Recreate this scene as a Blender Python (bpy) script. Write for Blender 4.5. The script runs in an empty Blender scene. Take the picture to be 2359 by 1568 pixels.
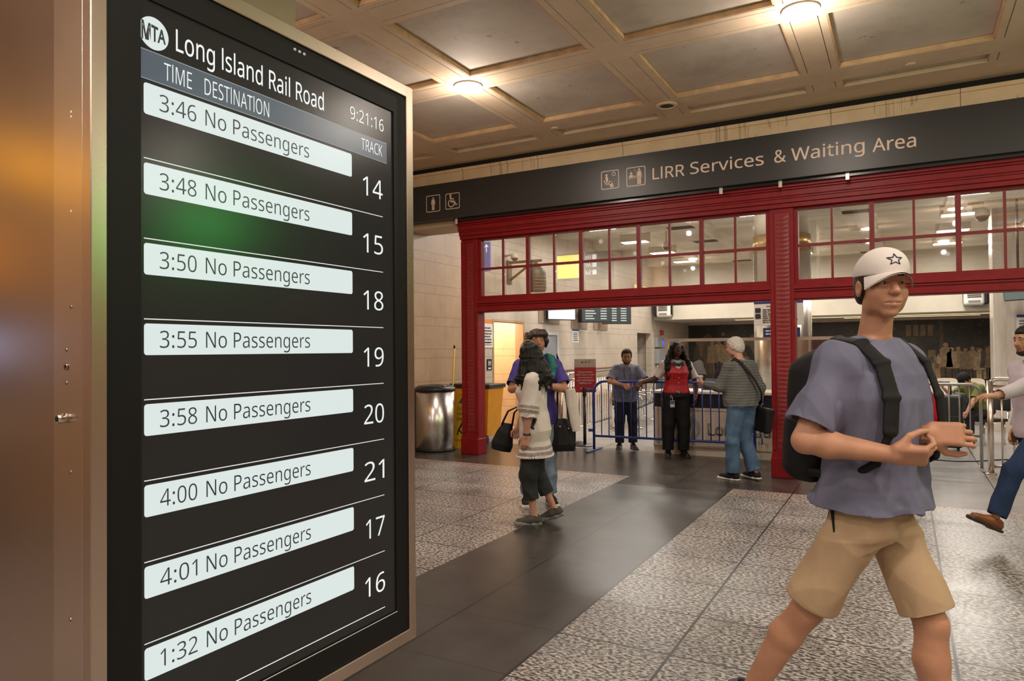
import bpy, bmesh, math, random
import numpy as np
from mathutils import Vector, Matrix, Euler
random.seed(7)
S = bpy.context.scene
COL = S.collection
PI = math.pi

# ---------------------------------------------------------------- camera
CAM_H = 1.6
FPX, YAW, PITCH, ROLL = 1626.93, 0.506766, 0.0140853, -0.0088053
def cam_axes():
    cy, sy = math.cos(YAW), math.sin(YAW)
    f = Vector((-sy*math.cos(PITCH), cy*math.cos(PITCH), math.sin(PITCH)))
    r = Vector((cy, sy, 0)); u = r.cross(f)
    return (math.cos(ROLL)*r + math.sin(ROLL)*u, -math.sin(ROLL)*r + math.cos(ROLL)*u, f)
_r, _u, _f = cam_axes()
cd = bpy.data.cameras.new('camera'); cam = bpy.data.objects.new('camera', cd); COL.objects.link(cam)
cd.sensor_fit = 'HORIZONTAL'; cd.sensor_width = 36.0; cd.lens = FPX/2359*36.0
cd.clip_start = 0.05; cd.clip_end = 200
cam.matrix_world = Matrix(((_r.x, _u.x, -_f.x, 0), (_r.y, _u.y, -_f.y, 0), (_r.z, _u.z, -_f.z, CAM_H), (0, 0, 0, 1)))
S.camera = cam

# ---------------------------------------------------------------- world + exposure
w = bpy.data.worlds.new('world'); S.world = w; w.use_nodes = True
w.node_tree.nodes['Background'].inputs['Color'].default_value = (1.0, 0.86, 0.72, 1)
w.node_tree.nodes['Background'].inputs['Strength'].default_value = 0.10
S.view_settings.view_transform = 'Standard'; S.view_settings.look = 'None'
S.view_settings.exposure = 0.0; S.view_settings.gamma = 1.0
S.view_settings.use_curve_mapping = False
S.cycles.use_denoising = True
S.cycles.max_bounces = 9; S.cycles.diffuse_bounces = 6; S.cycles.transparent_max_bounces = 12
S.cycles.sample_clamp_indirect = 6.0
S.cycles.caustics_reflective = False; S.cycles.caustics_refractive = False

LAMP_COL = (1.0, 0.86, 0.73)      # concourse downlights
HALL_COL = (1.0, 0.94, 0.86)      # waiting-area fittings
LAMP_W, HALL_W = 60.0, 66.0

# ---------------------------------------------------------------- materials
MATS = {}
def srgb(r, g, b):
    return tuple(((c/255)/12.92 if c <= 10 else (((c/255)+0.055)/1.055)**2.4) for c in (r, g, b))
def mat(name, col=(0.5, 0.5, 0.5), rough=0.5, metal=0.0, noise=0.0, nscale=8.0, bump=0.0, bscale=60.0,
        emit=None, estr=1.0, spec=0.5, stretch=None, coat=0.0, aniso=0.0):
    if name in MATS: return MATS[name]
    m = bpy.data.materials.new(name); m.use_nodes = True
    nt = m.node_tree; b = nt.nodes['Principled BSDF']
    b.inputs['Base Color'].default_value = (*col, 1); b.inputs['Roughness'].default_value = rough
    b.inputs['Metallic'].default_value = metal; b.inputs['Specular IOR Level'].default_value = spec
    if coat: b.inputs['Coat Weight'].default_value = coat; b.inputs['Coat Roughness'].default_value = 0.1
    if aniso: b.inputs['Anisotropic'].default_value = aniso
    if noise or bump:
        tc = nt.nodes.new('ShaderNodeTexCoord'); src = tc.outputs['Object']
        if stretch:
            mp = nt.nodes.new('ShaderNodeMapping'); mp.inputs['Scale'].default_value = stretch
            nt.links.new(src, mp.inputs['Vector']); src = mp.outputs['Vector']
    if noise:
        n = nt.nodes.new('ShaderNodeTexNoise'); n.inputs['Scale'].default_value = nscale; n.inputs['Detail'].default_value = 5
        nt.links.new(src, n.inputs['Vector'])
        mr = nt.nodes.new('ShaderNodeMapRange'); mr.inputs['From Min'].default_value = 0.3; mr.inputs['From Max'].default_value = 0.7
        mr.inputs['To Min'].default_value = 1-noise; mr.inputs['To Max'].default_value = 1+noise
        nt.links.new(n.outputs['Fac'], mr.inputs['Value'])
        mx = nt.nodes.new('ShaderNodeMix'); mx.data_type = 'RGBA'; mx.blend_type = 'MULTIPLY'
        mx.inputs['Factor'].default_value = 1.0; mx.inputs['A'].default_value = (*col, 1)
        nt.links.new(mr.outputs['Result'], mx.inputs['B'])
        nt.links.new(mx.outputs['Result'], b.inputs['Base Color'])
    if bump:
        n2 = nt.nodes.new('ShaderNodeTexNoise'); n2.inputs['Scale'].default_value = bscale; n2.inputs['Detail'].default_value = 3
        nt.links.new(src, n2.inputs['Vector'])
        bp = nt.nodes.new('ShaderNodeBump'); bp.inputs['Strength'].default_value = bump; bp.inputs['Distance'].default_value = 0.01
        nt.links.new(n2.outputs['Fac'], bp.inputs['Height']); nt.links.new(bp.outputs['Normal'], b.inputs['Normal'])
    if emit:
        b.inputs['Emission Color'].default_value = (*emit, 1); b.inputs['Emission Strength'].default_value = estr
    MATS[name] = m; return m

class NT:
    """tiny node-building helper on top of a Principled material"""
    def __init__(s, name, **k):
        s.m = mat(name, **k); s.nt = s.m.node_tree; s.b = s.nt.nodes['Principled BSDF']
    def n(s, t, **props):
        nd = s.nt.nodes.new(t)
        for k, v in props.items(): setattr(nd, k, v)
        return nd
    def l(s, a, b): s.nt.links.new(a, b)
    def pos(s):
        return s.n('ShaderNodeNewGeometry').outputs['Position']
    def math(s, op, a, b=None, c=None):
        nd = s.n('ShaderNodeMath', operation=op)
        for i, v in enumerate((a, b, c)):
            if v is None: continue
            if isinstance(v, (int, float)): nd.inputs[i].default_value = v
            else: s.l(v, nd.inputs[i])
        return nd.outputs[0]
    def sep(s, v):
        nd = s.n('ShaderNodeSeparateXYZ'); s.l(v, nd.inputs[0]); return nd.outputs
    def noise(s, vec, scale, detail=4, rough=0.5):
        nd = s.n('ShaderNodeTexNoise'); nd.inputs['Scale'].default_value = scale; nd.inputs['Detail'].default_value = detail
        nd.inputs['Roughness'].default_value = rough
        if vec is not None: s.l(vec, nd.inputs['Vector'])
        return nd.outputs['Fac']
    def ramp(s, fac, stops):
        nd = s.n('ShaderNodeValToRGB'); e = nd.color_ramp.elements
        while len(e) < len(stops): e.new(0.5)
        for i, (p, c) in enumerate(stops):
            e[i].position = p; e[i].color = (*c, 1) if len(c) == 3 else c
        s.l(fac, nd.inputs['Fac']); return nd.outputs['Color']
    def mix(s, fac, a, b, mode='MIX'):
        nd = s.n('ShaderNodeMix', data_type='RGBA', blend_type=mode)
        for key, v in (('Factor', fac), ('A', a), ('B', b)):
            if isinstance(v, (int, float)): nd.inputs[key].default_value = v
            elif isinstance(v, tuple): nd.inputs[key].default_value = (*v, 1)
            else: s.l(v, nd.inputs[key])
        return nd.outputs['Result']
    def lines(s, coord, origin, step, width):
        """1 on joints of the given width every step, else 0"""
        t = s.math('DIVIDE', s.math('SUBTRACT', coord, origin), step)
        fr = s.math('ABSOLUTE', s.math('SUBTRACT', s.math('FRACT', s.math('ADD', t, 0.5)), 0.5))
        return s.math('LESS_THAN', fr, width/step/2)

# ---------------------------------------------------------------- mesh building
class MB:
    def __init__(s): s.bm = bmesh.new(); s.mi = 0
    def _f(s, vs, smooth=False):
        try: f = s.bm.faces.new(vs)
        except ValueError: return None
        f.material_index = s.mi; f.smooth = smooth; return f
    def box(s, x0, y0, z0, x1, y1, z1, M=None):
        P = [(x0,y0,z0),(x1,y0,z0),(x1,y1,z0),(x0,y1,z0),(x0,y0,z1),(x1,y0,z1),(x1,y1,z1),(x0,y1,z1)]
        v = [s.bm.verts.new(M @ Vector(p) if M else p) for p in P]
        for q in ((0,3,2,1),(4,5,6,7),(0,1,5,4),(1,2,6,5),(2,3,7,6),(3,0,4,7)): s._f([v[i] for i in q])
        return s
    def bbox(s, x0, y0, z0, x1, y1, z1, r=0.01, seg=2, M=None):
        b2 = bmesh.new(); bmesh.ops.create_cube(b2, size=1.0)
        for v in b2.verts: v.co = Vector((x0+(v.co.x+.5)*(x1-x0), y0+(v.co.y+.5)*(y1-y0), z0+(v.co.z+.5)*(z1-z0)))
        bmesh.ops.bevel(b2, geom=b2.edges[:], offset=r, segments=seg, affect='EDGES', profile=0.5)
        s.merge(b2, M); return s
    def merge(s, b2, M=None, smooth=False):
        mp = {}
        for v in b2.verts: mp[v] = s.bm.verts.new(M @ v.co if M else v.co)
        for f in b2.faces: s._f([mp[v] for v in f.verts], smooth or f.smooth)
        b2.free()
    def quad(s, *pts):
        s._f([s.bm.verts.new(p) for p in pts]); return s
    def tube(s, pts, r, seg=10, cap=True, closed=False):
        pts = [Vector(p) for p in pts]; n = len(pts); rs = r if isinstance(r, (list, tuple)) else [r]*n
        rings = []; up = None
        for i, p in enumerate(pts):
            a = pts[i-1] if (i > 0 or closed) else p; b = pts[(i+1) % n] if (i < n-1 or closed) else p
            t = (b-a).normalized()
            if up is None:
                up = Vector((0,0,1)) if abs(t.z) < 0.9 else Vector((1,0,0))
            x = t.cross(up).normalized(); up = x.cross(t).normalized()
            rings.append([s.bm.verts.new(p + rs[i]*(math.cos(2*PI*k/seg)*x + math.sin(2*PI*k/seg)*up)) for k in range(seg)])
        for i in range(n-1 + (1 if closed else 0)):
            A, B = rings[i], rings[(i+1) % n]
            for k in range(seg): s._f([A[k], A[(k+1)%seg], B[(k+1)%seg], B[k]], True)
        if cap and not closed:
            s._f(rings[0][::-1]); s._f(rings[-1])
        return s
    def lathe(s, prof, seg=24, c=(0,0), M=None, cap=True):
        """prof: [(radius, z)] about a vertical axis through c"""
        rings = []
        for r, z in prof:
            rings.append([s.bm.verts.new((M @ Vector((r*math.cos(2*PI*k/seg), r*math.sin(2*PI*k/seg), z))) if M else
                          (c[0]+r*math.cos(2*PI*k/seg), c[1]+r*math.sin(2*PI*k/seg), z)) for k in range(seg)])
        for A, B in zip(rings, rings[1:]):
            for k in range(seg): s._f([A[k], A[(k+1)%seg], B[(k+1)%seg], B[k]], True)
        if cap:
            s._f(rings[0][::-1]); s._f(rings[-1])
        return s
    def prism(s, poly, M, depth):
        """2-D polygon in M's xy plane, extruded along M's z"""
        a = [s.bm.verts.new(M @ Vector((x, y, 0))) for x, y in poly]
        b = [s.bm.verts.new(M @ Vector((x, y, depth))) for x, y in poly]
        s._f(a[::-1]); s._f(b); n = len(poly)
        for i in range(n): s._f([a[i], a[(i+1)%n], b[(i+1)%n], b[i]])
        return s
    def ball(s, c, r, seg=16, rings=10, R=None):
        r = r if isinstance(r, (list, tuple)) else (r, r, r)
        b2 = bmesh.new(); bmesh.ops.create_uvsphere(b2, u_segments=seg, v_segments=rings, radius=1.0)
        M = Matrix.Translation(c) @ (R.to_4x4() if R else Matrix.Identity(4)) @ Matrix.Diagonal((*r, 1))
        s.merge(b2, M, True); return s
    def build(s, name, m, parent=None, autosmooth=False, fix=True):
        if fix: bmesh.ops.recalc_face_normals(s.bm, faces=s.bm.faces[:])
        me = bpy.data.meshes.new(name); s.bm.to_mesh(me); s.bm.free()
        return link(name, me, m, parent)

def link(name, me, m, parent=None, local=False):
    for x in (m if isinstance(m, (list, tuple)) else [m]): me.materials.append(x)
    o = bpy.data.objects.new(name, me); COL.objects.link(o)
    if parent is not None:
        o.parent = parent
        p = parent
        while p.parent: p = p.parent
        if not p.get('_local') and not local: o.location = -abs_loc(parent)
    return o
def abs_loc(o):
    v = Vector(o.location); p = o.parent
    while p: v = v + Vector(p.location); p = p.parent
    return v
def tag(o, label=None, cat=None, group=None, kind=None):
    if label: o['label'] = label
    if cat: o['category'] = cat
    if group: o['group'] = group
    if kind: o['kind'] = kind
    return o
def thing(name, label, cat, loc=(0,0,0), group=None, rz=None):
    """Empty at the base of a thing; children are given in world coordinates unless rz is set"""
    o = bpy.data.objects.new(name, None); COL.objects.link(o); o.location = loc; o.empty_display_size = 0.1
    if rz is not None: o.rotation_euler = (0, 0, rz); o['_local'] = 1
    return tag(o, label, cat, group)
def struct(name, mb, m, parent=None):
    o = mb.build(name, m, parent)
    if parent is None: o['kind'] = 'structure'
    return o
def copy_tree(o, loc, label=None, group=None):
    c = o.copy(); COL.objects.link(c); c.location = loc
    if label: c['label'] = label
    if group: c['group'] = group
    def rec(a, b):
        for ch in list(a.children):
            d = ch.copy(); COL.objects.link(d); d.parent = b; rec(ch, d)
    rec(o, c); return c

def frame(o, right, up):
    """4x4 with x = right, y = up, z = towards the reader"""
    r = Vector(right).normalized(); u = Vector(up).normalized(); n = r.cross(u)
    return Matrix(((r.x,u.x,n.x,o[0]),(r.y,u.y,n.y,o[1]),(r.z,u.z,n.z,o[2]),(0,0,0,1)))
_TXT = {}
import os
try:        # the interface font that ships with Blender; the built-in face otherwise
    FONT = bpy.data.fonts.load(os.path.join(bpy.utils.system_resource('DATAFILES'), 'fonts', 'NotoSansHebrew-Regular.woff2'))
except Exception:
    FONT = None
def _glyphs(body, off, res):
    cu = bpy.data.curves.new('lettering', 'FONT'); cu.body = body.replace('I', 'l') if FONT else body; cu.size = 1.0; cu.offset = off
    cu.resolution_u = res; cu.align_x = 'LEFT'
    if FONT: cu.font = FONT
    ob = bpy.data.objects.new('lettering', cu); COL.objects.link(ob)
    me = bpy.data.meshes.new_from_object(ob); bpy.data.objects.remove(ob); bpy.data.curves.remove(cu)
    return me
def text_mesh(body, off=0.0, depth=0.0, res=4):
    """letter outlines filled; a weight whose fill comes out incomplete is swapped for the nearest sound one"""
    key = (body, off)
    if key not in _TXT:
        ar = lambda m: sum(p.area for p in m.polygons)
        m0, m1 = _glyphs(body, -0.003, res), _glyphs(body, -0.010, res); a0 = ar(m0); sl = (a0-ar(m1))/0.007
        bpy.data.meshes.remove(m1); best = None
        for d in (0, .001, -.001, .002, -.002, .003, -.003, .004, -.004, .005, -.005, .007, -.007, .009, -.009, .012, -.012):
            me = _glyphs(body, off+d, res); ex = a0+sl*(off+d+0.003); er = abs(ar(me)-ex)/ex
            if best is None or er < best[0]:
                best = (er, me)
            if er < 0.005: best = (er, me); break
        _TXT[key] = best[1]
    return _TXT[key]
CAPH = None
def text(body, M, width, cap, m, parent, off=0.0, depth=0.0, name='lettering', lift=0.0, align='L'):
    """one object per word, the whole line fitted to the width"""
    if ' ' not in body: return text1(body, M, width, cap, m, parent, off, depth, name, lift, align)
    ext = lambda t: (lambda xs: (min(xs), max(xs)))([v.co.x for v in text_mesh(t, off).vertices])
    x0, x1 = ext(body); sx = width/(x1-x0); ox = {'L': 0, 'C': -width/2, 'R': -width}[align]; out = []; pos = 0
    for wd in body.split(' '):
        pre = body[:pos]; a = (ext(pre+wd)[1]-ext(wd)[1]+ext(wd)[0]) if pre else x0; b = ext(wd)
        out.append(text1(wd, M @ Matrix.Translation((ox+(a-x0)*sx, 0, 0)), (b[1]-b[0])*sx, cap, m, parent, off, depth, name, lift, 'L')); pos += len(wd)+1
    return out
def text1(body, M, width, cap, m, parent, off=0.0, depth=0.0, name='lettering', lift=0.0, align='L'):
    """lettering in the plane of M: fitted to a width and a cap height, baseline at M's origin"""
    global CAPH
    if CAPH is None:
        h = text_mesh('H'); CAPH = max(v.co.y for v in h.vertices)
    src = text_mesh(body, off, 0.0)
    xs = [v.co.x for v in src.vertices]; x0, x1 = min(xs), max(xs)
    sy = cap/CAPH; sx = width/(x1-x0) if width else sy
    wd = (x1-x0)*sx; ox = {'L': 0, 'C': -wd/2, 'R': -wd}[align]
    me = bpy.data.meshes.new(name); b = bmesh.new(); b.from_mesh(src)
    for v in b.verts: v.co = M @ Vector(((v.co.x-x0)*sx+ox, v.co.y*sy, lift))
    if depth:
        ex = bmesh.ops.extrude_face_region(b, geom=b.faces[:])
        n = (M.to_3x3() @ Vector((0,0,1)))*depth
        for e in ex['geom']:
            if isinstance(e, bmesh.types.BMVert): e.co += n
        bmesh.ops.recalc_face_normals(b, faces=b.faces[:])
    b.to_mesh(me); b.free()
    return link(name, me, m, parent)
def rrect(x0, y0, x1, y1, r, n=5):
    P = []
    for cx, cy, a0 in ((x1-r, y1-r, 0), (x0+r, y1-r, 90), (x0+r, y0+r, 180), (x1-r, y0+r, 270)):
        for i in range(n+1):
            a = math.radians(a0+90*i/n); P.append((cx+r*math.cos(a), cy+r*math.sin(a)))
    return P
def circ(cx, cy, r, n=24, a0=0, a1=360):
    return [(cx+r*math.cos(math.radians(a0+(a1-a0)*i/n)), cy+r*math.sin(math.radians(a0+(a1-a0)*i/n))) for i in range(n if a1-a0 == 360 else n+1)]
# ================================================================ setting
XL = -7.0                  # stone wall on the left
YF = 9.25                  # front of the red portal
ZC = 4.5                   # underside of the ceiling beams
YW = 9.15                  # face of the wall above the portal
YB, YBK = 22.0, 26.0       # waiting area bulkhead and back wall
XR, YN = 9.5, -8.0         # far right wall and wall behind the camera

# ---- floor
def granite(name, tint, dark=(0.03,0.028,0.026)):
    t = NT(name, rough=0.32)
    p = t.pos(); x, y, z = t.sep(p)
    mp = t.n('ShaderNodeMapping'); mp.inputs['Rotation'].default_value = (0,0,0.6); mp.inputs['Scale'].default_value = (1.0,1.7,1)
    t.l(p, mp.inputs['Vector']); pv = mp.outputs['Vector']
    n1 = t.noise(pv, 38, 2, 0.5); n2 = t.noise(pv, 110, 2, 0.6); n3 = t.noise(p, 2.2, 3)
    base = t.ramp(n1, [(0.38, (0.040,0.038,0.037)), (0.46, (0.17,0.16,0.155)), (0.53, (0.46,0.43,0.415)), (0.62, (0.66,0.62,0.60))])
    sp = t.ramp(n2, [(0.33, (0.25,0.25,0.25)), (0.45, (1,1,1))])
    c = t.mix(1.0, base, sp, 'MULTIPLY')
    c = t.mix(1.0, c, t.ramp(n3, [(0.35, (0.78,0.78,0.78)), (0.65, (1.12,1.12,1.12))]), 'MULTIPLY')
    c = t.mix(1.0, c, tint, 'MULTIPLY')
    j = t.math('MAXIMUM', t.math('MULTIPLY', t.lines(x, -1.745, 0.651, 0.008), 0.35), t.lines(x, -1.095, 1.302, 0.016))
    j = t.math('MAXIMUM', j, t.lines(y, 4.845, 0.6, 0.014))
    c = t.mix(j, c, dark)
    t.l(c, t.b.inputs['Base Color'])
    t.l(t.math('MULTIPLY_ADD', n3, 0.25, 0.22), t.b.inputs['Roughness'])
    bp = t.n('ShaderNodeBump'); bp.inputs['Strength'].default_value = 0.25; bp.inputs['Distance'].default_value = 0.004
    t.l(t.math('SUBTRACT', 1.0, j), bp.inputs['Height']); t.l(bp.outputs['Normal'], t.b.inputs['Normal'])
    return t.m
def slate(name, c0, c1, ox, sx, oy, sy, rough=0.3):
    t = NT(name, rough=rough, spec=0.45)
    p = t.pos(); x, y, z = t.sep(p)
    n1 = t.noise(p, 3.0, 5, 0.6); n2 = t.noise(p, 140, 3, 0.6)
    c = t.ramp(n1, [(0.3, c0), (0.7, c1)])
    c = t.mix(1.0, c, t.ramp(n2, [(0.3, (0.75,0.75,0.75)), (0.7, (1.2,1.2,1.2))]), 'MULTIPLY')
    j = t.math('MAXIMUM', t.lines(x, ox, sx, 0.013), t.math('MULTIPLY', t.lines(y, oy, sy, 0.009), 0.8))
    c = t.mix(j, c, (0.012,0.010,0.009)); t.l(c, t.b.inputs['Base Color'])
    t.l(t.math('MULTIPLY_ADD', n2, 0.12, rough-0.06), t.b.inputs['Roughness'])
    return t.m
M_GR = granite('granite_speckled', (0.84, 0.815, 0.80))
M_GP = granite('granite_pink_strip', (0.95, 0.81, 0.72))
M_DK = slate('slate_dark', (0.036,0.032,0.030), (0.064,0.057,0.052), -2.405, 0.665, 3.65, 0.6, 0.34)
M_FR = slate('slate_front', (0.040,0.033,0.028), (0.075,0.062,0.052), -1.095, 1.302, 8.9, 0.9, 0.27)
M_IN = slate('slate_pale', (0.27,0.258,0.25), (0.35,0.335,0.325), 0.86, 1.3, 10.6, 1.3, 0.22)
f = MB()
def fl(x0, y0, x1, y1, i): f.mi = i; f.quad((x0,y0,0),(x1,y0,0),(x1,y1,0),(x0,y1,0))
BX0, BX1 = -3.055, -1.73
YL1, YR1 = 8.54, 8.29
fl(XL-3, YN, BX0, YL1-0.36, 0); fl(XL-3, YL1-0.36, BX0, YL1, 1)
fl(BX0, YN, BX1, 8.0, 2)
fl(BX1, YN, XR, YR1-0.36, 0); fl(BX1, YR1-0.36, XR, YR1, 1)
fl(XL-3, YL1, BX0, 10.62, 3); fl(BX0, 8.0, BX1, 10.62, 3); fl(BX1, YR1, -0.9, 10.62, 3)
fl(-0.9, YR1, XR, 10.62, 4); fl(XL-3, 10.62, XR, YBK+0.2, 4)  # front right quad: pale slate stands in for reflections on the dark floor
struct('floor', f, [M_GR, M_GP, M_DK, M_FR, M_IN])

# ---- limestone walls with alternating tall and low courses
def limestone(name, axis, tint=(1,1,1), stain=0.0):
    t = NT(name, rough=0.42)
    p = t.pos(); xyz = t.sep(p); h = xyz[axis]; z = xyz[2]
    per = 0.545
    tz = t.math('FRACT', t.math('DIVIDE', t.math('SUBTRACT', z, 2.568), per))    # low course first 0.155, then tall 0.39
    low = t.math('LESS_THAN', tz, 0.155/per)
    jz = t.math('MAXIMUM', t.math('LESS_THAN', tz, 0.008/per),
                t.math('LESS_THAN', t.math('ABSOLUTE', t.math('SUBTRACT', tz, 0.155/per)), 0.004/per))
    ja = t.lines(h, 9.629, 0.585, 0.006); jb = t.lines(h, 9.918, 0.585, 0.006)
    jv = t.math('ADD', t.math('MULTIPLY', low, jb), t.math('MULTIPLY', t.math('SUBTRACT', 1.0, low), ja))
    j = t.math('MAXIMUM', jz, jv)
    n = t.noise(p, 3.5, 6, 0.6); n2 = t.noise(p, 40, 4, 0.6)
    c = t.ramp(n, [(0.3, (0.50,0.42,0.335)), (0.7, (0.60,0.52,0.43))])
    c = t.mix(1.0, c, t.ramp(n2, [(0.3, (0.90,0.90,0.90)), (0.7, (1.06,1.06,1.06))]), 'MULTIPLY')
    c = t.mix(1.0, c, tint, 'MULTIPLY')
    c = t.mix(t.math('MULTIPLY', j, 0.62), c, (0.10,0.07,0.05))
    t.l(c, t.b.inputs['Base Color'])
    bp = t.n('ShaderNodeBump'); bp.inputs['Strength'].default_value = 0.3; bp.inputs['Distance'].default_value = 0.004
    t.l(t.math('SUBTRACT', n2, j), bp.inputs['Height']); t.l(bp.outputs['Normal'], t.b.inputs['Normal'])
    return t.m
M_LY = limestone('limestone_courses_depth', 1, (0.80,0.62,0.46))
M_LI = limestone('limestone_courses_hall', 1, (0.92,0.91,0.91))
M_LX = limestone('limestone_courses_across', 0, (1.0,0.93,0.84))
D0, D1, DZ = 11.86, 13.09, 2.17      # lit doorway in the left wall
W0, W1 = 20.35, 21.70                # far dark opening
b = MB(); b.mi = 0
def wx(x, y0, y1, z0, z1, i=0): b.mi = i; b.box(x-0.18, y0, z0, x, y1, z1)
wx(XL, YN, 11.3, 0, 4.9, 0)
b.mi = 1
wx(XL, 11.3, D0, 0, 4.9, 1); wx(XL, D0, D1, DZ, 4.9, 1); wx(XL, D1, W0, 0, 4.9, 1)
wx(XL, W0, W1, 2.10, 4.9, 1); wx(XL, W1, YBK, 0, 4.9, 1)
struct('wall_left', b, [M_LY, M_LI])
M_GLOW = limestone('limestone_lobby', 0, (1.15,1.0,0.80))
b = MB(); b.box(XL-1.75, D1-0.02+0.3, 0, XL-0.18, D1+0.42, 2.6); b.box(XL-1.85, D0-0.5, 0, XL-1.75, D1+0.42, 2.6); b.box(XL-1.85, D0-0.6, 0, XL-0.18, D0-0.5, 2.6)
b.box(XL-1.85, D0-0.6, 2.5, XL-0.18, D1+0.42, 2.62)
struct('wall_lobby', b, M_GLOW)
b = MB(); b.box(XL-1.3, W0-0.1, 0, XL-1.2, W1+0.1, 2.4); b.box(XL-1.3, W0-0.2, 0, XL-0.18, W0-0.1, 2.4); b.box(XL-1.3, W1+0.1, 0, XL-0.18, W1+0.2, 2.4); b.box(XL-1.3, W0-0.2, 2.4, XL-0.18, W1+0.2, 2.5)
struct('wall_recess', b, M_LI)
b = MB(); b.box(XL-0.2, YN-0.2, 0, XR+0.2, YN, 4.9); struct('wall_near', b, M_LX)
b = MB(); b.box(XR, YN, 0, XR+0.2, YBK, 4.9); struct('wall_right', b, M_LY)
b = MB(); b.box(XL-0.18, YBK, 0, XR+0.2, YBK+0.2, 4.9); struct('wall_back', b, M_LI)

# wall band above the fascia: smooth panels with joints and a few rain stains
t = NT('limestone_band', rough=0.45)
p = t.pos(); x, y, z = t.sep(p)
mp = t.n('ShaderNodeMapping'); mp.inputs['Scale'].default_value = (26, 1, 0.25); t.l(p, mp.inputs['Vector'])
drip = t.noise(mp.outputs['Vector'], 1.0, 3); blot = t.noise(p, 0.9, 2)
st = t.math('MULTIPLY', t.math('GREATER_THAN', drip, 0.56), t.math('GREATER_THAN', blot, 0.54))
c = t.ramp(t.noise(p, 5, 5), [(0.3, (0.78,0.60,0.39)), (0.7, (0.88,0.69,0.47))])
c = t.mix(t.math('MULTIPLY', st, 0.4), c, (0.25,0.17,0.09))
j = t.lines(x, -2.02, 1.30, 0.008)
c = t.mix(t.math('MULTIPLY', j, 0.8), c, (0.05,0.03,0.02)); t.l(c, t.b.inputs['Base Color'])
M_BAND = t.m
b = MB(); b.box(XL, YW, 4.14, XR, YW+0.3, 4.38); b.box(XL, YW-0.025, 4.38, XR, YW+0.3, 4.425)
struct('trim_1', b, M_BAND)
M_GAPSHADE = mat('ceiling_gap_shade', (0.012,0.010,0.009), 0.8)  # near-black fill paints the shade inside the ceiling gap and grooves
b = MB(); b.box(XL, YW+0.04, 4.425, XR, YW+0.3, 4.53); struct('trim_2', b, M_GAPSHADE)  # black strip in place of the shaded gap between wall and ceiling
# soffit left of the portal and wall return above the sign line
M_SOF = mat('soffit_plaster', (0.52,0.42,0.31), 0.55, noise=0.08, nscale=4)
b = MB(); b.box(XL, YW, 3.55, XR, 9.75, 3.63); struct('trim_3', b, M_SOF)
M_PL = mat('hall_plaster', (0.60,0.54,0.44), 0.55, noise=0.05, nscale=3)
b = MB(); b.box(XL, 9.45, 3.63, XR, 9.75, 4.53); struct('trim_4', b, M_PL)

# ---- coffered ceiling
GX = [-0.735+1.715*k for k in range(-4, 7)]
GY = [6.48+1.74*k for k in range(-9, 2)]
t = NT('ceiling_stone', rough=0.6)
p = t.pos()
c = t.ramp(t.noise(p, 2.6, 6, 0.65), [(0.28, (0.70,0.545,0.39)), (0.7, (0.84,0.675,0.50))])
t.l(c, t.b.inputs['Base Color']); M_CB = t.m
t = NT('ceiling_panel', rough=0.7)
p = t.pos()
c = t.ramp(t.noise(p, 1.3, 7, 0.7), [(0.30, (0.52,0.45,0.375)), (0.5, (0.66,0.585,0.505)), (0.75, (0.74,0.665,0.585))])
dsp = t.noise(p, 5.5, 4, 0.6)
c = t.mix(t.math('MULTIPLY', t.math('GREATER_THAN', dsp, 0.685), 0.5), c, (0.15,0.12,0.08))
t.l(c, t.b.inputs['Base Color']); M_CP = t.m
M_LEDGE = mat('ceiling_ledge', (0.72,0.48,0.27), 0.6, noise=0.22, nscale=7)
HB, GV, RD = 0.185, 0.115, 0.06
def strip(m, ax, c0, a0, a1, lo, hi, z0, z1):
    if ax == 'x': m.box(a0, c0+lo, z0, a1, c0+hi, z1)
    else: m.box(c0+lo, a0, z0, c0+hi, a1, z1)
def coffer(name, gx, gy, ylast, zc):
    m = MB()
    for cx in gx:
        for cy in gy: m.box(cx-HB, cy-HB, zc, cx+HB, cy+HB, zc+RD+0.02)
    def run(ax, c0, a0, a1):
        m.mi = 0
        strip(m, ax, c0, a0, a1, -GV+0.004, GV-0.004, zc, zc+RD+0.02)
        for sg in (-1, 1):
            lo, hi = sorted((sg*(GV+0.003), sg*(HB-0.001)))
            strip(m, ax, c0, a0, a1, lo, hi, zc, zc+RD)
        m.mi = 1; strip(m, ax, c0, a0, a1, -GV-0.004, -GV+0.004, zc+0.012, zc+RD); strip(m, ax, c0, a0, a1, GV-0.004, GV+0.004, zc+0.012, zc+RD)
        m.mi = 2
        for sg in (-1, 1):
            lo, hi = sorted((sg*(HB-0.001), sg*(HB+0.012)))
            strip(m, ax, c0, a0, a1, lo, hi, zc+0.004, zc+RD-0.012)
        m.mi = 0
    for cx in gx:
        for y0, y1 in zip(gy, gy[1:]): run('y', cx, y0+HB, y1-HB)
        if ylast > gy[-1]+HB: run('y', cx, gy[-1]+HB, ylast)
    for cy in gy:
        for x0, x1 in zip(gx, gx[1:]): run('x', cy, x0+HB, x1-HB)
    m.mi = 3
    for x0, x1 in zip(gx, gx[1:]):
        for y0, y1 in zip(gy+[ylast], (gy+[ylast])[1:]):
            m.box(x0+HB-0.01, y0+HB-0.01, zc+RD-0.004, x1-HB+0.01, y1-HB+0.01 if y1 != ylast else y1, zc+RD+0.02)
    m.mi = 1
    m.box(gx[0]-2, gy[0]-1, zc+RD+0.021, gx[-1]+2, ylast, zc+RD+0.04)
    o = struct(name, m, [M_CB, M_GAPSHADE, M_LEDGE, M_CP]); return o
coffer('ceiling', GX, GY, 8.64, ZC)
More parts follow.
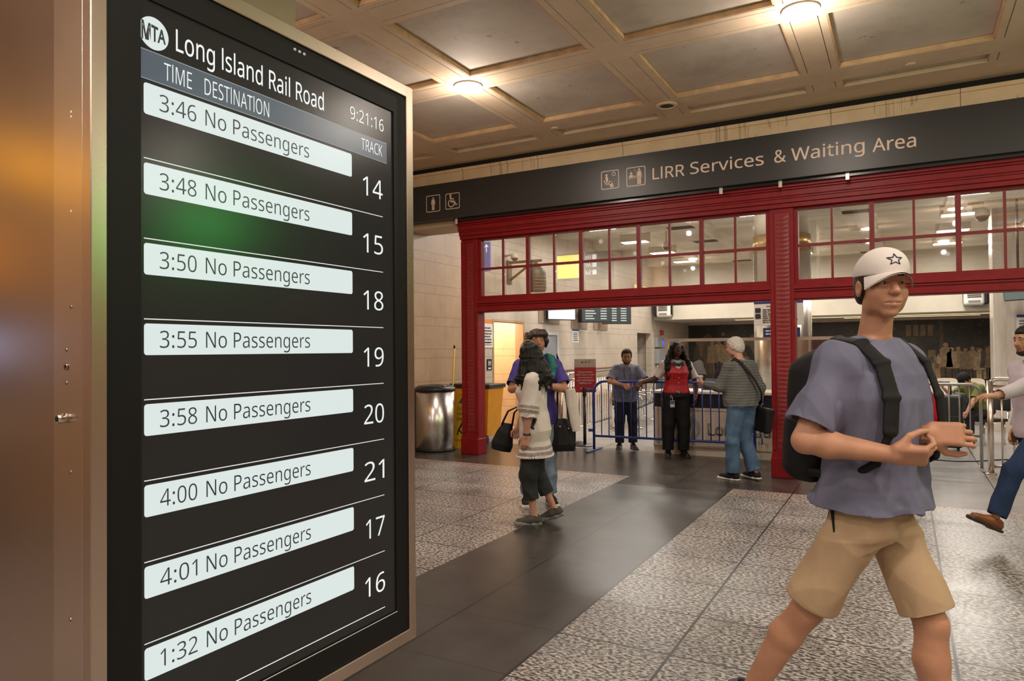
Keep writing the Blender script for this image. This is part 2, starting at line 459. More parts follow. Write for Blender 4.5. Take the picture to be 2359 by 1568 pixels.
b = MB(); b.box(XL, 8.64, ZC, XR, YW+0.02, ZC+0.1); b.box(XL, 8.64, ZC, XL+0.02, 8.66, ZC+.1)
struct('ceiling_edge', b, M_CB)
HX = [-0.735+3.43*k for k in range(-2, 4)]
HY = [10.6+2.2*k for k in range(0, 6)]
M_HC = mat('hall_ceiling_paint', (0.76,0.71,0.60), 0.6, noise=0.06, nscale=2)
m = MB()
for cy in HY: m.box(XL, cy-0.2, 4.2, XR, cy+0.2, 4.5)
for cx in HX: m.box(cx-0.28, 9.75, 4.2, cx+0.28, YB, 4.5)
m.box(XL, 9.7, 4.42, XR, YB+0.1, 4.6)
struct('ceiling_hall', m, M_HC)
b = MB(); b.box(XL, YB, 2.58, XR, YB+0.15, 4.5); b.box(XL, YB, 2.53, XR, YBK, 2.58)
struct('wall_bulkhead', b, M_PL)
# ================================================================ lamps
M_LAMP = mat('lamp_lens', (1,1,1), 0.4, emit=(1.0,0.93,0.88), estr=26.0)
M_TRIMW = mat('lamp_trim', (0.72,0.66,0.58), 0.4)
def light(name, kind, loc, energy, col, size=0.25, rot=(0,0,0), parent=None, size_y=None, spot=None, spread=None):
    d = bpy.data.lights.new(name, kind); d.energy = energy; d.color = col
    if kind == 'AREA':
        d.shape = 'DISK' if size_y is None else 'RECTANGLE'; d.size = size
        if size_y: d.size_y = size_y
        if spread: d.spread = spread
    elif kind == 'SPOT':
        d.spot_size = spot or 2.2; d.spot_blend = 0.6; d.shadow_soft_size = size
    else: d.shadow_soft_size = size
    o = bpy.data.objects.new(name, d); COL.objects.link(o); o.rotation_euler = rot
    if parent:
        o.parent = parent; o.location = Vector(loc)-abs_loc(parent)
    else: o.location = loc
    return o
def downlight(x, y, label, group=None, lit=True):
    t = thing('ceiling_downlight', label, 'ceiling light', (x, y, ZC), group)
    m = MB(); m.lathe([(0.140,ZC-0.001),(0.157,ZC-0.003),(0.158,ZC-0.012),(0.152,ZC-0.018),(0.148,ZC-0.014),(0.146,ZC-0.005)], 32, (x,y), cap=False)
    m.build('trim_ring', M_TRIMW, t)
    m = MB(); m.lathe([(0.0005,ZC-0.026),(0.07,ZC-0.024),(0.12,ZC-0.017),(0.149,ZC-0.008)], 32, (x,y), cap=False)
    m.build('lens', M_LAMP, t)
    light('lamp_light', 'AREA', (x,y,ZC-0.03), LAMP_W*0.64, LAMP_COL, 0.26, parent=t, spread=3.14)
    light('ceiling_fill', 'POINT', (x,y,ZC-0.32), LAMP_W*0.38, LAMP_COL, 0.05, parent=t)  # added fill hanging below the lens, brightens the ceiling around it
    return t
downlight(-4.13, 6.50, 'lit round ceiling downlight beside the top of the departure display')
downlight(-0.735, 6.47, 'lit round ceiling downlight high above the man in the white cap')
for i, (x, y) in enumerate([(-2.45,1.26),(0.98,1.26),(2.7,1.26),(2.7,6.48),(6.1,2.99),(-2.45,-2.2),(-0.735,-0.5),(2.7,-2.2),(-5.88,-3.9),(-2.45,-3.9),(0.98,-3.9),(4.4,1.26),(-4.165,2.99),(6.1,6.48)]):
    downlight(x, y, 'lit round ceiling downlight farther along the concourse, out of the picture', 'downlights along the concourse')
t = thing('ceiling_speaker', 'round unlit ceiling speaker with dark grille on a beam crossing', 'speaker', (-2.418,8.185,ZC))
m = MB(); m.lathe([(0.085,ZC-0.002),(0.125,ZC-0.006),(0.128,ZC-0.02),(0.115,ZC-0.03),(0.085,ZC-0.03),(0.08,ZC-0.012)], 28, (-2.418,8.185), cap=False); m.build('rim', M_CB, t)
m = MB(); m.lathe([(0.0005,ZC-0.02),(0.085,ZC-0.02)], 28, (-2.418,8.185), cap=False); m.build('grille', mat('speaker_grille', (0.06,0.05,0.045), 0.6), t)
for x, y, lb in ((-3.95,8.32,'small round flush sprinkler cap on the ceiling beam right of the display'),(0.1,8.30,'small round flush sprinkler cap on the ceiling beam above the sign lettering')):
    tag(MB().lathe([(0.05,ZC),(0.05,ZC-0.008),(0.045,ZC-0.012),(0.001,ZC-0.012)], 20, (x,y)).build('sprinkler_cap', M_CB), lb, 'sprinkler')

# ================================================================ red portal
t = NT('red_paint', rough=0.42, spec=0.28)
c = t.ramp(t.noise(t.pos(), 7, 5, 0.6), [(0.3, (0.200,0.006,0.010)), (0.7, (0.270,0.010,0.014))]); t.l(c, t.b.inputs['Base Color'])
M_RED = t.m
M_REDD = mat('red_ornament', (0.24,0.016,0.018), 0.42, noise=0.12, nscale=12)
M_REDK = mat('red_reveal', (0.20,0.010,0.013), 0.5)
def post(x0, x1, label, oc, w):
    t = thing('portal_post', label, 'post', ((x0+x1)/2, YF+0.1, 0))
    m = MB(); m.bbox(x0, YF, 0.26, x1, YF+0.2, 3.34, 0.006, 1)
    for a, bb in ((x0, oc-w/2-0.02), (oc+w/2+0.02, x1)):
        if bb-a > 0.02: m.box(a+0.004, YF-0.012, 0.34, bb-0.004, YF+0.01, 3.30)
    m.build('shaft', M_RED, t)
    m = MB(); m.bbox(x0-0.012, YF-0.035, 0, x1+0.012, YF+0.215, 0.25, 0.008, 1); m.box(x0-0.006, YF-0.022, 0.25, x1+0.006, YF+0.205, 0.285)
    m.build('base_block', M_RED, t)
    m = MB(); k = 0; z = 0.42
    while z < 3.2:                       # overlapping scale ornament
        pts = [(oc-w/2, z+0.075), (oc-w/2, z+0.03)] + [(oc+w/2*math.sin(a), z+0.03-0.03*math.cos(a)) for a in [(-PI/2)+PI*i/8 for i in range(9)]] + [(oc+w/2, z+0.075)]
        y = YF-0.012
        vs = [m.bm.verts.new((px, y+0.006 if pz > z+0.06 else y-0.002, pz)) for px, pz in pts]
        cv = m.bm.verts.new((oc, y-0.006, z+0.035))
        for i in range(len(vs)): m._f([vs[i], vs[(i+1)%len(vs)], cv])
        z += 0.055
    m.box(oc-w/2-0.012, YF-0.006, 0.36, oc+w/2+0.012, YF+0.002, 3.26)
    m.build('scale_ornament', M_REDD, t, fix=False)
    return t
PX = [(-6.03,-5.73), (-1.45,-1.165), (3.12,3.41)]
post(*PX[0], 'red cast metal portal post with scale ornament beside the waste bin', -5.86, 0.12)
post(*PX[1], 'red cast metal portal post with scale ornament between two openings', -1.30, 0.15)
# cornice over both bays, then a transom window and lower beam in each
m = MB()
for z0, z1, y in ((3.555,3.625,9.10),(3.53,3.555,9.13),(3.46,3.53,9.155),(3.435,3.46,9.175),(3.385,3.435,9.19),(3.33,3.385,9.215)):
    m.box(-6.03, y, z0, 4.0, 9.45, z1)
struct('trim_5', m, M_RED)
t = bpy.data.materials.new('pane_glass'); t.use_nodes = True; nt = t.node_tree; nt.nodes.clear()
o_ = nt.nodes.new('ShaderNodeOutputMaterial'); mx = nt.nodes.new('ShaderNodeMixShader'); tr = nt.nodes.new('ShaderNodeBsdfTransparent'); gl = nt.nodes.new('ShaderNodeBsdfGlossy')
gl.inputs['Roughness'].default_value = 0.012; tr.inputs['Color'].default_value = (0.98,0.98,0.96,1); mx.inputs[0].default_value = 0.28
nt.links.new(tr.outputs[0], mx.inputs[1]); nt.links.new(gl.outputs[0], mx.inputs[2]); nt.links.new(mx.outputs[0], o_.inputs[0]); M_PANE = t
t = M_PANE.copy(); t.name = 'clear_glass'; t.node_tree.nodes['Mix Shader'].inputs[0].default_value = 0.09; M_CLEAR = t
def bay(n, x0, x1, thin):
    root = thing('window_%d' % n, None, None, ((x0+x1)/2, YF, 2.2)); root['kind'] = 'structure'
    npan = 10; st = (x1-x0)/npan
    m = MB(); m.box(x0, YF+0.03, 3.30, x1, YF+0.13, 3.36); m.box(x0, YF+0.03, 2.36, x1, YF+0.13, 2.44)
    m.box(x0, YF+0.031, 2.44, x0+0.05, YF+0.129, 3.30); m.box(x1-0.05, YF+0.031, 2.44, x1, YF+0.129, 3.30)
    m.box(x0, YF, 2.19, x1, YF+0.2, 2.36); m.box(x0, YF-0.03, 2.325, x1, YF+0.02, 2.375); m.box(x0, YF-0.022, 2.295, x1, YF+0.02, 2.312)
    m.box(x0, YF-0.018, 2.205, x1, YF+0.02, 2.225)
    m.build('window_frame', M_RED, root)
    m = MB(); m.box(x0+0.05, YF+0.045, 2.842, x1-0.05, YF+0.075, 2.876)
    for k in range(1, npan):
        hw = 0.013 if (k % 2) == thin else 0.027
        m.box(x0+k*st-hw, YF+0.04 if hw < .02 else YF+0.03, 2.44, x0+k*st+hw, YF+0.078, 3.30)
    m.build('glazing_bar', M_REDK, root)
    for k in range(npan):
        for z0, z1 in ((2.44, 2.842), (2.876, 3.30)):
            g = MB(); a, c = x0+k*st+0.012, x0+(k+1)*st-0.012
            g.box(a, YF+0.082, z0-0.004, c, YF+0.088, z1+0.004); g.build('pane', M_PANE, root)
            
bay(1, -5.735, -1.445, 1)
bay(2, -1.17, 3.125, 1)
m = MB(); m.bbox(3.12, YF, 0, 3.41, YF+0.2, 3.34, 0.006, 1); struct('trim_6', m, M_RED)

# ================================================================ fascia sign
M_FAS = mat('fascia_paint', (0.030,0.030,0.031), 0.36, bump=0.06, bscale=220, spec=0.5)
M_LET = mat('sign_lettering', (0.82,0.64,0.53), 0.5)
M_SILV = mat('clip_metal', (0.65,0.60,0.55), 0.3, 0.4)
YS = 8.99
sg = thing('fascia_sign', 'long dark grey overhead sign reading LIRR Services & Waiting Area', 'sign', (-2.9, 9.1, 3.63))
m = MB(); m.bbox(XL-0.0, YS, 3.63, 6.0, YW-0.001, 4.19, 0.004, 1); m.build('board', M_FAS, sg)
m = MB(); m.box(-6.03, 9.05, 3.59, 6.0, 9.14, 3.632); m.build('lower_rail', mat('fascia_rail', (0.012,0.011,0.012), 0.22), sg)
FS = frame((0,YS-0.0005,0), (1,0,0), (0,0,1))
def pl(M, x, z): return M @ Matrix.Translation((x, z, 0))
for word, x0, x1, zb in (('LIRR', -2.857,-2.432,3.826), ('Services', -2.361,-1.462,3.833), ('&', -1.340,-1.205,3.838), ('Waiting', -1.148,-0.362,3.835), ('Area', -0.283,0.148,3.818)):
    text(word, pl(FS, x0, zb), x1-x0, 0.148, M_LET, sg, off=0.004, lift=0.0012)
def pic_frame(x0, z0, x1, z1, name='pictogram_border'):
    m = MB(); o = rrect(x0, z0, x1, z1, 0.026); i = rrect(x0+0.011, z0+0.011, x1-0.011, z1-0.011, 0.018)
    M = FS @ Matrix.Translation((0,0,0.0012)); a = [m.bm.verts.new(M @ Vector((x,y,0))) for x, y in o]; b2 = [m.bm.verts.new(M @ Vector((x,y,0))) for x, y in i]
    for k in range(len(a)): m._f([a[k], a[(k+1)%len(a)], b2[(k+1)%len(a)], b2[k]])
    m.build(name, M_LET, sg)
def shapes(polys, name):
    m = MB(); M = FS @ Matrix.Translation((0,0,0.0012))
    for P in polys: m._f([m.bm.verts.new(M @ Vector((x,y,0))) for x, y in P])
    m.build(name, M_LET, sg)
def bar2(x0, z0, x1, z1, w):
    d = Vector((x1-x0, z1-z0)).normalized(); n = Vector((-d.y, d.x))*w/2
    return [(x0+n.x,z0+n.y),(x0-n.x,z0-n.y),(x1-n.x,z1-n.y),(x1+n.x,z1+n.y)]
def man(cx, zb, h):
    u = h
    return [circ(cx, zb+0.93*u, 0.07*u), rrect(cx-0.14*u, zb+0.5*u, cx+0.14*u, zb+0.84*u, 0.05*u),
            [(cx-0.19*u,zb+0.45*u),(cx-0.145*u,zb+0.42*u),(cx-0.115*u,zb+0.8*u),(cx-0.15*u,zb+0.83*u)], [(cx+0.19*u,zb+0.45*u),(cx+0.145*u,zb+0.42*u),(cx+0.115*u,zb+0.8*u),(cx+0.15*u,zb+0.83*u)],
            [(cx-0.115*u,zb),(cx-0.015*u,zb),(cx-0.012*u,zb+0.52*u),(cx-0.12*u,zb+0.52*u)], [(cx+0.115*u,zb),(cx+0.015*u,zb),(cx+0.012*u,zb+0.52*u),(cx+0.12*u,zb+0.52*u)]]
pic_frame(-6.502,3.763,-6.238,4.024); shapes(man(-6.37,3.79,0.20), 'restroom_figure')
pic_frame(-6.141,3.772,-5.878,4.016)
cx, zb = -6.02, 3.80
ring = [(cx-0.012+0.062*math.cos(a), zb+0.062+0.062*math.sin(a)) for a in [math.radians(70+i*290/20) for i in range(21)]]
ring += [(cx-0.012+0.047*math.cos(a), zb+0.062+0.047*math.sin(a)) for a in [math.radians(360-i*290/20) for i in range(21)]]
shapes([circ(cx-0.028, zb+0.185, 0.018), bar2(cx-0.026,zb+0.165,cx-0.018,zb+0.09,0.03), bar2(cx-0.018,zb+0.125,cx+0.035,zb+0.125,0.018), bar2(cx-0.02,zb+0.085,cx+0.045,zb+0.085,0.026), bar2(cx+0.04,zb+0.09,cx+0.068,zb+0.028,0.024), bar2(cx+0.06,zb+0.03,cx+0.092,zb+0.042,0.02)], 'wheelchair_figure')
m = MB(); M = FS @ Matrix.Translation((0,0,0.0012)); n = 21
va = [m.bm.verts.new(M @ Vector((x,y,0))) for x, y in ring]
for i in range(n-1): m._f([va[i], va[i+1], va[2*n-2-i], va[2*n-1-i]])
m.build('wheelchair_wheel', M_LET, sg)
pic_frame(-3.578,3.773,-3.321,4.025)
cx, zb = -3.48, 3.80
shapes([circ(cx-0.02, zb+0.165, 0.017), bar2(cx-0.022,zb+0.145,cx-0.005,zb+0.06,0.034), bar2(cx-0.005,zb+0.068,cx+0.05,zb+0.062,0.03), bar2(cx+0.045,zb+0.07,cx+0.075,zb-0.005,0.022), bar2(cx+0.03,zb+0.06,cx+0.045,zb-0.01,0.02), bar2(cx-0.055,zb+0.10,cx-0.03,zb+0.04,0.010), bar2(cx-0.032,zb+0.043,cx+0.03,zb+0.036,0.010)], 'seated_figure')
m = MB(); M = FS @ Matrix.Translation((0,0,0.0012)); a = circ(-3.395,3.972,0.029); b2 = circ(-3.395,3.972,0.021)
va = [m.bm.verts.new(M @ Vector((x,y,0))) for x, y in a]; vb = [m.bm.verts.new(M @ Vector((x,y,0))) for x, y in b2]
for k in range(len(va)): m._f([va[k], va[(k+1)%len(va)], vb[(k+1)%len(va)], vb[k]])
for P in (bar2(-3.395,3.972,-3.395,3.990,0.005), bar2(-3.395,3.972,-3.382,3.966,0.005)): m._f([m.bm.verts.new(M @ Vector((x,y,0))) for x, y in P])
m.build('clock_figure', M_LET, sg)
pic_frame(-3.217,3.770,-2.953,4.026)
shapes(man(-3.04,3.79,0.21) + [circ(-3.15,3.945,0.017), [(-3.185,3.89),(-3.125,3.89),(-3.13,3.925),(-3.17,3.925)], bar2(-3.13,3.91,-3.09,3.895,0.012), bar2(-3.19,3.878,-3.09,3.878,0.008)], 'service_desk_figure')
text('?', pl(FS, -3.112, 3.95), 0.024, 0.045, M_LET, sg, off=0.01, lift=0.0012, name='question_mark')
for x in (-5.985, -1.991, -1.284, -0.547):
    MB().bbox(x-0.022, 9.04, 3.545, x+0.022, 9.055, 3.632, 0.004, 1).build('clip', M_SILV, sg)

# ================================================================ departure display on its column
def brushed(name, col, rough, grain=(300,300,3), aniso=0.6, bump=0.02):
    t = NT(name, col=col, rough=rough, metal=1.0)
    mp = t.n('ShaderNodeMapping'); mp.inputs['Scale'].default_value = grain; t.l(t.pos(), mp.inputs['Vector'])
    n = t.noise(mp.outputs['Vector'], 1.0, 3); n2 = t.noise(t.pos(), 2.5, 3)
    t.l(t.math('MULTIPLY_ADD', n2, 0.10, t.math('MULTIPLY_ADD', n, 0.003, rough-0.0515)), t.b.inputs['Roughness'])
    bp = t.n('ShaderNodeBump'); bp.inputs['Strength'].default_value = bump; bp.inputs['Distance'].default_value = 0.002
    t.l(n, bp.inputs['Height']); t.l(bp.outputs['Normal'], t.b.inputs['Normal'])
    return t.m
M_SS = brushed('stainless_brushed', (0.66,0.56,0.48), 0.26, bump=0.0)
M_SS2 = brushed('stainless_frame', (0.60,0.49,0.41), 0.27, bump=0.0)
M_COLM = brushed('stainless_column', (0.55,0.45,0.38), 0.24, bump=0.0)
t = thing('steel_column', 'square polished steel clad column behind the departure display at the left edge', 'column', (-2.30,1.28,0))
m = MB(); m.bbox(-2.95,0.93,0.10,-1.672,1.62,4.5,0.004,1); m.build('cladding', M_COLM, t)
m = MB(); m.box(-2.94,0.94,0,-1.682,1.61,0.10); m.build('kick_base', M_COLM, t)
KX = -1.5
dp = thing('departure_display', 'tall black departure display screen in a stainless steel frame mounted on the column', 'display screen', (-1.57,1.43,0.606))
m = MB(); m.bbox(KX-0.144, 0.872, 0.608, KX-0.0302, 1.993, 2.521, 0.003, 1)
m.box(KX-0.171, 1.0, 1.0, KX-0.14, 1.58, 2.1)
m.build('housing', M_SS, dp)
m = MB()       # frame lip around the bezel, mitred look
Y0, Y1, Z0, Z1 = 0.870, 1.995, 0.606, 2.523
m.bbox(KX-0.03, Y0, Z0, KX+0.002, Y0+0.036, Z1, 0.002, 1); m.bbox(KX-0.03, Y1-0.036, Z0, KX+0.002, Y1, Z1, 0.002, 1)
m.bbox(KX-0.03, Y0+0.03, Z0, KX+0.001, Y1-0.03, Z0+0.040, 0.002, 1); m.bbox(KX-0.03, Y0+0.03, Z1-0.040, KX+0.001, Y1-0.03, Z1, 0.002, 1)
m.build('frame', M_SS2, dp)
M_BEZ = mat('bezel_black', (0.010,0.010,0.0105), 0.45, spec=0.16)
A0, A1, B0, B1 = 0.988, 1.897, 0.727, 2.415          # active screen
m = MB()
for y0, y1, z0, z1 in ((Y0+0.036,A0,Z0+0.04,Z1-0.04),(A1,Y1-0.036,Z0+0.04,Z1-0.04),(A0,A1,Z0+0.04,B0),(A0,A1,B1,Z1-0.04)):
    m.box(KX-0.03, y0, z0, KX-0.006, y1, z1)
bz = m.build('bezel', M_BEZ, dp)
MB().box(KX-0.03, A0-0.003, B0-0.003, KX-0.0055, A1+0.003, B0).build('glass_edge', mat('glass_edge', (0.6,0.6,0.58), 0.3), bz)
for k in range(3): MB().ball((KX-0.006, 1.452+k*0.018, 2.462-k*0.0003), 0.005, 10, 6).build('sensor_dot', mat('sensor', (0.55,0.55,0.55), 0.25), bz)
t = NT('screen_glass', col=(0.013,0.0125,0.012), rough=0.20, spec=0.30, emit=(0.020,0.020,0.020), estr=0.40); M_SCR = t.m
sc_ = MB().box(KX-0.03, A0, B0, KX-0.012, A1, B1).build('screen', M_SCR, dp)
M_BAR = mat('screen_white', (0.02,0.02,0.02), 0.25, emit=(0.70,0.78,0.76), estr=1.0, spec=0.3)
M_TXD = mat('screen_dark_text', (0.015,0.017,0.019), 0.3, emit=(0.020,0.027,0.030), estr=1.0)
M_TXW = mat('screen_pale_text', (0.2,0.2,0.2), 0.3, emit=(0.70,0.76,0.76), estr=1.0)
M_TXC = mat('screen_clock_text', (0.2,0.2,0.2), 0.3, emit=(0.85,0.85,0.82), estr=1.0)
M_HDR = mat('screen_header', (0.03,0.035,0.04), 0.22, emit=(0.060,0.082,0.105), estr=1.0)
M_LINE = mat('screen_rule', (0.2,0.2,0.2), 0.3, emit=(0.62,0.66,0.66), estr=1.0)
SX = KX-0.0117
FK = frame((SX,0,0), (0,1,0), (0,0,1))      # x = world Y, y = world Z
def kq(poly, m_, name, lift=0.0003):
    m = MB(); M = FK @ Matrix.Translation((0,0,lift)); m._f([m.bm.verts.new(M @ Vector((x,y,0))) for x, y in poly]); return m.build(name, m_, sc_)
kq([(A0,2.231),(1.866,2.231),(1.866,2.298),(A0,2.298)], M_HDR, 'header_band')
for z in (2.231, 2.298): kq([(A0,z-0.001),(1.866,z-0.001),(1.866,z+0.001),(A0,z+0.001)], mat('screen_header_rule', (0.1,0.1,0.1), 0.3, emit=(0.20,0.24,0.28)), 'header_rule', 0.0005)
text('TIME', pl(FK, 1.049, 2.243), 0.074, 0.041, M_TXW, sc_, off=-0.006, lift=0.0007)
text('DESTINATION', pl(FK, 1.159, 2.243), 0.204, 0.041, M_TXW, sc_, off=-0.006, lift=0.0007)
text('TRACK', pl(FK, 1.739, 2.249), 0.103, 0.037, M_TXW, sc_, off=-0.006, lift=0.0007)
text('Long Island Rail Road', pl(FK, 1.080, 2.323), 0.492, 0.052, M_TXW, sc_, off=0.002, lift=0.0007)
text('9:21:16', pl(FK, 1.687, 2.333), 0.163, 0.040, M_TXC, sc_, off=-0.005, lift=0.0007)
kq([(p[0],p[1]) for p in circ(1.0235,2.342,0.0375,40)], M_BAR, 'agency_roundel')
def slant(word, x0, x1, z0, z1, k0, k1):
    """transit roundel lettering, narrowing to the right"""
    src = text_mesh(word, 0.030); b = bmesh.new(); b.from_mesh(src)
    xs = [v.co.x for v in b.verts]; ys = [v.co.y for v in b.verts]; a, c, e, g = min(xs), max(xs), min(ys), max(ys)
    for v in b.verts:
        u = (v.co.x-a)/(c-a); h = (v.co.y-e)/(g-e)
        sc = k0+(k1-k0)*u; v.co = FK @ Vector((x0+(x1-x0)*u, (z0+z1)/2+(h-0.5)*(z1-z0)*sc, 0.0008))
    me = bpy.data.meshes.new('roundel_letters'); b.to_mesh(me); b.free(); link('roundel_letters', me, mat('screen_roundel_text', (0.015,0.017,0.019), 0.3, emit=(0.02,0.02,0.02)), sc_)
slant('MTA', 0.9925, 1.0535, 2.3225, 2.3615, 1.15, 0.80)
rows = [('3:46','14'),('3:48','15'),('3:50','18'),('3:55','19'),('3:58','20'),('4:00','21'),('4:01','17'),('1:32','16')]
PITZ = 0.1843
for k, (tm, tr_) in enumerate(rows):
    zt = 2.222-k*PITZ; zb = zt-0.0725
    kq(rrect(0.998, zb, 1.694, zt, 0.007), M_BAR, 'row_bar')
    bl = zb+0.0165
    text(tm, pl(FK, 1.037, bl), 0.098, 0.040, M_TXD, sc_, off=-0.004, lift=0.0007, name='departure_time')
    text('No Passengers', pl(FK, 1.161, bl), 0.350, 0.040, M_TXD, sc_, off=-0.003, lift=0.0007, name='destination_text')
    text(tr_, pl(FK, 1.843, zb-0.045), 0.098 if tr_[1] != '7' else 0.093, 0.062, M_TXW if k < 7 else M_TXC, sc_, off=-0.003, lift=0.0007, name='track_number', align='R')
    zl = 2.048-k*PITZ
    kq([(0.998,zl-0.0012),(1.843,zl-0.0012),(1.843,zl+0.0012),(0.998,zl+0.0012)], M_LINE if k < 7 else M_TXC, 'row_rule')
# side panel furniture
YP = 0.872
for z in (2.125,2.115,1.909): MB().ball((-1.574,YP,z), (0.0022,0.0015,0.0042), 10, 6).build('rivet', mat('rivet_bright', (0.95,0.85,0.65), 0.3, 0.3), dp)
for x, z in ((-1.574,1.703),(-1.592,1.610),(-1.592,1.538),(-1.576,1.346),(-1.576,1.03)): MB().lathe([(0.0001,0),(0.004,0.0002),(0.0045,0.0015),(0.0001,0.0016)], 12, M=frame((x,YP+0.0005,z),(1,0,0),(0,0,1))).build('screw_head', M_SS2, dp)
m = MB(); m.lathe([(0.0045,0.0005),(0.0075,0.0006),(0.008,0.002),(0.0045,0.0022)], 20, M=frame((-1.592,YP,1.573),(1,0,0),(0,0,1)), cap=False); o = m.build('keyhole_ring', M_SS2, dp)
MB().lathe([(0.0001,0.0004),(0.0047,0.0006)], 16, M=frame((-1.592,YP,1.573),(1,0,0),(0,0,1)), cap=False).build('keyhole', mat('hole_black', (0.004,0.004,0.004), 0.7), o)
M_CHR = mat('chrome', (0.85,0.82,0.78), 0.08, 1.0)
m = MB(); m.lathe([(0.011,0),(0.011,0.012),(0.010,0.018),(0.0095,0.02),(0.0001,0.02)], 24, M=frame((-1.592,YP,1.462),(1,0,0),(0,0,1))); lk = m.build('cam_lock', M_CHR, dp)
m = MB(); m.lathe([(0.0001,0.0202),(0.0065,0.0203),(0.007,0.019)], 20, M=frame((-1.592,YP,1.462),(1,0,0),(0,0,1)), cap=False); m.build('lock_core', mat('hole_black'), lk)
MB().tube([(-1.585,YP-0.012,1.470),(-1.578,YP-0.012,1.471)], 0.0025, 8).build('lock_cam', M_CHR, lk)
# ================================================================ lit wayfinding signs hanging in the concourse (seen in reflections)
M_YEL = mat('lit_yellow', (0.5,0.3,0.02), 0.4, emit=(1.0,0.42,0.0), estr=4.0)
M_GRN = mat('lit_green', (0.02,0.3,0.05), 0.4, emit=(0.05,0.75,0.10), estr=24.0)
M_BLK = mat('sign_black', (0.012,0.012,0.013), 0.4)
M_WTX = mat('lit_white_text', (0.5,0.5,0.5), 0.4, emit=(0.9,0.92,1.0), estr=1.3)
M_ROD = mat('hanger_rod', (0.25,0.24,0.23), 0.4, 0.6)
def hang_rods(t, pts, ztop, zc=ZC):
    for x, y in pts: MB().tube([(x,y,ztop),(x,y,zc)], 0.008, 8).build('hanger', M_ROD, t)
t = thing('wayfinding_sign', 'hanging sign with yellow panel and white train directions, reflected in the transom panes', 'sign', (-6.05,4.6,3.10))
hang_rods(t, [(-6.4,4.6),(-5.75,4.6)], 3.68)
MB().bbox(-6.70,4.56,3.10,-5.34,4.63,3.70,0.01,1).build('case', M_BLK, t)
MB().box(-6.66,4.63,3.16,-6.04,4.634,3.66).build('yellow_panel', M_YEL, t)
FT = frame((0,4.6345,0), (-1,0,0), (0,0,1))
for k, wd in enumerate(('Moynihan','Amtrak','Subway')):
    text(wd, pl(FT, 5.84, 3.545-k*0.165), 0.42 if k == 0 else 0.33, 0.085, M_WTX, t, off=0.01, lift=0.001)
    m = MB(); M = FT @ Matrix.Translation((0,0,0.001)); m._f([m.bm.verts.new(M @ Vector((x,y,0))) for x, y in rrect(5.71, 3.535-k*0.165, 5.81, 3.640-k*0.165, 0.02)]); m.build('symbol', M_WTX, t)
t = thing('exit_wayfinding_sign', 'yellow lit sign box on the concourse wall, mirrored in the brushed steel', 'sign', (XL,-2.2,3.0))
MB().bbox(XL+0.001,-3.25,3.08,XL+0.10,-1.15,3.56,0.01,1).build('case', M_BLK, t); MB().box(XL+0.10,-3.2,3.12,XL+0.104,-1.2,3.52).build('yellow_panel', mat('lit_amber', (0.4,0.2,0.02), 0.4, emit=(1.0,0.46,0.02), estr=1.6), t)
t = thing('green_track_sign', 'green lit hanging sign mirrored as a glow in the departure screen', 'sign', (3.4,4.9,2.7))
hang_rods(t, [(3.4,4.7),(3.4,5.1)], 3.18)
MB().bbox(3.36,4.5,2.72,3.44,5.3,3.2,0.01,1).build('case', M_BLK, t); MB().box(3.354,4.54,2.76,3.36,5.26,3.16).build('green_panel', M_GRN, t)

t = thing('added_orange_panel', 'orange lit panel added out of view for a reflection in the column cladding', 'lit panel', (XL,-0.6,2.2))  # unseen lit panel added to put orange into the cladding's reflection
MB().bbox(XL+0.001,-1.45,2.15,XL+0.06,0.25,2.85,0.01,1).build('case', M_BLK, t); MB().box(XL+0.06,-1.41,2.19,XL+0.064,0.21,2.81).build('orange_panel', mat('lit_orange', (0.4,0.18,0.02), 0.4, emit=(0.75,0.27,0.02), estr=0.8), t)
t = thing('added_lit_box', 'grey box with a cool lit face, added out of view for a reflection in the steel', 'lit box', (XL+0.3,-0.75,0))  # unseen lit box added for a bluish streak in the steel reflection
MB().bbox(XL+0.001,-1.2,0,XL+0.6,-0.3,1.95,0.02,2).build('cabinet', M_EB0 := mat('lit_box_grey', (0.06,0.06,0.065), 0.4), t)
MB().box(XL+0.6,-1.1,1.55,XL+0.604,-0.4,1.78).build('lit_face', mat('lit_box_face', (0.1,0.1,0.1), 0.3, emit=(0.45,0.58,1.0), estr=2.0), t)
MB().box(XL+0.6,-1.0,0.95,XL+0.61,-0.5,1.15).build('tray', M_TRIMW, t)

# ================================================================ waiting-area lighting
M_TUBE = mat('lit_tube', (1,1,1), 0.4, emit=(1.0,0.93,0.80), estr=9.0)
M_TUBEW = mat('lit_tube_warm', (1,1,1), 0.4, emit=(1.0,0.70,0.34), estr=1.6)
def troffer(x, y, label, group=None, w=0.6, d=0.28, e=None):
    t = thing('ceiling_fixture', label, 'ceiling light', (x,y,4.2), group)
    m = MB(); m.bbox(x-w/2-0.03, y-d/2-0.03, 4.165, x+w/2+0.03, y+d/2+0.03, 4.425, 0.008, 1); m.build('housing', M_PL, t)
    MB().box(x-w/2, y-d/2, 4.158, x+w/2, y+d/2, 4.166).build('diffuser', M_TUBE, t)
    light('lamp_light', 'AREA', (x,y,4.14), (e or HALL_W)*0.72, HALL_COL, w, parent=t, size_y=d, spread=3.1)
    light('ceiling_fill', 'POINT', (x,y,3.9), (e or HALL_W)*0.15, HALL_COL, 0.05, parent=t)  # added fill below the fitting, lifts the hall ceiling
k = 0
for x in (-5.6,-2.45,0.98,4.4):
    for y in (11.7, 14.0, 16.2, 18.4, 20.6):
        k += 1
        if x > 3 and y > 12: continue
        troffer(x, y, 'small lit rectangular ceiling fixture in the waiting area seen through the transom panes', 'waiting area ceiling fixtures')
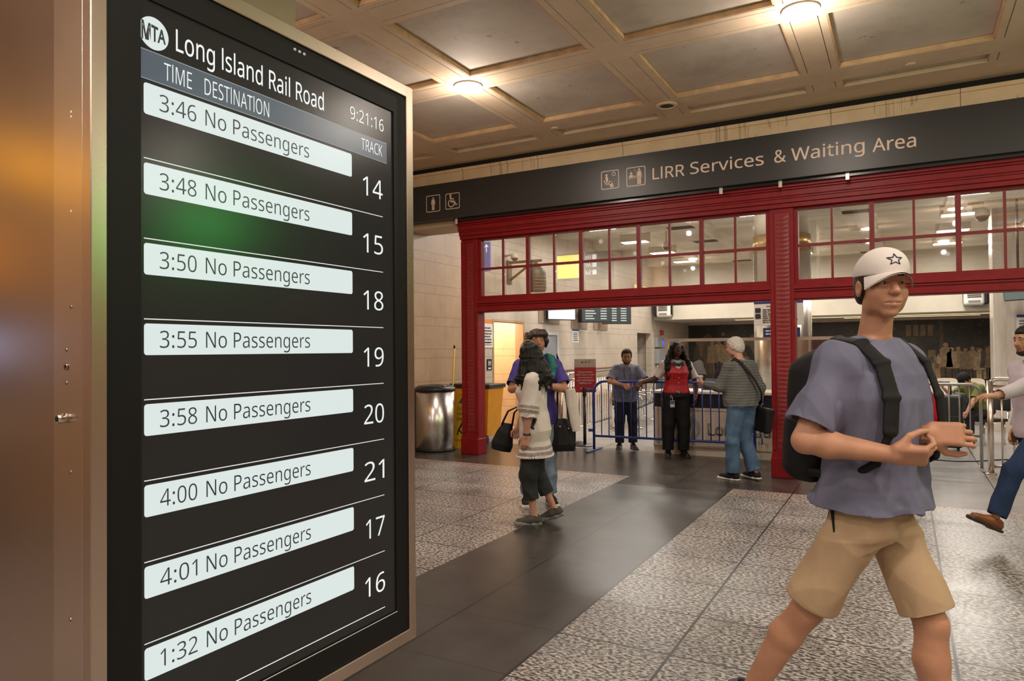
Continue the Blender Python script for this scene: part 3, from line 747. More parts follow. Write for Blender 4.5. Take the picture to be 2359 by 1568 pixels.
for x0, x1, y, lb in ((-4.6,-0.4,22.55,'left warm strip light under the low ceiling before the mural'), (-0.2,2.1,22.55,'right warm strip light under the low ceiling before the mural'), (-1.6,1.9,23.6,'rear warm strip light under the low ceiling close to the mural')):
    t = thing('strip_light', lb, 'ceiling light', ((x0+x1)/2,y,2.53))
    MB().bbox(x0,y-0.05,2.485,x1,y+0.05,2.535,0.005,1).build('housing', M_PL, t); MB().box(x0+0.03,y-0.035,2.478,x1-0.03,y+0.035,2.486).build('tube', M_TUBEW, t)
light('mural_wash', 'AREA', (-2.3,23.2,2.46), 60, (1.0,0.82,0.6), 7.0, size_y=0.15)
# lobby behind the lit doorway
t = thing('lobby_lamp', 'warm round lamp lighting the small lobby beyond the doorway', 'ceiling light', (-7.95,12.5,2.5))
MB().lathe([(0.11,2.5),(0.11,2.47),(0.09,2.455),(0.001,2.455)],20,(-7.95,12.5)).build('diffuser', mat('lobby_lens', (1,1,1), 0.4, emit=(1,0.75,0.45), estr=12), t)
light('lamp_light', 'POINT', (-7.95,12.4,2.25), 95, (1.0,0.84,0.60), 0.1, parent=t)
# ================================================================ things beside the left post
M_BLKP = mat('black_plastic', (0.014,0.013,0.013), 0.38)
M_STEELV = brushed('stainless_bin', (0.62,0.59,0.56), 0.26, (14,14,0.4), bump=0.03)
c = (-6.665, 9.42)
t = thing('waste_bin', 'round stainless steel waste bin with black lid against the stone wall', 'waste bin', (*c,0))
MB().lathe([(0.28,0.0),(0.30,0.0),(0.30,0.03),(0.315,0.05),(0.315,0.96),(0.30,0.965)], 48, c).build('body', M_STEELV, t)
MB().lathe([(0.298,0.0),(0.322,0.002),(0.322,0.035),(0.316,0.04)], 40, c, cap=False).build('foot_ring', M_BLKP, t)
m = MB(); m.lathe([(0.315,0.955),(0.330,0.958),(0.332,0.995),(0.322,1.01),(0.28,1.045),(0.20,1.055),(0.11,1.05)], 48, c, cap=False); m.lathe([(0.11,1.05),(0.105,1.0),(0.001,0.99)], 32, c, cap=False); m.build('lid', M_BLKP, t)
m = MB(); m.bbox(-6.47,9.28,1.03,-6.40,9.36,1.055,0.01,1); m.build('lid_latch', mat('red_plastic', (0.22,0.02,0.02), 0.4), t)
# caution sign
M_YP = mat('yellow_plastic', (0.80,0.46,0.012), 0.42, noise=0.06, nscale=10)
M_YP2 = mat('orange_plastic', (0.78,0.33,0.012), 0.45, noise=0.07, nscale=6)
M_PRT = mat('print_black', (0.02,0.018,0.015), 0.5)
t = thing('caution_sign', 'yellow folding wet floor caution sign standing between bin and red post', 'caution sign', (-6.40,9.85,0))
M0 = Matrix.Translation((-6.40,9.72,0)) @ Matrix.Rotation(0.10,4,'Z') @ Matrix.Rotation(-0.13,4,'X')
P = [(-0.16,0.0),(0.16,0.0),(0.16,0.03),(0.145,0.05),(0.115,0.86),(0.06,0.93),(-0.06,0.93),(-0.115,0.86),(-0.145,0.05),(-0.16,0.03)]
FR = M0 @ Matrix(((1,0,0,0),(0,0,-1,0),(0,1,0,0),(0,0,0,1)))
pn = MB().prism(P, FR @ Matrix.Translation((0,0,-0.015)), 0.015).build('front_panel', M_YP, t)
for k, wd in enumerate(('CAUTION','CUIDADO','ATENCION')):
    text(wd, FR @ Matrix.Translation((-0.078,0.63-k*0.085,0.001)), 0.17, 0.045, M_PRT, pn, off=0.02)
def flat(name, polys, M, m_, parent, lift=0.001):
    m = MB(); M = M @ Matrix.Translation((0,0,lift))
    for P in polys: m._f([m.bm.verts.new(M @ Vector((x,y,0))) for x, y in P])
    return m.build(name, m_, parent)
flat('warning_triangle', [[(-0.06,0.74),(0.06,0.74),(0.0,0.84)]], FR, M_PRT, pn)
flat('falling_figure', [circ(0.03,0.42,0.02), bar2(0.02,0.40,-0.03,0.30,0.035), bar2(-0.03,0.30,0.05,0.24,0.025), bar2(-0.03,0.31,-0.05,0.22,0.025), bar2(0.02,0.39,0.075,0.36,0.018)], FR, M_PRT, pn)
text('Danger', FR @ Matrix.Translation((-0.085,0.12,0.001)), 0.12, 0.035, M_PRT, pn, off=0.0)
M1 = Matrix.Translation((-6.40,10.02,0)) @ Matrix.Rotation(0.10,4,'Z') @ Matrix.Rotation(0.20,4,'X') @ Matrix(((1,0,0,0),(0,0,-1,0),(0,1,0,0),(0,0,0,1)))
MB().prism(P, M1, 0.015).build('rear_panel', M_YP, t)
# mop
t = thing('mop', 'yellow handled mop leaning upright behind the waste bin', 'mop', (-6.75,10.1,0))
MB().tube([(-6.80,10.06,0.10),(-6.757,10.13,1.655)], 0.0125, 12).build('handle', M_YP, t)
MB().tube([(-6.757,10.13,1.645),(-6.7565,10.131,1.70)], 0.016, 12).build('tip', M_BLKP, t)
m = MB(); m.bbox(-6.88,10.0,0.06,-6.72,10.12,0.12,0.012,1)
for k in range(9): m.tube([(-6.87+k*0.017,10.06,0.07),(-6.88+k*0.019,10.04-0.02*(k%3),0.03),(-6.89+k*0.022,10.03-0.03*(k%2),0.008)], 0.008, 6)
m.build('mop_head', mat('mop_yarn', (0.45,0.42,0.36), 0.9), t)
# janitor bin
t = thing('janitor_cart', 'orange plastic waste cart with black rim behind the red post', 'cart', (-6.55,10.55,0))
def taper(m, x0, x1, y0, y1, z0, z1, k):
    cx, cy = (x0+x1)/2, (y0+y1)/2
    lo = [(cx+(x-cx)*k, cy+(y-cy)*k, z0) for x, y in ((x0,y0),(x1,y0),(x1,y1),(x0,y1))]; hi = [(x,y,z1) for x, y in ((x0,y0),(x1,y0),(x1,y1),(x0,y1))]
    a = [m.bm.verts.new(p) for p in lo]; b = [m.bm.verts.new(p) for p in hi]; m._f(a[::-1]); m._f(b)
    for i in range(4): m._f([a[i], a[(i+1)%4], b[(i+1)%4], b[i]])
m = MB(); taper(m, -6.93,-6.17,10.28,10.80,0.14,0.99,0.84); m.build('bin_body', M_YP2, t)
m = MB(); m.bbox(-6.96,10.25,0.955,-6.14,10.83,1.03,0.015,2); m.build('rim', M_BLKP, t)
for x, y in ((-6.84,10.34),(-6.26,10.34),(-6.84,10.74),(-6.26,10.74)):
    m = MB(); m.lathe([(0.02,-0.02),(0.068,-0.02),(0.07,0.0),(0.068,0.02),(0.02,0.02)], 20, M=Matrix.Translation((x,y,0.07)) @ Matrix.Rotation(PI/2,4,'Y')); m.box(x-0.03,y-0.03,0.08,x+0.03,y+0.03,0.16); m.build('caster', M_BLKP, t)

# ================================================================ things on the left wall (faces +X)
M_WP = mat('paper_white', (0.74,0.72,0.68), 0.6)
M_ALU = mat('aluminium', (0.55,0.53,0.50), 0.38, 0.7)
M_DB = mat('panel_darkblue', (0.03,0.035,0.06), 0.4)
FWL = frame((XL,0,0), (0,1,0), (0,0,1))           # x = world Y, y = world Z, reader on +X side
def wl(y, z, lift=0.0): return FWL @ Matrix.Translation((y, z, lift))
def scribble(M, x0, x1, ytop, n, step, hgt, m_, parent, seed=1, name='print_line'):
    """lines of small print too small to read"""
    rr = random.Random(seed); P = []
    for k in range(n):
        x = x0; y = ytop-k*step; end = x1-(x1-x0)*(0.0 if k % 3 else 0.12)-rr.random()*0.12*(x1-x0)
        while x < end:
            wd = (0.05+0.10*rr.random())*(x1-x0); P.append([(x,y),(min(x+wd,end),y),(min(x+wd,end),y+hgt),(x,y+hgt)]); x += wd+0.02*(x1-x0)
    return flat(name, P, M, m_, parent)
t = thing('wall_notice', 'tall white printed notice on the wall under orange tape beside the lit doorway', 'notice', (XL,11.55,1.60))
MB().box(XL+0.001,11.34,1.66,XL+0.012,11.82,2.12).build('board', M_WP, t)
fl_ = wl(0,0,0.012)
scribble(fl_, 11.40,11.79,2.02,6,0.055,0.028, M_PRT, t, 3); scribble(fl_,11.40,11.79,1.74,2,0.035,0.014, M_PRT, t, 4)
MB().box(XL+0.001,11.36,2.135,XL+0.006,11.83,2.20).build('tape', mat('orange_tape', (0.75,0.22,0.02), 0.5), t)
t = thing('restroom_plaque', 'small black restroom plaque with white figures left of the lit doorway', 'plaque', (XL,11.68,1.22))
MB().bbox(XL+0.001,11.60,1.225,XL+0.014,11.775,1.44,0.003,1).build('plate', M_BLKP, t)
flat('restroom_figure', man(11.66,1.31,0.10)+man(11.715,1.31,0.10), wl(0,0), M_WP, t, 0.0145)
flat('restroom_text', [[(11.64,1.245),(11.735,1.245),(11.735,1.275),(11.64,1.275)]], wl(0,0), M_WP, t, 0.0145)
# folding gate by the doorway
M_GATE = mat('gate_brown', (0.17,0.09,0.045), 0.45, 0.3)
t = thing('folding_gate', 'folded brown metal scissor gate at the right side of the lit doorway', 'gate', (XL+0.1,13.2,0))
for k in range(6): MB().box(XL+0.03+0.012*(k%2),13.13+k*0.045,0.08,XL+0.06+0.012*(k%2),13.15+k*0.045,1.98).build('gate_bar', M_GATE, t)
m = MB()
for z in (0.5,1.0,1.5,1.9):
    for k in range(5): m.tube([(XL+0.065,13.14+k*0.045,z),(XL+0.065,13.185+k*0.045,z-0.12)],0.005,6)
m.build('lattice', M_GATE, t)
# door frame of lit doorway
m = MB(); m.box(XL-0.18,D1-0.02,0,XL+0.012,D1+0.05,DZ); m.box(XL-0.18,D0-0.04,DZ,XL+0.012,D1+0.05,DZ+0.045); m.box(XL-0.18,D0-0.03,0,XL+0.012,D0+0.01,DZ)
struct('trim_7', m, mat('doorframe_tan', (0.45,0.29,0.16), 0.45))
m = MB(); m.box(XL,11.5,0,XL+0.02,D0-0.03,0.30); struct('baseboard_left', m, mat('base_dark', (0.05,0.042,0.036), 0.5))
# grey steel door
dr = thing('door_1', None, None, (XL,14.1,0)); dr['kind'] = 'structure'
MB().box(XL+0.002,13.52,0.01,XL+0.03,14.66,1.94).build('door_leaf', mat('door_grey', (0.22,0.225,0.24), 0.5), dr)
m = MB(); m.box(XL,13.42,0,XL+0.05,13.52,1.94); m.box(XL,14.66,0,XL+0.05,14.76,1.94); m.box(XL,13.42,1.94,XL+0.05,14.76,2.02); m.build('door_frame', mat('door_frame_grey', (0.45,0.44,0.43), 0.45), dr)
m = MB(); m.tube([(XL+0.03,14.53,1.02),(XL+0.09,14.53,1.02),(XL+0.09,14.42,1.02)],0.011,8); m.build('door_handle', M_CHR, dr)
# monitors
M_MON = mat('monitor_black', (0.012,0.012,0.013), 0.35)
M_SCW = mat('monitor_white', (0.3,0.3,0.3), 0.3, emit=(0.80,0.88,0.84), estr=1.0)
M_SCT = mat('monitor_teal', (0.1,0.3,0.3), 0.3, emit=(0.25,0.62,0.64), estr=1.0)
M_SCD = mat('monitor_dark', (0.02,0.02,0.02), 0.25, emit=(0.035,0.043,0.04), estr=1.0)
M_SCL = mat('monitor_lines', (0.2,0.2,0.2), 0.3, emit=(0.42,0.48,0.45), estr=1.0)
M_MNT = mat('mount_shadow_plate', (0.28,0.20,0.14), 0.5)  # brown plate behind a monitor, also paints its shadow on the wall
t = thing('info_monitor', 'small bright white information monitor on the stone wall above the grey door', 'monitor', (XL,14.4,2.3))
MB().box(XL,13.80,2.20,XL+0.02,14.86,2.70).build('mount_shadow_plate', M_MNT, t)
MM = Matrix.Translation((XL+0.13,14.42,2.53)) @ Matrix.Rotation(0.50-PI/2,4,'Z')    # local: x right when read... y back
def monitor(t, M, wd, ht, dp_, scr, fill):
    m = MB(); m.bbox(-wd/2,-0.001,-ht/2,wd/2,dp_,ht/2,0.008,1,M); m.build('case', M_MON, t)
    FM = M @ Matrix(((1,0,0,0),(0,0,-1,-0.002),(0,1,0,0),(0,0,0,1)))
    s_ = flat('screen', [[(-wd/2+0.02,-ht/2+0.02),(wd/2-0.02,-ht/2+0.02),(wd/2-0.02,ht/2-0.02),(-wd/2+0.02,ht/2-0.02)]], FM, scr, t)
    fill(FM, s_)
def f1(FM, s_):
    flat('logo', [circ(-0.12,0.02,0.05)], FM, M_SCT, s_, 0.002); scribble(FM,0.0,0.22,0.03,2,0.07,0.03,M_SCT,s_,5)
def mrot(nx, ny):           # local -Y points along (nx, ny)
    return math.atan2(nx, -ny)
MM = Matrix.Translation((XL+0.30,14.38,2.52)) @ Matrix.Rotation(mrot(0.9,-0.45),4,'Z')
MB().box(XL,14.30,2.40,XL+0.22,14.46,2.60).build('arm', M_MON, t)
monitor(t, MM, 0.80, 0.50, 0.06, M_SCW, f1)
def f2(seed):
    def g(FM, s_):
        for k in range(6):
            flat('listing_line', [[(-0.30,0.15-k*0.062),(-0.02-0.04*((k*seed)%3),0.15-k*0.062),(-0.02-0.04*((k*seed)%3),0.175-k*0.062),(-0.30,0.175-k*0.062)],[(0.10,0.15-k*0.062),(0.26,0.15-k*0.062),(0.26,0.175-k*0.062),(0.10,0.175-k*0.062)]], FM, M_SCL, s_, 0.002)
    return g
for i, (y, lb) in enumerate(((15.95,'dark departure monitor angled out from the wall, nearer the grey door'),(17.35,'dark departure monitor angled out from the wall, farther from the grey door'))):
    t = thing('departure_monitor', lb, 'monitor', (XL,y,2.25), 'departure monitors on the stone wall')
    MB().box(XL,y-0.42,2.12,XL+0.02,y+0.55,2.85).build('mount_shadow_plate', M_MNT, t)
    MB().box(XL,y+0.05,2.42,XL+0.40,y+0.13,2.56).build('arm', M_MON, t)
    MM = Matrix.Translation((XL+0.50,y,2.50)) @ Matrix.Rotation(mrot(0.72,-0.70),4,'Z')
    monitor(t, MM, 0.80, 0.48, 0.22 if i == 0 else 0.08, M_SCD, f2(2+i))
t = thing('ticket_notice', 'white paper notice with blue header taped under the monitors', 'notice', (XL,15.8,1.82))
MB().box(XL+0.001,15.60,1.78,XL+0.006,15.99,2.10).build('sheet', M_WP, t)
MB().box(XL+0.006,15.60,2.06,XL+0.007,15.99,2.10).build('header', mat('header_blue', (0.02,0.03,0.16), 0.5), t)
scribble(wl(0,0,0.0065),15.65,15.95,2.00,5,0.045,0.02,M_PRT,t,9)
MB_ = MB().tube([(XL+0.07,14.95,1.12),(XL+0.07,20.2,1.12)],0.022,10)
t = thing('wall_handrail', 'brown wall handrail along the stone wall behind the metal railing', 'handrail', (XL,15.9,1.1))
MB_.build('rail', mat('handrail_brown', (0.20,0.09,0.05), 0.4), t)
for y in (15.2,16.6,18.2,19.8): MB().tube([(XL,y,1.07),(XL+0.06,y,1.07),(XL+0.07,y,1.11)],0.010,8).build('bracket', M_ALU, t)
# electrical boxes
M_EBOX = mat('electrical_grey', (0.27,0.275,0.28), 0.5)
t = thing('call_box', 'grey wall call box with a blue lit button near the counter glass', 'call box', (XL,22.3,1.66))
MB().bbox(XL,22.02,1.66,XL+0.10,22.72,1.98,0.01,1).build('case', M_EBOX, t)
MB().ball((XL+0.11,22.58,1.80),(0.04,0.075,0.075),14,8).build('button', mat('lit_blue', (0.02,0.03,0.2), 0.3, emit=(0.05,0.12,0.9), estr=1.0), t)
t = thing('electrical_cabinet', 'grey electrical cabinet with conduits below on the far stone wall', 'cabinet', (XL,22.5,0.9))
MB().bbox(XL,22.02,1.13,XL+0.14,22.95,1.60,0.012,1).build('case', M_EBOX, t)
for k in range(5): MB().tube([(XL+0.06,22.10+k*0.19,0.86),(XL+0.06,22.10+k*0.19,1.14)],0.022,8).build('conduit', M_ALU, t)
MB().bbox(XL,22.42,0.72,XL+0.12,22.95,0.90,0.01,1).build('red_box', mat('box_red', (0.40,0.05,0.02), 0.5), t)
MB().bbox(XL,22.02,0.70,XL+0.12,22.38,0.90,0.01,1).build('grey_box', M_EBOX, t)
tag(MB().bbox(XL,22.62,2.06,XL+0.08,22.78,2.22,0.01,1).build('fire_alarm', mat('box_red2', (0.35,0.02,0.02), 0.5)), 'small red fire alarm box above the grey electrical cabinet', 'fire alarm')
# wall bracket with lantern, seen through the transom
M_DKM = mat('dark_green_metal', (0.028,0.034,0.028), 0.5, 0.3)
t = thing('wall_lantern', 'dark lantern hanging from a wall bracket seen through the transom panes', 'lantern', (XL,12.9,2.8))
m = MB(); m.box(XL,12.42,2.95,XL+0.03,12.58,3.42); m.tube([(XL+0.03,12.5,3.38),(XL+0.75,12.5,3.38)],0.028,8); m.tube([(XL+0.03,12.5,3.02),(XL+0.55,12.5,3.36)],0.026,8); m.build('bracket', M_DKM, t)
cx, cy = XL+0.62, 12.5
m = MB(); m.lathe([(0.01,3.36),(0.05,3.33),(0.06,3.30),(0.17,3.20),(0.20,3.14),(0.20,2.80),(0.18,2.76),(0.02,2.76)], 16, (cx,cy)); m.build('lantern_body', M_DKM, t)
for k in range(5): MB().tube([(cx+0.205*math.cos(a),cy+0.205*math.sin(a),3.04-k*0.06) for a in [math.radians(-80+i*10) for i in range(13)]],0.006,6).build('guard_ring', mat('lantern_bronze', (0.30,0.15,0.05), 0.4, 0.6), t)
t = thing('blade_sign', 'narrow blue blade sign with white arrow at the top left pane', 'sign', (XL,11.45,3.15))
MB().bbox(XL,11.43,3.10,XL+0.20,11.47,3.66,0.006,1).build('panel', mat('blade_blue', (0.06,0.06,0.22), 0.4, emit=(0.13,0.13,0.38), estr=1.0), t)
FB = frame((0,11.429,0),(1,0,0),(0,0,1))
flat('arrow', [bar2(XL+0.12,3.46,XL+0.12,3.60,0.018), bar2(XL+0.122,3.605,XL+0.082,3.555,0.018), bar2(XL+0.118,3.605,XL+0.158,3.555,0.018)], FB, M_WTX, t)

# ================================================================ waiting area: bulkhead heaters, cameras, column, mural
def heater(x0, x1, z0, z1, side, label):
    t = thing('wall_heater', label, 'heater', ((x0+x1)/2, YB, z0))
    m = MB(); m.bbox(x0,YB-0.42,z0,x1,YB-0.12,z1,0.07,4); m.build('case', mat('heater_white', (0.68,0.66,0.61), 0.4), t)
    m = MB(); sx = 0.10*side; m.bbox(min(x0,x0+sx),YB-0.36,z0+0.02,max(x1,x1+sx),YB-0.001,z1-0.01,0.05,3); m.build('rear_case', M_BLKP, t)
    for k in range(6): MB().box(x0+0.08,YB-0.432,z0+0.20+k*0.045,x1-0.08,YB-0.415,z0+0.222+k*0.045).build('louvre', M_BLKP, t)
    MB().box(x0+0.10,YB-0.430,z0+0.07,x1-0.10,YB-0.415,z0+0.12).build('label_plate', mat('heater_plate', (0.2,0.19,0.18), 0.5), t)
heater(-6.80,-6.36,2.60,3.14,-1,'white wall heater with black side high on the left of the bulkhead')
heater(1.36,1.82,2.66,3.14,1,'white wall heater with black side high on the right of the bulkhead')
def dome(x, y, z, r, label, arm=None):
    t = thing('dome_camera', label, 'camera', (x,y,z))
    m = MB(); m.lathe([(r*0.55,z+r*1.3),(r*1.0,z+r*0.9),(r*1.15,z+0.0),(r*1.1,z-0.01)],20,(x,y)); 
    if arm: m.tube([(XL,y,z+0.05),(x,y,z+r*1.2)],0.025,8)
    else: m.tube([(x,y,z+r),(x,y,4.419)],0.025,8)
    m.build('housing', M_PL, t); m = MB(); m.ball((x,y,z),(r,r,r*1.0),18,12); m.build('dome', mat('dome_smoke', (0.02,0.018,0.016), 0.12), t)
dome(1.28,15.4,3.98,0.11,'dark dome security camera seen through the right transom panes')
dome(-6.78,12.35,3.45,0.07,'dark dome security camera on the stone wall seen through the left panes',True)
dome(-4.75,15.9,3.95,0.08,'dark dome security camera seen through the middle panes of the left transom')
M_COL = brushed('stainless_hall', (0.72,0.68,0.62), 0.25, (20,20,0.3), bump=0.02)
cc = (-1.84,13.0)
t = thing('hall_column', 'round brushed steel column with brass band behind the red centre post', 'column', (*cc,0))
MB().lathe([(0.47,0),(0.47,3.27)],48,cc).build('cladding', M_COL, t)
MB().lathe([(0.475,3.27),(0.475,3.54)],48,cc).build('brass_band', mat('brass', (0.55,0.34,0.12), 0.3, 0.9), t)
MB().lathe([(0.44,3.54),(0.44,4.2)],48,cc).build('capital', M_PL, t)
t = thing('welcome_sign', 'white waiting room rules sign on the steel column behind the centre post', 'sign', (-1.84,12.47,1.98))
MB().bbox(-2.22,12.47,1.98,-1.44,12.50,2.40,0.004,1).build('board', mat('sign_cream', (0.62,0.56,0.50), 0.5), t)
MB().box(-2.22,12.467,2.35,-1.44,12.471,2.40).build('header', mat('header_blue'), t)
FW = frame((0,12.4665,0),(1,0,0),(0,0,1))
text('Welcome', FW @ Matrix.Translation((-2.02,2.285,0)), 0.24, 0.035, M_PRT, t, off=0.02)
for k in range(2): flat('rule_symbol', [rrect(-2.20,2.20-k*0.10,-2.11,2.28-k*0.10,0.01)], FW, M_PRT, t)
scribble(FW,-2.08,-1.50,2.24,7,0.035,0.015,M_PRT,t,11)
t = thing('blue_plaque', 'dark blue plaque on the steel column under the rules sign', 'plaque', (-1.8,12.49,1.75)); MB().bbox(-2.08,12.49,1.77,-1.5,12.53,1.94,0.004,1).build('plate', mat('plaque_blue', (0.02,0.03,0.10), 0.4), t); scribble(frame((0,12.489,0),(1,0,0),(0,0,1)),-2.04,-1.54,1.88,2,0.05,0.02,M_WP,t,12)
# mural
t_ = NT('mural_print', rough=0.35)
p = t_.pos(); x, y, z = t_.sep(p)
n = t_.noise(p, 2.2, 6, 0.62); n2 = t_.noise(p, 9.0, 4, 0.6)
c = t_.ramp(n, [(0.42, (0.010,0.009,0.008)), (0.58, (0.030,0.023,0.016)), (0.70, (0.075,0.055,0.034))])
c = t_.mix(t_.math('MULTIPLY', t_.math('GREATER_THAN', n2, 0.64), 0.5), c, (0.12,0.085,0.05))
t_.l(c, t_.b.inputs['Base Color']); M_MUR = t_.m
SEP = [mat('sepia_%d' % k, cc_, 0.4, noise=0.30, nscale=9) for k, cc_ in enumerate(((0.34,0.235,0.13),(0.24,0.165,0.09),(0.17,0.115,0.065),(0.08,0.055,0.032),(0.42,0.31,0.19)))]
mu = thing('station_mural', 'long dark sepia wall mural of old time travellers on the back wall', 'mural', (-2.3,YBK,0.3))
MB().box(-6.96,YBK-0.03,0.30,2.6,YBK-0.002,2.45).build('print', M_MUR, mu)
FMU = frame((0,YBK-0.031,0),(1,0,0),(0,0,1))
def figure(cx, zb, h, k, coat, rr):
    P = [circ(cx+0.01*h*rr.uniform(-1,1), zb+h*0.925, h*0.062, 12)]
    w1, w2 = h*0.125, h*(0.17 if coat else 0.10)
    body = [(cx-w2,zb+h*0.32),(cx+w2,zb+h*0.32),(cx+w1*1.05,zb+h*0.62),(cx+w1*1.12,zb+h*0.80),(cx+w1*0.5,zb+h*0.865),(cx-w1*0.5,zb+h*0.865),(cx-w1*1.12,zb+h*0.80),(cx-w1*1.05,zb+h*0.62)]
    flat('printed_figure', [body]+P, FMU, SEP[k], mu, 0.002+rr.random()*0.0015)
    flat('printed_legs', [bar2(cx-h*0.05,zb,cx-h*0.05,zb+h*0.33,h*0.055), bar2(cx+h*0.055,zb+0.02*h,cx+h*0.05,zb+h*0.33,h*0.055)], FMU, SEP[3 if k != 3 else 2], mu, 0.0015)
    if rr.random() < 0.45: flat('printed_hat', [[(cx-h*0.10,zb+h*0.955),(cx+h*0.10,zb+h*0.955),(cx+h*0.055,zb+h*1.02),(cx-h*0.055,zb+h*1.02)]], FMU, SEP[rr.choice((1,2,3))], mu, 0.0045)
    return body
rr = random.Random(5)
for k, x in enumerate((1.13,1.30,1.47,1.66,1.84,2.02,2.20,2.35)): figure(x, 0.58+rr.uniform(-0.03,0.03), 1.12+rr.uniform(-0.14,0.10), (0,4,0,1,0,4,3,1)[k], True, rr)
flat('printed_suitcase', [rrect(1.93,0.62,2.08,0.86,0.02), rrect(2.11,0.60,2.19,0.85,0.02)], FMU, SEP[4], mu, 0.006)
flat('printed_floor', [[(0.10,0.45),(0.98,0.45),(0.98,1.10),(0.42,1.12),(0.10,0.95)]], FMU, SEP[0], mu, 0.0008)
flat('printed_window', [rrect(0.06+i*0.2,1.95,0.2+i*0.2,2.3,0.01) for i in range(4)]+[rrect(0.32,1.22,0.42,1.45,0.01), rrect(0.66,1.26,0.86,1.5,0.01)], FMU, SEP[2], mu, 0.001)
for k, x in enumerate((0.32,0.45,0.58,0.72,0.86,0.94)): figure(x, 0.86+0.04*(k%3), 0.42, (4,3,3,2,1,4)[k], False, rr)
flat('printed_pillar', [[(0.98,0.32),(1.08,0.32),(1.08,2.4),(0.98,2.4)]], FMU, SEP[3], mu, 0.001)
for k, x in enumerate((-6.1,-5.85,-5.6,-5.40)): figure(x, 0.70+0.05*(k%2), 1.20, (1,0,0,1)[k], True, rr)
for k, x in enumerate((-4.45,-4.2,-3.95)): figure(x, 0.80, 0.95, (2,1,0)[k], True, rr)
flat('printed_lamp', [circ(-5.7,2.12,0.07,20), circ(-4.7,2.02,0.06,20)], FMU, SEP[2], mu, 0.001)
flat('printed_arch', [[(-6.8,1.2),(-6.5,1.2),(-6.4,1.75),(-6.1,2.0),(-6.2,2.15),(-6.6,1.95),(-6.75,1.6)], [(-0.9,1.5),(-0.7,1.5),(-0.5,1.95),(-0.2,2.2),(-0.35,2.3),(-0.75,2.05)]], FMU, SEP[3], mu, 0.001)
# marble pier and things on the right
M_MARB = NT('marble_pier', rough=0.22)
p = M_MARB.pos(); mp = M_MARB.n('ShaderNodeMapping'); mp.inputs['Scale'].default_value = (7,7,0.8); M_MARB.l(p, mp.inputs['Vector'])
M_MARB.l(M_MARB.ramp(M_MARB.noise(mp.outputs['Vector'],1.0,6,0.6), [(0.3,(0.40,0.34,0.28)),(0.5,(0.54,0.47,0.40)),(0.7,(0.66,0.60,0.53))]), M_MARB.b.inputs['Base Color'])
t = thing('marble_pier', 'pale veined marble pier at the right edge behind the railing', 'pillar', (1.8,16.2,0))
MB().bbox(1.47,16.0,0,2.30,16.6,4.2,0.01,1).build('shaft', M_MARB.m, t)
m = MB(); m.box(1.44,15.97,0,2.33,16.63,0.15); m.build('plinth', M_MARB.m, t)
for x, y, lb, nx in ((1.78,15.2,'hanging monitor turned sideways beside the marble pier, left of two',-0.75),(2.25,15.0,'hanging monitor turned sideways beside the marble pier, at the right edge',-0.2)):
    t = thing('ceiling_monitor', lb, 'monitor', (x,y,2.4), 'monitors hanging by the marble pier')
    MM = Matrix.Translation((x,y,2.62)) @ Matrix.Rotation(mrot(nx,-0.8),4,'Z') @ Matrix.Rotation(0.16,4,'X')
    m = MB(); m.bbox(-0.30,0,-0.22,0.30,0.07,0.22,0.01,1,MM); m.build('case', M_MON, t)
    flat('screen', [[(-0.28,-0.2),(0.28,-0.2),(0.28,0.2),(-0.28,0.2)]], MM @ Matrix(((1,0,0,0),(0,0,-1,-0.001),(0,1,0,0),(0,0,0,1))), mat('monitor_green', (0.04,0.05,0.045), 0.25, emit=(0.10,0.125,0.11)), t)
    MB().tube([(x,y+0.06,2.80),(x,y+0.06,4.2)],0.02,8).build('pole', M_MON, t)
t = thing('pier_notice', 'white notice with blue header on the marble pier at the right edge', 'notice', (1.95,15.99,1.75))
MB().box(1.83,15.985,1.75,2.22,15.999,2.18).build('sheet', M_WP, t); MB().box(1.83,15.983,2.13,2.22,15.986,2.18).build('header', mat('header_blue'), t)
scribble(frame((0,15.984,0),(1,0,0),(0,0,1)),1.87,2.18,2.05,6,0.05,0.02,M_PRT,t,14)
# ================================================================ service counter
M_CTR = mat('counter_beige', (0.58,0.51,0.43), 0.35, noise=0.05, nscale=5)
M_CTW = mat('counter_top', (0.78,0.70,0.60), 0.3)
M_NAVY = mat('counter_navy', (0.012,0.014,0.030), 0.3)
CX0, CX1, CYF = -3.405, -0.75, 10.62
ct = thing('service_counter', 'beige station service counter with navy band and grey agency lettering', 'counter', ((CX0+CX1)/2, CYF+0.4, 0))
m = MB(); m.box(CX0,CYF+0.01,0,CX1,CYF+0.78,0.12); m.box(CX0-0.005,CYF-0.012,0.12,CX1,CYF+0.78,0.155); m.box(CX0,CYF-0.002,0.155,CX1,CYF+0.78,0.20); m.build('plinth', M_CTR, ct)
MB().box(CX0,CYF,0.20,CX1,CYF+0.76,0.715).build('front_panel', M_CTR, ct)
MB().box(CX0-0.004,CYF-0.012,0.675,CX1,CYF,0.715).build('panel_rail', M_CTR, ct)
MB().box(CX0,CYF+0.004,0.715,CX1,CYF+0.76,0.925).build('navy_band', M_NAVY, ct)
MB().bbox(CX0-0.03,CYF-0.05,0.925,CX1,CYF+0.80,0.962,0.006,1).build('worktop', M_CTW, ct)
FC = frame((0,CYF-0.0005,0),(1,0,0),(0,0,1))
M_CLT = mat('counter_letters', (0.36,0.33,0.29), 0.35, 0.5)
M_CRN = mat('counter_roundel', (0.42,0.405,0.38), 0.35, 0.3)
flat('agency_roundel', [circ(-2.865,0.40,0.185,48)], FC, M_CRN, ct, 0.004)
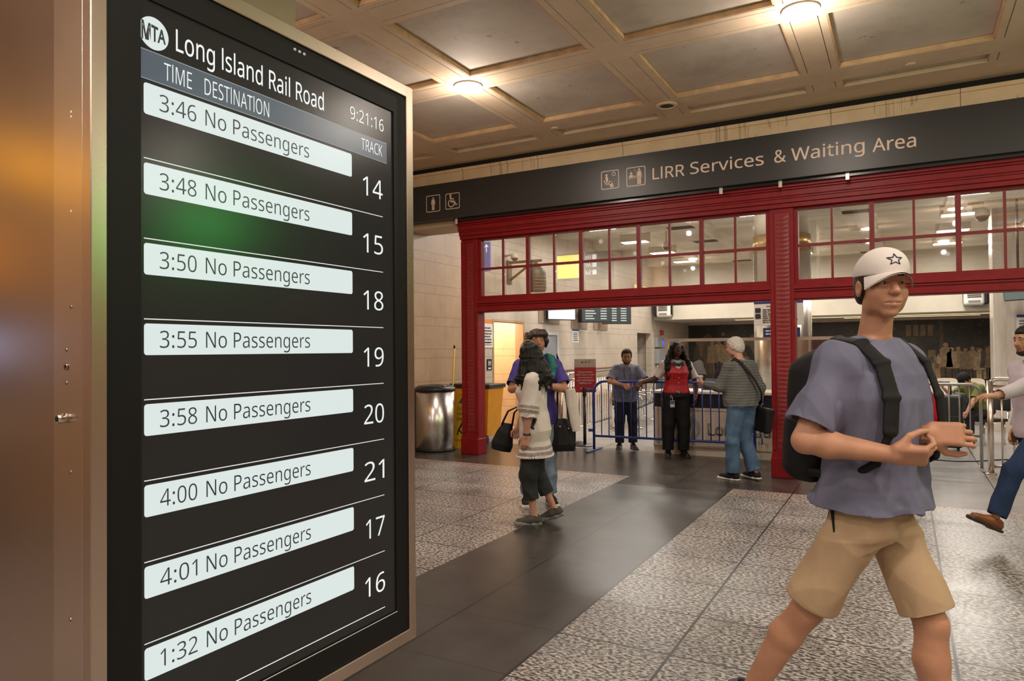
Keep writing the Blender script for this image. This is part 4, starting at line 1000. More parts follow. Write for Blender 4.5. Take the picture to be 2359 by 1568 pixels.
def slant2(word, M, x0, x1, zc, h, k0, k1, m_, parent):
    src = text_mesh(word, 0.030); b = bmesh.new(); b.from_mesh(src)
    xs = [v.co.x for v in b.verts]; ys = [v.co.y for v in b.verts]; a, c_, e, g = min(xs), max(xs), min(ys), max(ys)
    for v in b.verts:
        u = (v.co.x-a)/(c_-a); hh = (v.co.y-e)/(g-e); v.co = M @ Vector((x0+(x1-x0)*u, zc+(hh-0.5)*h*(k0+(k1-k0)*u), 0.006))
    me = bpy.data.meshes.new('roundel_letters'); b.to_mesh(me); b.free(); link('roundel_letters', me, m_, parent)
slant2('MTA', FC, -3.05, -2.73, 0.40, 0.19, 1.2, 0.75, M_CTR, ct)
text('Long Island', FC @ Matrix.Translation((-2.565,0.325,0)), 1.15, 0.16, M_CLT, ct, off=0.02, lift=0.002, depth=0.012)
gs = thing('counter_screen', 'clear glass counter screen in a white frame standing on the service counter', 'screen', (-2.1,CYF+0.25,0.962))
m = MB(); YG = CYF+0.22
m.box(-3.27,YG,0.962,-3.225,YG+0.05,1.715); m.box(-3.27,YG,1.715,CX1-0.05,YG+0.05,1.76); m.box(CX1-0.095,YG,0.962,CX1-0.05,YG+0.05,1.715)
m.build('frame', mat('frame_white', (0.72,0.64,0.57), 0.4), gs)
MB().box(-3.225,YG+0.02,0.962,CX1-0.095,YG+0.028,1.715).build('glass', M_CLEAR, gs)
MB().box(-1.70,YG+0.017,1.42,-1.60,YG+0.02,1.47).build('sticker', M_WP, gs)
t = thing('document_tray', 'blue document tray on the counter behind the glass', 'tray', (-2.1,CYF+0.5,0.962))
MB().bbox(-2.75,CYF+0.40,0.962,-2.35,CYF+0.65,1.055,0.008,1).build('tray_box', mat('tray_blue', (0.02,0.035,0.30), 0.4), t)
MB().box(-2.72,CYF+0.42,1.055,-2.40,CYF+0.63,1.075).build('papers', M_WP, t)

# ================================================================ barriers and railings
M_BLUE = mat('barrier_blue', (0.020,0.045,0.26), 0.34, noise=0.08, nscale=20)
t = thing('crowd_barrier', 'blue steel crowd barrier in front of the service counter', 'barrier', (-3.1,10.5,0))
BY0, BY1 = 10.46, 10.52
xa, xb = -4.33, -1.885
def by(x): return BY0+(BY1-BY0)*(x-xa)/(xb-xa)
def pb(x, z): return (x, by(x), z)
R = 0.19
pts = [pb(xa,0.02), pb(xa,1.10-R)] + [pb(xa+R-R*math.cos(a), 1.10-R+R*math.sin(a)) for a in [PI/2*i/7 for i in range(1,8)]] + [pb(xb-R,1.10)] + [pb(xb-R+R*math.sin(a), 1.10-R+R*math.cos(a)) for a in [PI/2*i/7 for i in range(1,8)]] + [pb(xb,0.02)]
MB().tube(pts,0.021,12).build('outer_frame', M_BLUE, t)
MB().tube([pb(xa,0.235),pb(xb,0.235)],0.019,10).build('lower_rail', M_BLUE, t)
src = None; n = 19
for k in range(n):
    x = xa+0.13+k*(xb-xa-0.26)/(n-1)
    MB().tube([pb(x,0.235),pb(x,1.095 if R-0.13 < 0 or 0 < k < n-1 else 1.08)],0.0085,8).build('bar', M_BLUE, t)
for x in (xa, xb):
    MB().bbox(x-0.025,by(x)-0.30,0.0,x+0.025,by(x)+(0.30 if x == xa else 0.045),0.022,0.004,1).build('foot', M_BLUE, t)
for z in (0.95,0.32): MB().bbox(xa-0.095,by(xa)-0.012,z-0.022,xa-0.01,by(xa)+0.012,z+0.022,0.004,1).build('hook_tab', M_BLUE, t)
for z in (0.93,0.33): MB().tube([pb(xb,z),pb(xb+0.085,z),pb(xb+0.10,z-0.015),pb(xb+0.10,z-0.10)],0.009,8).build('hook', M_BLUE, t)
M_RAILS = brushed('stainless_rail', (0.70,0.61,0.53), 0.22, (20,20,20), bump=0.0)
def railing(name, label, P0, P1, ztop, zmid, zlow, nb, postr=0.026, rail=0.022, flat_end=True):
    t = thing(name, label, 'railing', ((P0[0]+P1[0])/2,(P0[1]+P1[1])/2,0))
    L = lambda s, z: (P0[0]+(P1[0]-P0[0])*s, P0[1]+(P1[1]-P0[1])*s, z)
    r = 0.09; Lg = math.hypot(P1[0]-P0[0],P1[1]-P0[1])
    for s in (0, 1):
        MB().tube([L(s,0.0),L(s,ztop-0.02)],postr,14).build('post', M_RAILS, t)
        MB().lathe([(0.06,0.0),(0.06,0.012),(0.035,0.02)],20,L(s,0)[:2]).build('floor_flange', M_RAILS, t)
    k0 = r/Lg
    pts = [L(0,ztop-r)]+[L(k0*(1-math.cos(a)),ztop-r+r*math.sin(a)) for a in [PI/2*i/6 for i in range(1,7)]]+[L(1,ztop)]
    MB().tube(pts,rail,12).build('top_rail', M_RAILS, t)
    MB().tube([L(0,zmid),L(1,zmid)],rail*0.75,10).build('mid_rail', M_RAILS, t)
    MB().tube([L(0,zlow),L(1,zlow)],rail*0.75,10).build('lower_rail', M_RAILS, t)
    for k in range(1, nb): MB().tube([L(k/nb,zlow),L(k/nb,zmid)],0.011,8).build('baluster', M_RAILS, t)
    return t
railing('metal_railing', 'stainless railing running back from beside the red ticket sign', (-4.91,10.74), (-5.06,13.1), 1.20, 1.10, 0.26, 17)
railing('gate_railing', 'short stainless gate section folded beside the railing near the man in purple', (-5.07,10.84), (-5.60,11.55), 1.20, 1.10, 0.26, 11, 0.022, 0.02)
railing('exit_railing', 'stainless railing at the right edge in front of the lavender shirted walker', (0.93,10.64), (3.1,10.64), 1.19, 1.10, 0.10, 18, 0.034, 0.026)
M_GALV = mat('galvanised', (0.40,0.375,0.35), 0.4, 0.7)
t = thing('steel_barrier', 'bare grey steel crowd barrier in front of the seated woman', 'barrier', (-0.1,11.0,0))
xa, xb = -0.66, 0.86
MB().tube([(xa,11.0,0.02),(xa,11.0,1.0),(xa+0.04,11.0,1.07),(xa+0.1,11.0,1.10),(xb-0.1,11.0,1.10),(xb-0.04,11.0,1.07),(xb,11.0,1.0),(xb,11.0,0.02)],0.02,12).build('outer_frame', M_GALV, t)
MB().tube([(xa,11.0,0.43),(xb,11.0,0.43)],0.017,10).build('lower_rail', M_GALV, t)
for k in range(1,13): MB().tube([(xa+k*(xb-xa)/13,11.0,0.43),(xa+k*(xb-xa)/13,11.0,1.09)],0.009,8).build('bar', M_GALV, t)
for x in (xa, xb): MB().bbox(x-0.02,10.75,0,x+0.02,11.25,0.02,0.004,1).build('foot', M_GALV, t)
# stanchions and the red sign
def stanchion(x, y, label):
    t = thing('stanchion', label, 'stanchion', (x,y,0))
    MB().lathe([(0.175,0.0),(0.178,0.006),(0.17,0.014),(0.05,0.026),(0.03,0.03)],32,(x,y)).build('base', M_BLKP, t)
    MB().lathe([(0.027,0.028),(0.027,0.83)],20,(x,y)).build('post', M_BLKP, t)
    MB().lathe([(0.030,0.82),(0.034,0.83),(0.034,0.955),(0.030,0.965),(0.001,0.967)],20,(x,y)).build('belt_head', M_BLKP, t)
    return t
stanchion(-4.995,11.18,'black belt stanchion post left of the red ticket sign')
t = stanchion(-4.69,10.93,'red and beige ticket sign mounted on a black belt stanchion'); t.name = 'ticket_sign'; t['category'] = 'sign'
FS2 = frame((-4.683,10.980,0),(math.cos(0.42),math.sin(0.42),0),(0,0,1))
m = MB(); m.prism(rrect(-0.19,0.885,0.17,1.445,0.006,2), FS2 @ Matrix.Translation((0,0,-0.012)), 0.012); m.build('board', mat('sign_red', (0.46,0.012,0.022), 0.42), t)
flat('header', [rrect(-0.19,1.305,0.17,1.445,0.006,2)], FS2, mat('sign_beige', (0.50,0.42,0.36), 0.5), t, 0.0012)
for k, wd in enumerate(('Please present','LIRR ticket to LIRR','representative','upon entering the','seating area.')):
    text(wd, FS2 @ Matrix.Translation((-0.01,1.215-k*0.046,0)), (0.245,0.31,0.245,0.285,0.215)[k], 0.026, mat('sign_pale_text', (0.72,0.60,0.56), 0.5), t, off=0.015, lift=0.002, align='C')
text('Thank You', FS2 @ Matrix.Translation((-0.01,0.935,0)), 0.175, 0.028, mat('sign_pale_text'), t, off=0.015, lift=0.002, align='C')
flat('print_mark', [circ(-0.055,1.385,0.018,12,0,180)+[(-0.09,1.372)], circ(0.0,1.385,0.018,12,0,180), [(0.05,1.375),(0.06,1.375),(0.06,1.395),(0.05,1.395)], [(0.07,1.395),(0.08,1.395),(0.08,1.41),(0.07,1.41)], [(0.04,1.405),(0.05,1.405),(0.05,1.42),(0.04,1.42)]], FS2, mat('print_darkred', (0.10,0.02,0.03), 0.5), t, 0.0025)
scribble(FS2,-0.10,0.08,1.345,2,0.018,0.008,M_PRT,t,21)

# ================================================================ seats, luggage, cable
M_SEAT = mat('seat_cream', (0.62,0.53,0.43), 0.4)
def shell(m, cx, y, z, w_=0.44):
    """moulded seat shell facing -Y"""
    prof = [(-0.42,0.43),(-0.40,0.455),(-0.20,0.43),(-0.04,0.44),(0.03,0.50),(0.07,0.70),(0.11,0.93)]
    g = []
    for yy, zz in prof:
        row = []
        for i in range(9):
            u = -1+i/4; bow = 0.03*u*u; tx = 0.90 if zz > 0.85 else 1.0
            row.append((cx+u*w_/2*tx, y+yy-(bow if zz > 0.5 else 0), z+zz-0.45+0.45+(bow if zz <= 0.5 else 0)-(0.035*u**6 if zz > 0.85 else 0)))
        g.append(row)
    for off in (0, 1):
        gv = [[m.bm.verts.new((p[0], p[1]+(0.018 if off else 0), p[2]-(0.012 if off else 0))) for p in r] for r in g]
        for a in range(len(gv)-1):
            for b in range(8): m._f([gv[a][b],gv[a][b+1],gv[a+1][b+1],gv[a+1][b]], True)
def seat(x, y, label):
    t = thing('waiting_chair', label, 'chair', (x,y,0), 'cream seats before the mural')
    m = MB(); shell(m, x, y, 0); m.build('shell', M_SEAT, t, fix=False)
    for s in (-1,1): MB().tube([(x+s*0.17,y-0.38,0.0),(x+s*0.17,y-0.34,0.41),(x+s*0.17,y-0.05,0.41),(x+s*0.17,y+0.02,0.0)],0.013,8).build('leg_frame', M_CHR, t)
    return t
for k, (x, lb) in enumerate(((-0.66,'cream moulded chair hidden behind the man in the white cap'),(-0.18,'cream moulded chair in the row behind the man in the white cap'),(0.30,'cream moulded chair directly left of the suitcase handle'),(0.78,'cream moulded chair behind the suitcase'),(1.26,'cream moulded chair behind the seated woman'))):
    seat(x, 17.6, lb)
M_BSEAT = mat('bench_black', (0.02,0.02,0.022), 0.4)
def bench(x, y, ang, n, label):
    t = thing('airport_bench', label, 'bench', (x,y,0), 'black benches with chrome armrests')
    M = Matrix.Translation((x,y,0)) @ Matrix.Rotation(ang,4,'Z')
    for k in range(n):
        m = MB(); cx = (k-(n-1)/2)*0.58; m.bbox(cx-0.26,-0.25,0.40,cx+0.26,0.22,0.45,0.015,2,M); m.build('seat_pad', M_BSEAT, t)
        m = MB(); m.bbox(cx-0.26,-0.02,-0.21,cx+0.26,0.02,0.21,0.015,2,M @ Matrix.Translation((0,0.27,0.68)) @ Matrix.Rotation(-0.2,4,'X')); m.build('backrest', M_BSEAT, t)
    for k in range(n+1):
        cx = (k-n/2)*0.58; m = MB(); m.tube([M @ Vector(p) for p in ((cx,-0.22,0.40),(cx,-0.27,0.52),(cx,-0.22,0.63),(cx,0.05,0.66),(cx,0.24,0.62))],0.014,8); m.build('armrest', M_CHR, t)
    m = MB(); m.tube([M @ Vector((-n*0.29,0,0.37)), M @ Vector((n*0.29,0,0.37))],0.025,8); m.build('beam', M_CHR, t)
    for s in (-1,1):
        m = MB(); cx = s*n*0.22; m.tube([M @ Vector(p) for p in ((cx,-0.32,0.012),(cx,-0.05,0.06),(cx,0,0.36),(cx,0.05,0.06),(cx,0.30,0.012))],0.016,8); m.build('leg', M_CHR, t)
bench(-5.05,14.5,PI/2+0.15,4,'black bench with chrome armrests behind the stainless railing')
bench(-4.15,16.6,0.1,4,'black bench with chrome armrests seen behind the leaning officer')
bench(2.1,12.6,PI/2,2,'black bench with chrome armrests behind the right railing')
t = thing('suitcase', 'black upright suitcase with raised handle beside the seated woman', 'suitcase', (0.52,12.75,0))
MB().bbox(0.30,12.60,0.06,0.76,12.90,0.86,0.05,4).build('body', mat('case_fabric', (0.012,0.013,0.012), 0.6), t)
MB().tube([(0.44,12.84,0.84),(0.44,12.84,1.02),(0.46,12.84,1.05),(0.60,12.84,1.05),(0.62,12.84,1.02),(0.62,12.84,0.84)],0.011,8).build('handle', M_BLKP, t)
MB().bbox(0.34,12.575,0.15,0.72,12.60,0.55,0.012,2).build('front_pocket', mat('case_fabric'), t)
for x, y in ((0.36,12.64),(0.70,12.64),(0.36,12.86),(0.70,12.86)): MB().lathe([(0.012,-0.014),(0.032,-0.014),(0.033,0.0),(0.032,0.014),(0.012,0.014)],16,M=Matrix.Translation((x,y,0.033)) @ Matrix.Rotation(PI/2,4,'Y')).build('wheel', M_BLKP, t)
tag(MB().tube([(-0.35,11.66,0.008),(0.0,11.72,0.008),(0.35,11.60,0.008),(0.62,11.58,0.008),(0.85,11.70,0.008),(1.15,12.0,0.008),(1.7,12.3,0.008)],0.009,8).build('floor_cable', M_BLKP), 'black cable lying across the pale floor under the steel barrier', 'cable')
# ================================================================ organic modelling: blended distance fields turned into one skin
def V(*a): return np.array(a, dtype=np.float64)
def unit(v): v = np.array(v, float); return v/np.linalg.norm(v)
def mtx(loc=(0,0,0), rz=0, rx=0, ry=0):
    return np.array(Matrix.Translation(loc) @ Matrix.Rotation(rz,4,'Z') @ Matrix.Rotation(rx,4,'X') @ Matrix.Rotation(ry,4,'Y'))
def tp(M, p): return (M @ np.append(np.array(p, float), 1.0))[:3]
def tv(M, p): return M[:3,:3] @ np.array(p, float)
class SD:
    def __init__(s, res): s.res = res; s.ops = []
    def _add(s, fn, lo, hi, k, op): s.ops.append((fn, np.array(lo,float), np.array(hi,float), k, op)); return s
    def cone(s, a, b, ra, rb, k=0.02, op='u', flat=None, capb=False, capa=False):
        a = np.array(a,float); b = np.array(b,float); ba = b-a; L2 = float(ba@ba); L = math.sqrt(L2); R = max(ra,rb)
        if flat: ax, ratio = unit(flat[0]), flat[1]; R *= max(1, ratio)
        def fn(x, y, z):
            X, Y, Z = x-a[0], y-a[1], z-a[2]; t = (X*ba[0]+Y*ba[1]+Z*ba[2])/L2
            h = np.clip(t, -9 if capa else 0, 9 if capb else 1)
            qx, qy, qz = X-h*ba[0], Y-h*ba[1], Z-h*ba[2]
            if flat:
                c = qx*ax[0]+qy*ax[1]+qz*ax[2]; c2 = c*(1/ratio-1); qx, qy, qz = qx+c2*ax[0], qy+c2*ax[1], qz+c2*ax[2]
            d = np.sqrt(qx*qx+qy*qy+qz*qz)-(ra+(rb-ra)*np.clip(h,0,1))
            if capb: d = np.maximum(d, (t-1)*L)
            if capa: d = np.maximum(d, -t*L)
            return d
        return s._add(fn, np.minimum(a,b)-R, np.maximum(a,b)+R, k, op)
    def chain(s, pts, rs, k=0.015, op='u'):
        for (a, b), (ra, rb) in zip(zip(pts,pts[1:]), zip(rs,rs[1:])): s.cone(a,b,ra,rb,k,op)
        return s
    def ell(s, c, r, M=None, k=0.02, op='u'):
        """ellipsoid at c in the frame M"""
        M = np.eye(4) if M is None else M; Mi = np.linalg.inv(M); c = np.array(c,float); r = np.array(r,float)
        def fn(x, y, z):
            X = Mi[0,0]*x+Mi[0,1]*y+Mi[0,2]*z+(Mi[0,3]-c[0]); Y = Mi[1,0]*x+Mi[1,1]*y+Mi[1,2]*z+(Mi[1,3]-c[1]); Z = Mi[2,0]*x+Mi[2,1]*y+Mi[2,2]*z+(Mi[2,3]-c[2])
            k0 = np.sqrt((X/r[0])**2+(Y/r[1])**2+(Z/r[2])**2); k1 = np.sqrt((X/r[0]**2)**2+(Y/r[1]**2)**2+(Z/r[2]**2)**2)
            return k0*(k0-1)/np.maximum(k1,1e-6)
        w_ = tp(M,c); ext = np.abs(M[:3,:3]) @ r
        return s._add(fn, w_-ext, w_+ext, k, op)
    def box(s, c, h, r=0.01, M=None, k=0.015, op='u'):
        M = np.eye(4) if M is None else M; Mi = np.linalg.inv(M); c = np.array(c,float); h = np.array(h,float)-r
        def fn(x, y, z):
            X = np.abs(Mi[0,0]*x+Mi[0,1]*y+Mi[0,2]*z+(Mi[0,3]-c[0]))-h[0]; Y = np.abs(Mi[1,0]*x+Mi[1,1]*y+Mi[1,2]*z+(Mi[1,3]-c[1]))-h[1]; Z = np.abs(Mi[2,0]*x+Mi[2,1]*y+Mi[2,2]*z+(Mi[2,3]-c[2]))-h[2]
            o = np.sqrt(np.maximum(X,0)**2+np.maximum(Y,0)**2+np.maximum(Z,0)**2); return o+np.minimum(np.maximum(np.maximum(X,Y),Z),0)-r
        w_ = tp(M,c); ext = np.abs(M[:3,:3]) @ (h+r)
        return s._add(fn, w_-ext, w_+ext, k, op)
    def loft(s, st, M=None, k=0.03, op='u', p=2.4, grow=0.0):
        """stations (z, cx, cy, half width, half depth) stacked along the frame's z"""
        M = np.eye(4) if M is None else M; Mi = np.linalg.inv(M); st = np.array(sorted(st),float)
        z0, z1 = st[0,0], st[-1,0]
        def fn(x, y, z):
            X = Mi[0,0]*x+Mi[0,1]*y+Mi[0,2]*z+Mi[0,3]; Y = Mi[1,0]*x+Mi[1,1]*y+Mi[1,2]*z+Mi[1,3]; Z = Mi[2,0]*x+Mi[2,1]*y+Mi[2,2]*z+Mi[2,3]
            g = lambda i: np.interp(Z, st[:,0], st[:,i])
            a, b = g(3)+grow, g(4)+grow
            q = (np.abs((X-g(1))/a)**p+np.abs((Y-g(2))/b)**p)**(1/p)
            d = (q-1)*np.minimum(a,b); return np.maximum(np.maximum(d, z0-Z), Z-z1)
        A = max(st[:,3])+grow+max(abs(st[:,1])); B = max(st[:,4])+grow+max(abs(st[:,2]))
        cs = np.array([tp(M,(sx*A,sy*B,zz)) for sx in (-1,1) for sy in (-1,1) for zz in (z0,z1)])
        return s._add(fn, cs.min(0), cs.max(0), k, op)
    def mesh(s):
        r = s.res; us = [o for o in s.ops if o[4] == 'u']
        lo = np.min([o[1] for o in us],0)-4*r; hi = np.max([o[2] for o in us],0)+4*r
        n = np.ceil((hi-lo)/r).astype(int)+1
        F = np.full(n, 0.5, np.float32)
        ax = [(lo[i]+r*np.arange(n[i])).astype(np.float32) for i in range(3)]
        for fn, a, b, k, op in s.ops:
            m = k+3*r; i0 = np.maximum(((a-m-lo)/r).astype(int),0); i1 = np.minimum(((b+m-lo)/r).astype(int)+2,n)
            if np.any(i1 <= i0): continue
            sl = tuple(slice(i0[i],i1[i]) for i in range(3))
            x, y, z = ax[0][sl[0]][:,None,None], ax[1][sl[1]][None,:,None], ax[2][sl[2]][None,None,:]
            d = fn(x,y,z).astype(np.float32); A = F[sl]
            if op == 'u':
                h = np.maximum(k-np.abs(A-d),0)/max(k,1e-6); F[sl] = np.minimum(A,d)-h*h*k*0.25
            elif op == 's':
                h = np.maximum(k-np.abs(A+d),0)/max(k,1e-6); F[sl] = np.maximum(A,-d)+h*h*k*0.25
        ins = F < 0
        c = [ins[i:n[0]-1+i, j:n[1]-1+j, k:n[2]-1+k] for i in (0,1) for j in (0,1) for k in (0,1)]
        al = c[0].copy(); an = c[0].copy()
        for q in c[1:]: al &= q; an |= q
        act = np.argwhere(an & ~al)
        idx = np.full(n-1, -1, np.int32); idx[tuple(act.T)] = np.arange(len(act))
        off = np.array([(i,j,k) for i in (0,1) for j in (0,1) for k in (0,1)])
        cv = np.stack([F[tuple((act+o).T)] for o in off],1)
        P = np.zeros((len(act),3)); W = np.zeros(len(act))
        for a in range(8):
            for b in range(a+1,8):
                if np.abs(off[a]-off[b]).sum() != 1: continue
                m = (cv[:,a] < 0) != (cv[:,b] < 0); t = np.where(m, cv[:,a]/np.where(m, cv[:,a]-cv[:,b], 1), 0)[:,None]
                P += np.where(m[:,None], off[a]+t*(off[b]-off[a]), 0); W += m
        P = lo+r*(act+P/W[:,None])
        quads = []
        for d in range(3):
            e, f = [(1,2),(2,0),(0,1)][d]
            sa = [slice(1,-1)]*3; sa[d] = slice(0,-1); sb = [slice(1,-1)]*3; sb[d] = slice(1,None)
            A = ins[tuple(sa)]; B = ins[tuple(sb)]
            for flip, mk in ((False, A & ~B), (True, ~A & B)):
                g = np.argwhere(mk)
                if not len(g): continue
                base = g+1; base[:,d] -= 1
                ue = np.zeros(3,int); ue[e] = 1; uf = np.zeros(3,int); uf[f] = 1
                q = np.stack([idx[tuple((base-o).T)] for o in (ue+uf, uf, 0*ue, ue)],1)
                quads.append(q[:,::-1] if flip else q)
        Q = np.concatenate(quads); Q = Q[(Q >= 0).all(1)]
        return P, Q
def smooth_np(P, Q, it=1, lam=0.5):
    n = len(P); E = np.concatenate([Q[:,[0,1]],Q[:,[1,2]],Q[:,[2,3]],Q[:,[3,0]]]); E = np.concatenate([E,E[:,::-1]])
    deg = np.bincount(E[:,0],minlength=n)[:,None]
    for _ in range(it):
        A = np.stack([np.bincount(E[:,0],weights=P[E[:,1],i],minlength=n) for i in range(3)],1)/np.maximum(deg,1)
        P = P+lam*(A-P)
    return P
def vnormals(P, Q):
    N = np.cross(P[Q[:,2]]-P[Q[:,0]], P[Q[:,3]]-P[Q[:,1]]); R = np.zeros_like(P)
    for i in range(4):
        for c in range(3): R[:,c] += np.bincount(Q[:,i],weights=N[:,c],minlength=len(P))
    return R/np.maximum(np.linalg.norm(R,axis=1),1e-9)[:,None]
def folds(P, amp, freq, seed, stretch=(1,1,1)):
    rs = np.random.RandomState(seed); X = P*np.array(stretch)*freq; o = np.zeros(len(P))
    for i in range(4):
        k = rs.normal(size=3); k /= np.linalg.norm(k); m = rs.normal(size=3)*0.7; w_ = rs.rand(2)*6
        o += (1-2*np.abs(np.sin((X@k)*(1+0.35*i)+1.3*np.sin(X@m+w_[0])+w_[1])))*(0.8**i)
    return amp*o/2.6
def sd_obj(name, sd, m, parent, sm=1, fold=None, fn=None, region=None):
    """mesh a field and link it; region(P) -> material slot index per vertex"""
    P, Q = sd.mesh(); P = smooth_np(P, Q, sm)
    if fold: P = P+vnormals(P,Q)*folds(P,*fold)[:,None]; P = smooth_np(P,Q,1,0.4)
    if fn: P = fn(P, Q)
    me = bpy.data.meshes.new(name)
    me.vertices.add(len(P)); me.vertices.foreach_set('co', P.astype(np.float32).ravel())
    me.loops.add(Q.size); me.loops.foreach_set('vertex_index', Q.ravel().astype(np.int32))
    me.polygons.add(len(Q)); me.polygons.foreach_set('loop_start', np.arange(0,Q.size,4,dtype=np.int32)); me.polygons.foreach_set('loop_total', np.full(len(Q),4,np.int32))
    me.update(calc_edges=True)
    me.polygons.foreach_set('use_smooth', np.ones(len(Q),bool))
    if region is not None:
        rg = region(P); me.polygons.foreach_set('material_index', rg[Q].max(1).astype(np.int32))
    me.update(); return link(name, me, m, parent)

# ---------------------------------------------------------------- the human figure
BODY = {   # half widths / depths of the trunk from crotch to neck base at height 1.75: (z, cy, a, b)
 'm': [(0.82,0,0.150,0.098),(0.90,-0.01,0.168,0.118),(0.98,-0.008,0.165,0.112),(1.07,0.0,0.148,0.104),(1.17,0.004,0.155,0.110),(1.28,0.004,0.172,0.120),(1.36,0.0,0.172,0.112),(1.42,-0.01,0.140,0.090),(1.47,-0.016,0.070,0.064)],
 'f': [(0.80,0,0.160,0.105),(0.90,-0.012,0.178,0.125),(0.98,-0.005,0.168,0.115),(1.08,0.0,0.140,0.102),(1.17,0.004,0.142,0.108),(1.27,0.018,0.158,0.128),(1.35,0.006,0.156,0.110),(1.42,-0.008,0.125,0.084),(1.47,-0.016,0.060,0.056)],
 'h': [(0.80,0,0.175,0.12),(0.90,0.0,0.195,0.145),(0.98,0.012,0.198,0.155),(1.08,0.02,0.190,0.158),(1.18,0.02,0.186,0.152),(1.28,0.012,0.190,0.142),(1.36,0.0,0.182,0.122),(1.42,-0.01,0.145,0.095),(1.47,-0.016,0.075,0.068)],
}
class Fig:
    def __init__(s, name, label, loc, rz, H, kind='m', lean=0.0, twist=0.0, side=0.0, head=(0,0,0), armR=None, armL=None, legR=None, legL=None, skin='skin_a', res=0.007, sh=0.172, neck=(0,0,0), limb=1.0, hs=1.0):
        s.H = H; s.s = H/1.75; s.hs = hs; s.kind = kind; s.res = res; s.skin = skin; s.limb = limb
        k = s.s; s.rz = rz
        hz = 0.90*k
        s.T = mtx((0,0,hz)) @ mtx(rz=twist) @ mtx(rx=-lean) @ mtx(ry=side) @ mtx((0,0,-hz))       # lean > 0 bends forwards
        s.T0 = np.eye(4)
        J = s.J = {}
        for sg, nm in ((1,'R'),(-1,'L')):
            J['sh'+nm] = tp(s.T,(sg*sh*k,-0.012*k,1.405*k)); J['hip'+nm] = V(sg*0.088*k,0,0.90*k)
        for nm, a in (('R',armR),('L',armL)):
            u, f_ = unit(a[0]), unit(a[1]); J['el'+nm] = J['sh'+nm]+u*0.295*k; J['wr'+nm] = J['el'+nm]+f_*0.255*k
            J['hd'+nm] = unit(a[2]) if len(a) > 2 and a[2] is not None else f_
            J['pn'+nm] = np.array(a[3],float) if len(a) > 3 and a[3] is not None else V(-1 if nm == 'R' else 1,0,0)
            J['cu'+nm] = a[4] if len(a) > 4 else 28
        for nm, a in (('R',legR or ((0.02,0,-1),(0,-0.02,-1),0.08,0)),('L',legL or ((-0.02,0,-1),(0,-0.02,-1),-0.08,0))):
            J['kn'+nm] = J['hip'+nm]+unit(a[0])*0.425*k; J['an'+nm] = J['kn'+nm]+unit(a[1])*0.405*k; J['fy'+nm] = a[2]; J['fp'+nm] = a[3]
        # feet: frame at the ankle, x right, y towards the toe
        for nm in 'RL':
            J['ft'+nm] = mtx(J['an'+nm], rz=-J['fy'+nm], rx=J['fp'+nm])
        low = 9
        for nm in 'RL':
            for y in (-0.07,0.19):
                low = min(low, tp(J['ft'+nm],(0,y*k,-0.085*k))[2])
        s.dz = -low
        s.root = thing(name, label, 'person', (loc[0],loc[1],s.dz), rz=rz)
        s.HM = s.T @ mtx((0,0.005*k+neck[1],1.475*k+neck[2])) @ mtx(rz=head[0]) @ mtx(rx=head[1],ry=head[2]) @ mtx((0,0.028*k,0.158*k*(0.4+0.6*hs))) @ np.diag([k*hs,k*hs,k*hs,1])
        s.m = None
    def body(s, skin, lip, bare=('arms','head'), thin=0.80, face='m', squint=0.0, eyes=True, foot=True):
        k, J, L = s.s, s.J, s.limb; sd = SD(s.res)
        st = [(z*k,0,cy*k,a*k*thin,b*k*thin) for z,cy,a,b in BODY[s.kind] if z > 0.85]
        sd.loft(st, s.T, k=0.03)
        sd.ell((0,0,0.90*k),(0.12*k,0.08*k,0.09*k),k=0.04)
        H = s.HM
        sd.cone(tp(s.T,(0,-0.015*k,1.43*k)), tp(H,(0,-0.024,-0.050)), 0.060*k*s.hs, (0.050 if s.kind != 'f' else 0.044)*k*s.hs, 0.022)
        for nm, sg in (('R',1),('L',-1)):
            sh, el, wr = J['sh'+nm], J['el'+nm], J['wr'+nm]
            sd.ell(sh+(el-sh)*0.06,(0.040*k,0.042*k,0.040*k),k=0.03)
            mid = sh+(el-sh)*0.45; sd.cone(sh+(el-sh)*0.10,mid,0.040*k,0.047*k*L,0.03); sd.cone(mid,el,0.047*k*L,0.037*k*L,0.02)
            fm = el+(wr-el)*0.28; sd.cone(el,fm,0.037*k*L,0.041*k*L,0.02); sd.cone(fm,wr,0.041*k*L,0.0255*k,0.02)
            s.hand(sd, nm, sg)
            hp, kn, an = J['hip'+nm], J['kn'+nm], J['an'+nm]
            q = thin if 'legs' not in bare else 1.0
            sd.cone(hp,kn,0.078*k*q,0.052*k*q,0.04); cm = kn+(an-kn)*0.30-unit(np.cross(V(1,0,0),an-kn))*0.012*k
            sd.cone(kn,cm,0.051*k*q,0.055*k*q,0.02); sd.cone(cm,an,0.055*k*q,0.036*k*q,0.02)
            F = J['ft'+nm]; sd.cone(tp(F,(0,-0.025*k,-0.03*k)),tp(F,(0,0.12*k,-0.055*k)),0.036*k,0.022*k,0.02)
        # head
        sd.ell((0,-0.014,0.034),(0.076,0.096,0.086),H,0.02)
        sd.ell((0,0.026,-0.026),(0.058,0.066,0.078),H,0.025)
        sd.ell((0,0.058,-0.094),(0.026,0.024,0.019),H,0.022)
        for sg in (-1,1):
            sd.ell((sg*0.040,0.046,-0.028),(0.026,0.030,0.030),H,0.02)
            sd.ell((sg*0.046,0.008,-0.066),(0.015,0.040,0.026),H,0.025)
        sd.cone(tp(H,(-0.034,0.076,0.030)),tp(H,(0.034,0.076,0.030)),0.015*k,0.015*k,0.015)
        for sg in (-1,1): sd.ell((sg*0.031,0.096,0.008),(0.016,0.013,0.011),H,0.012,'s')
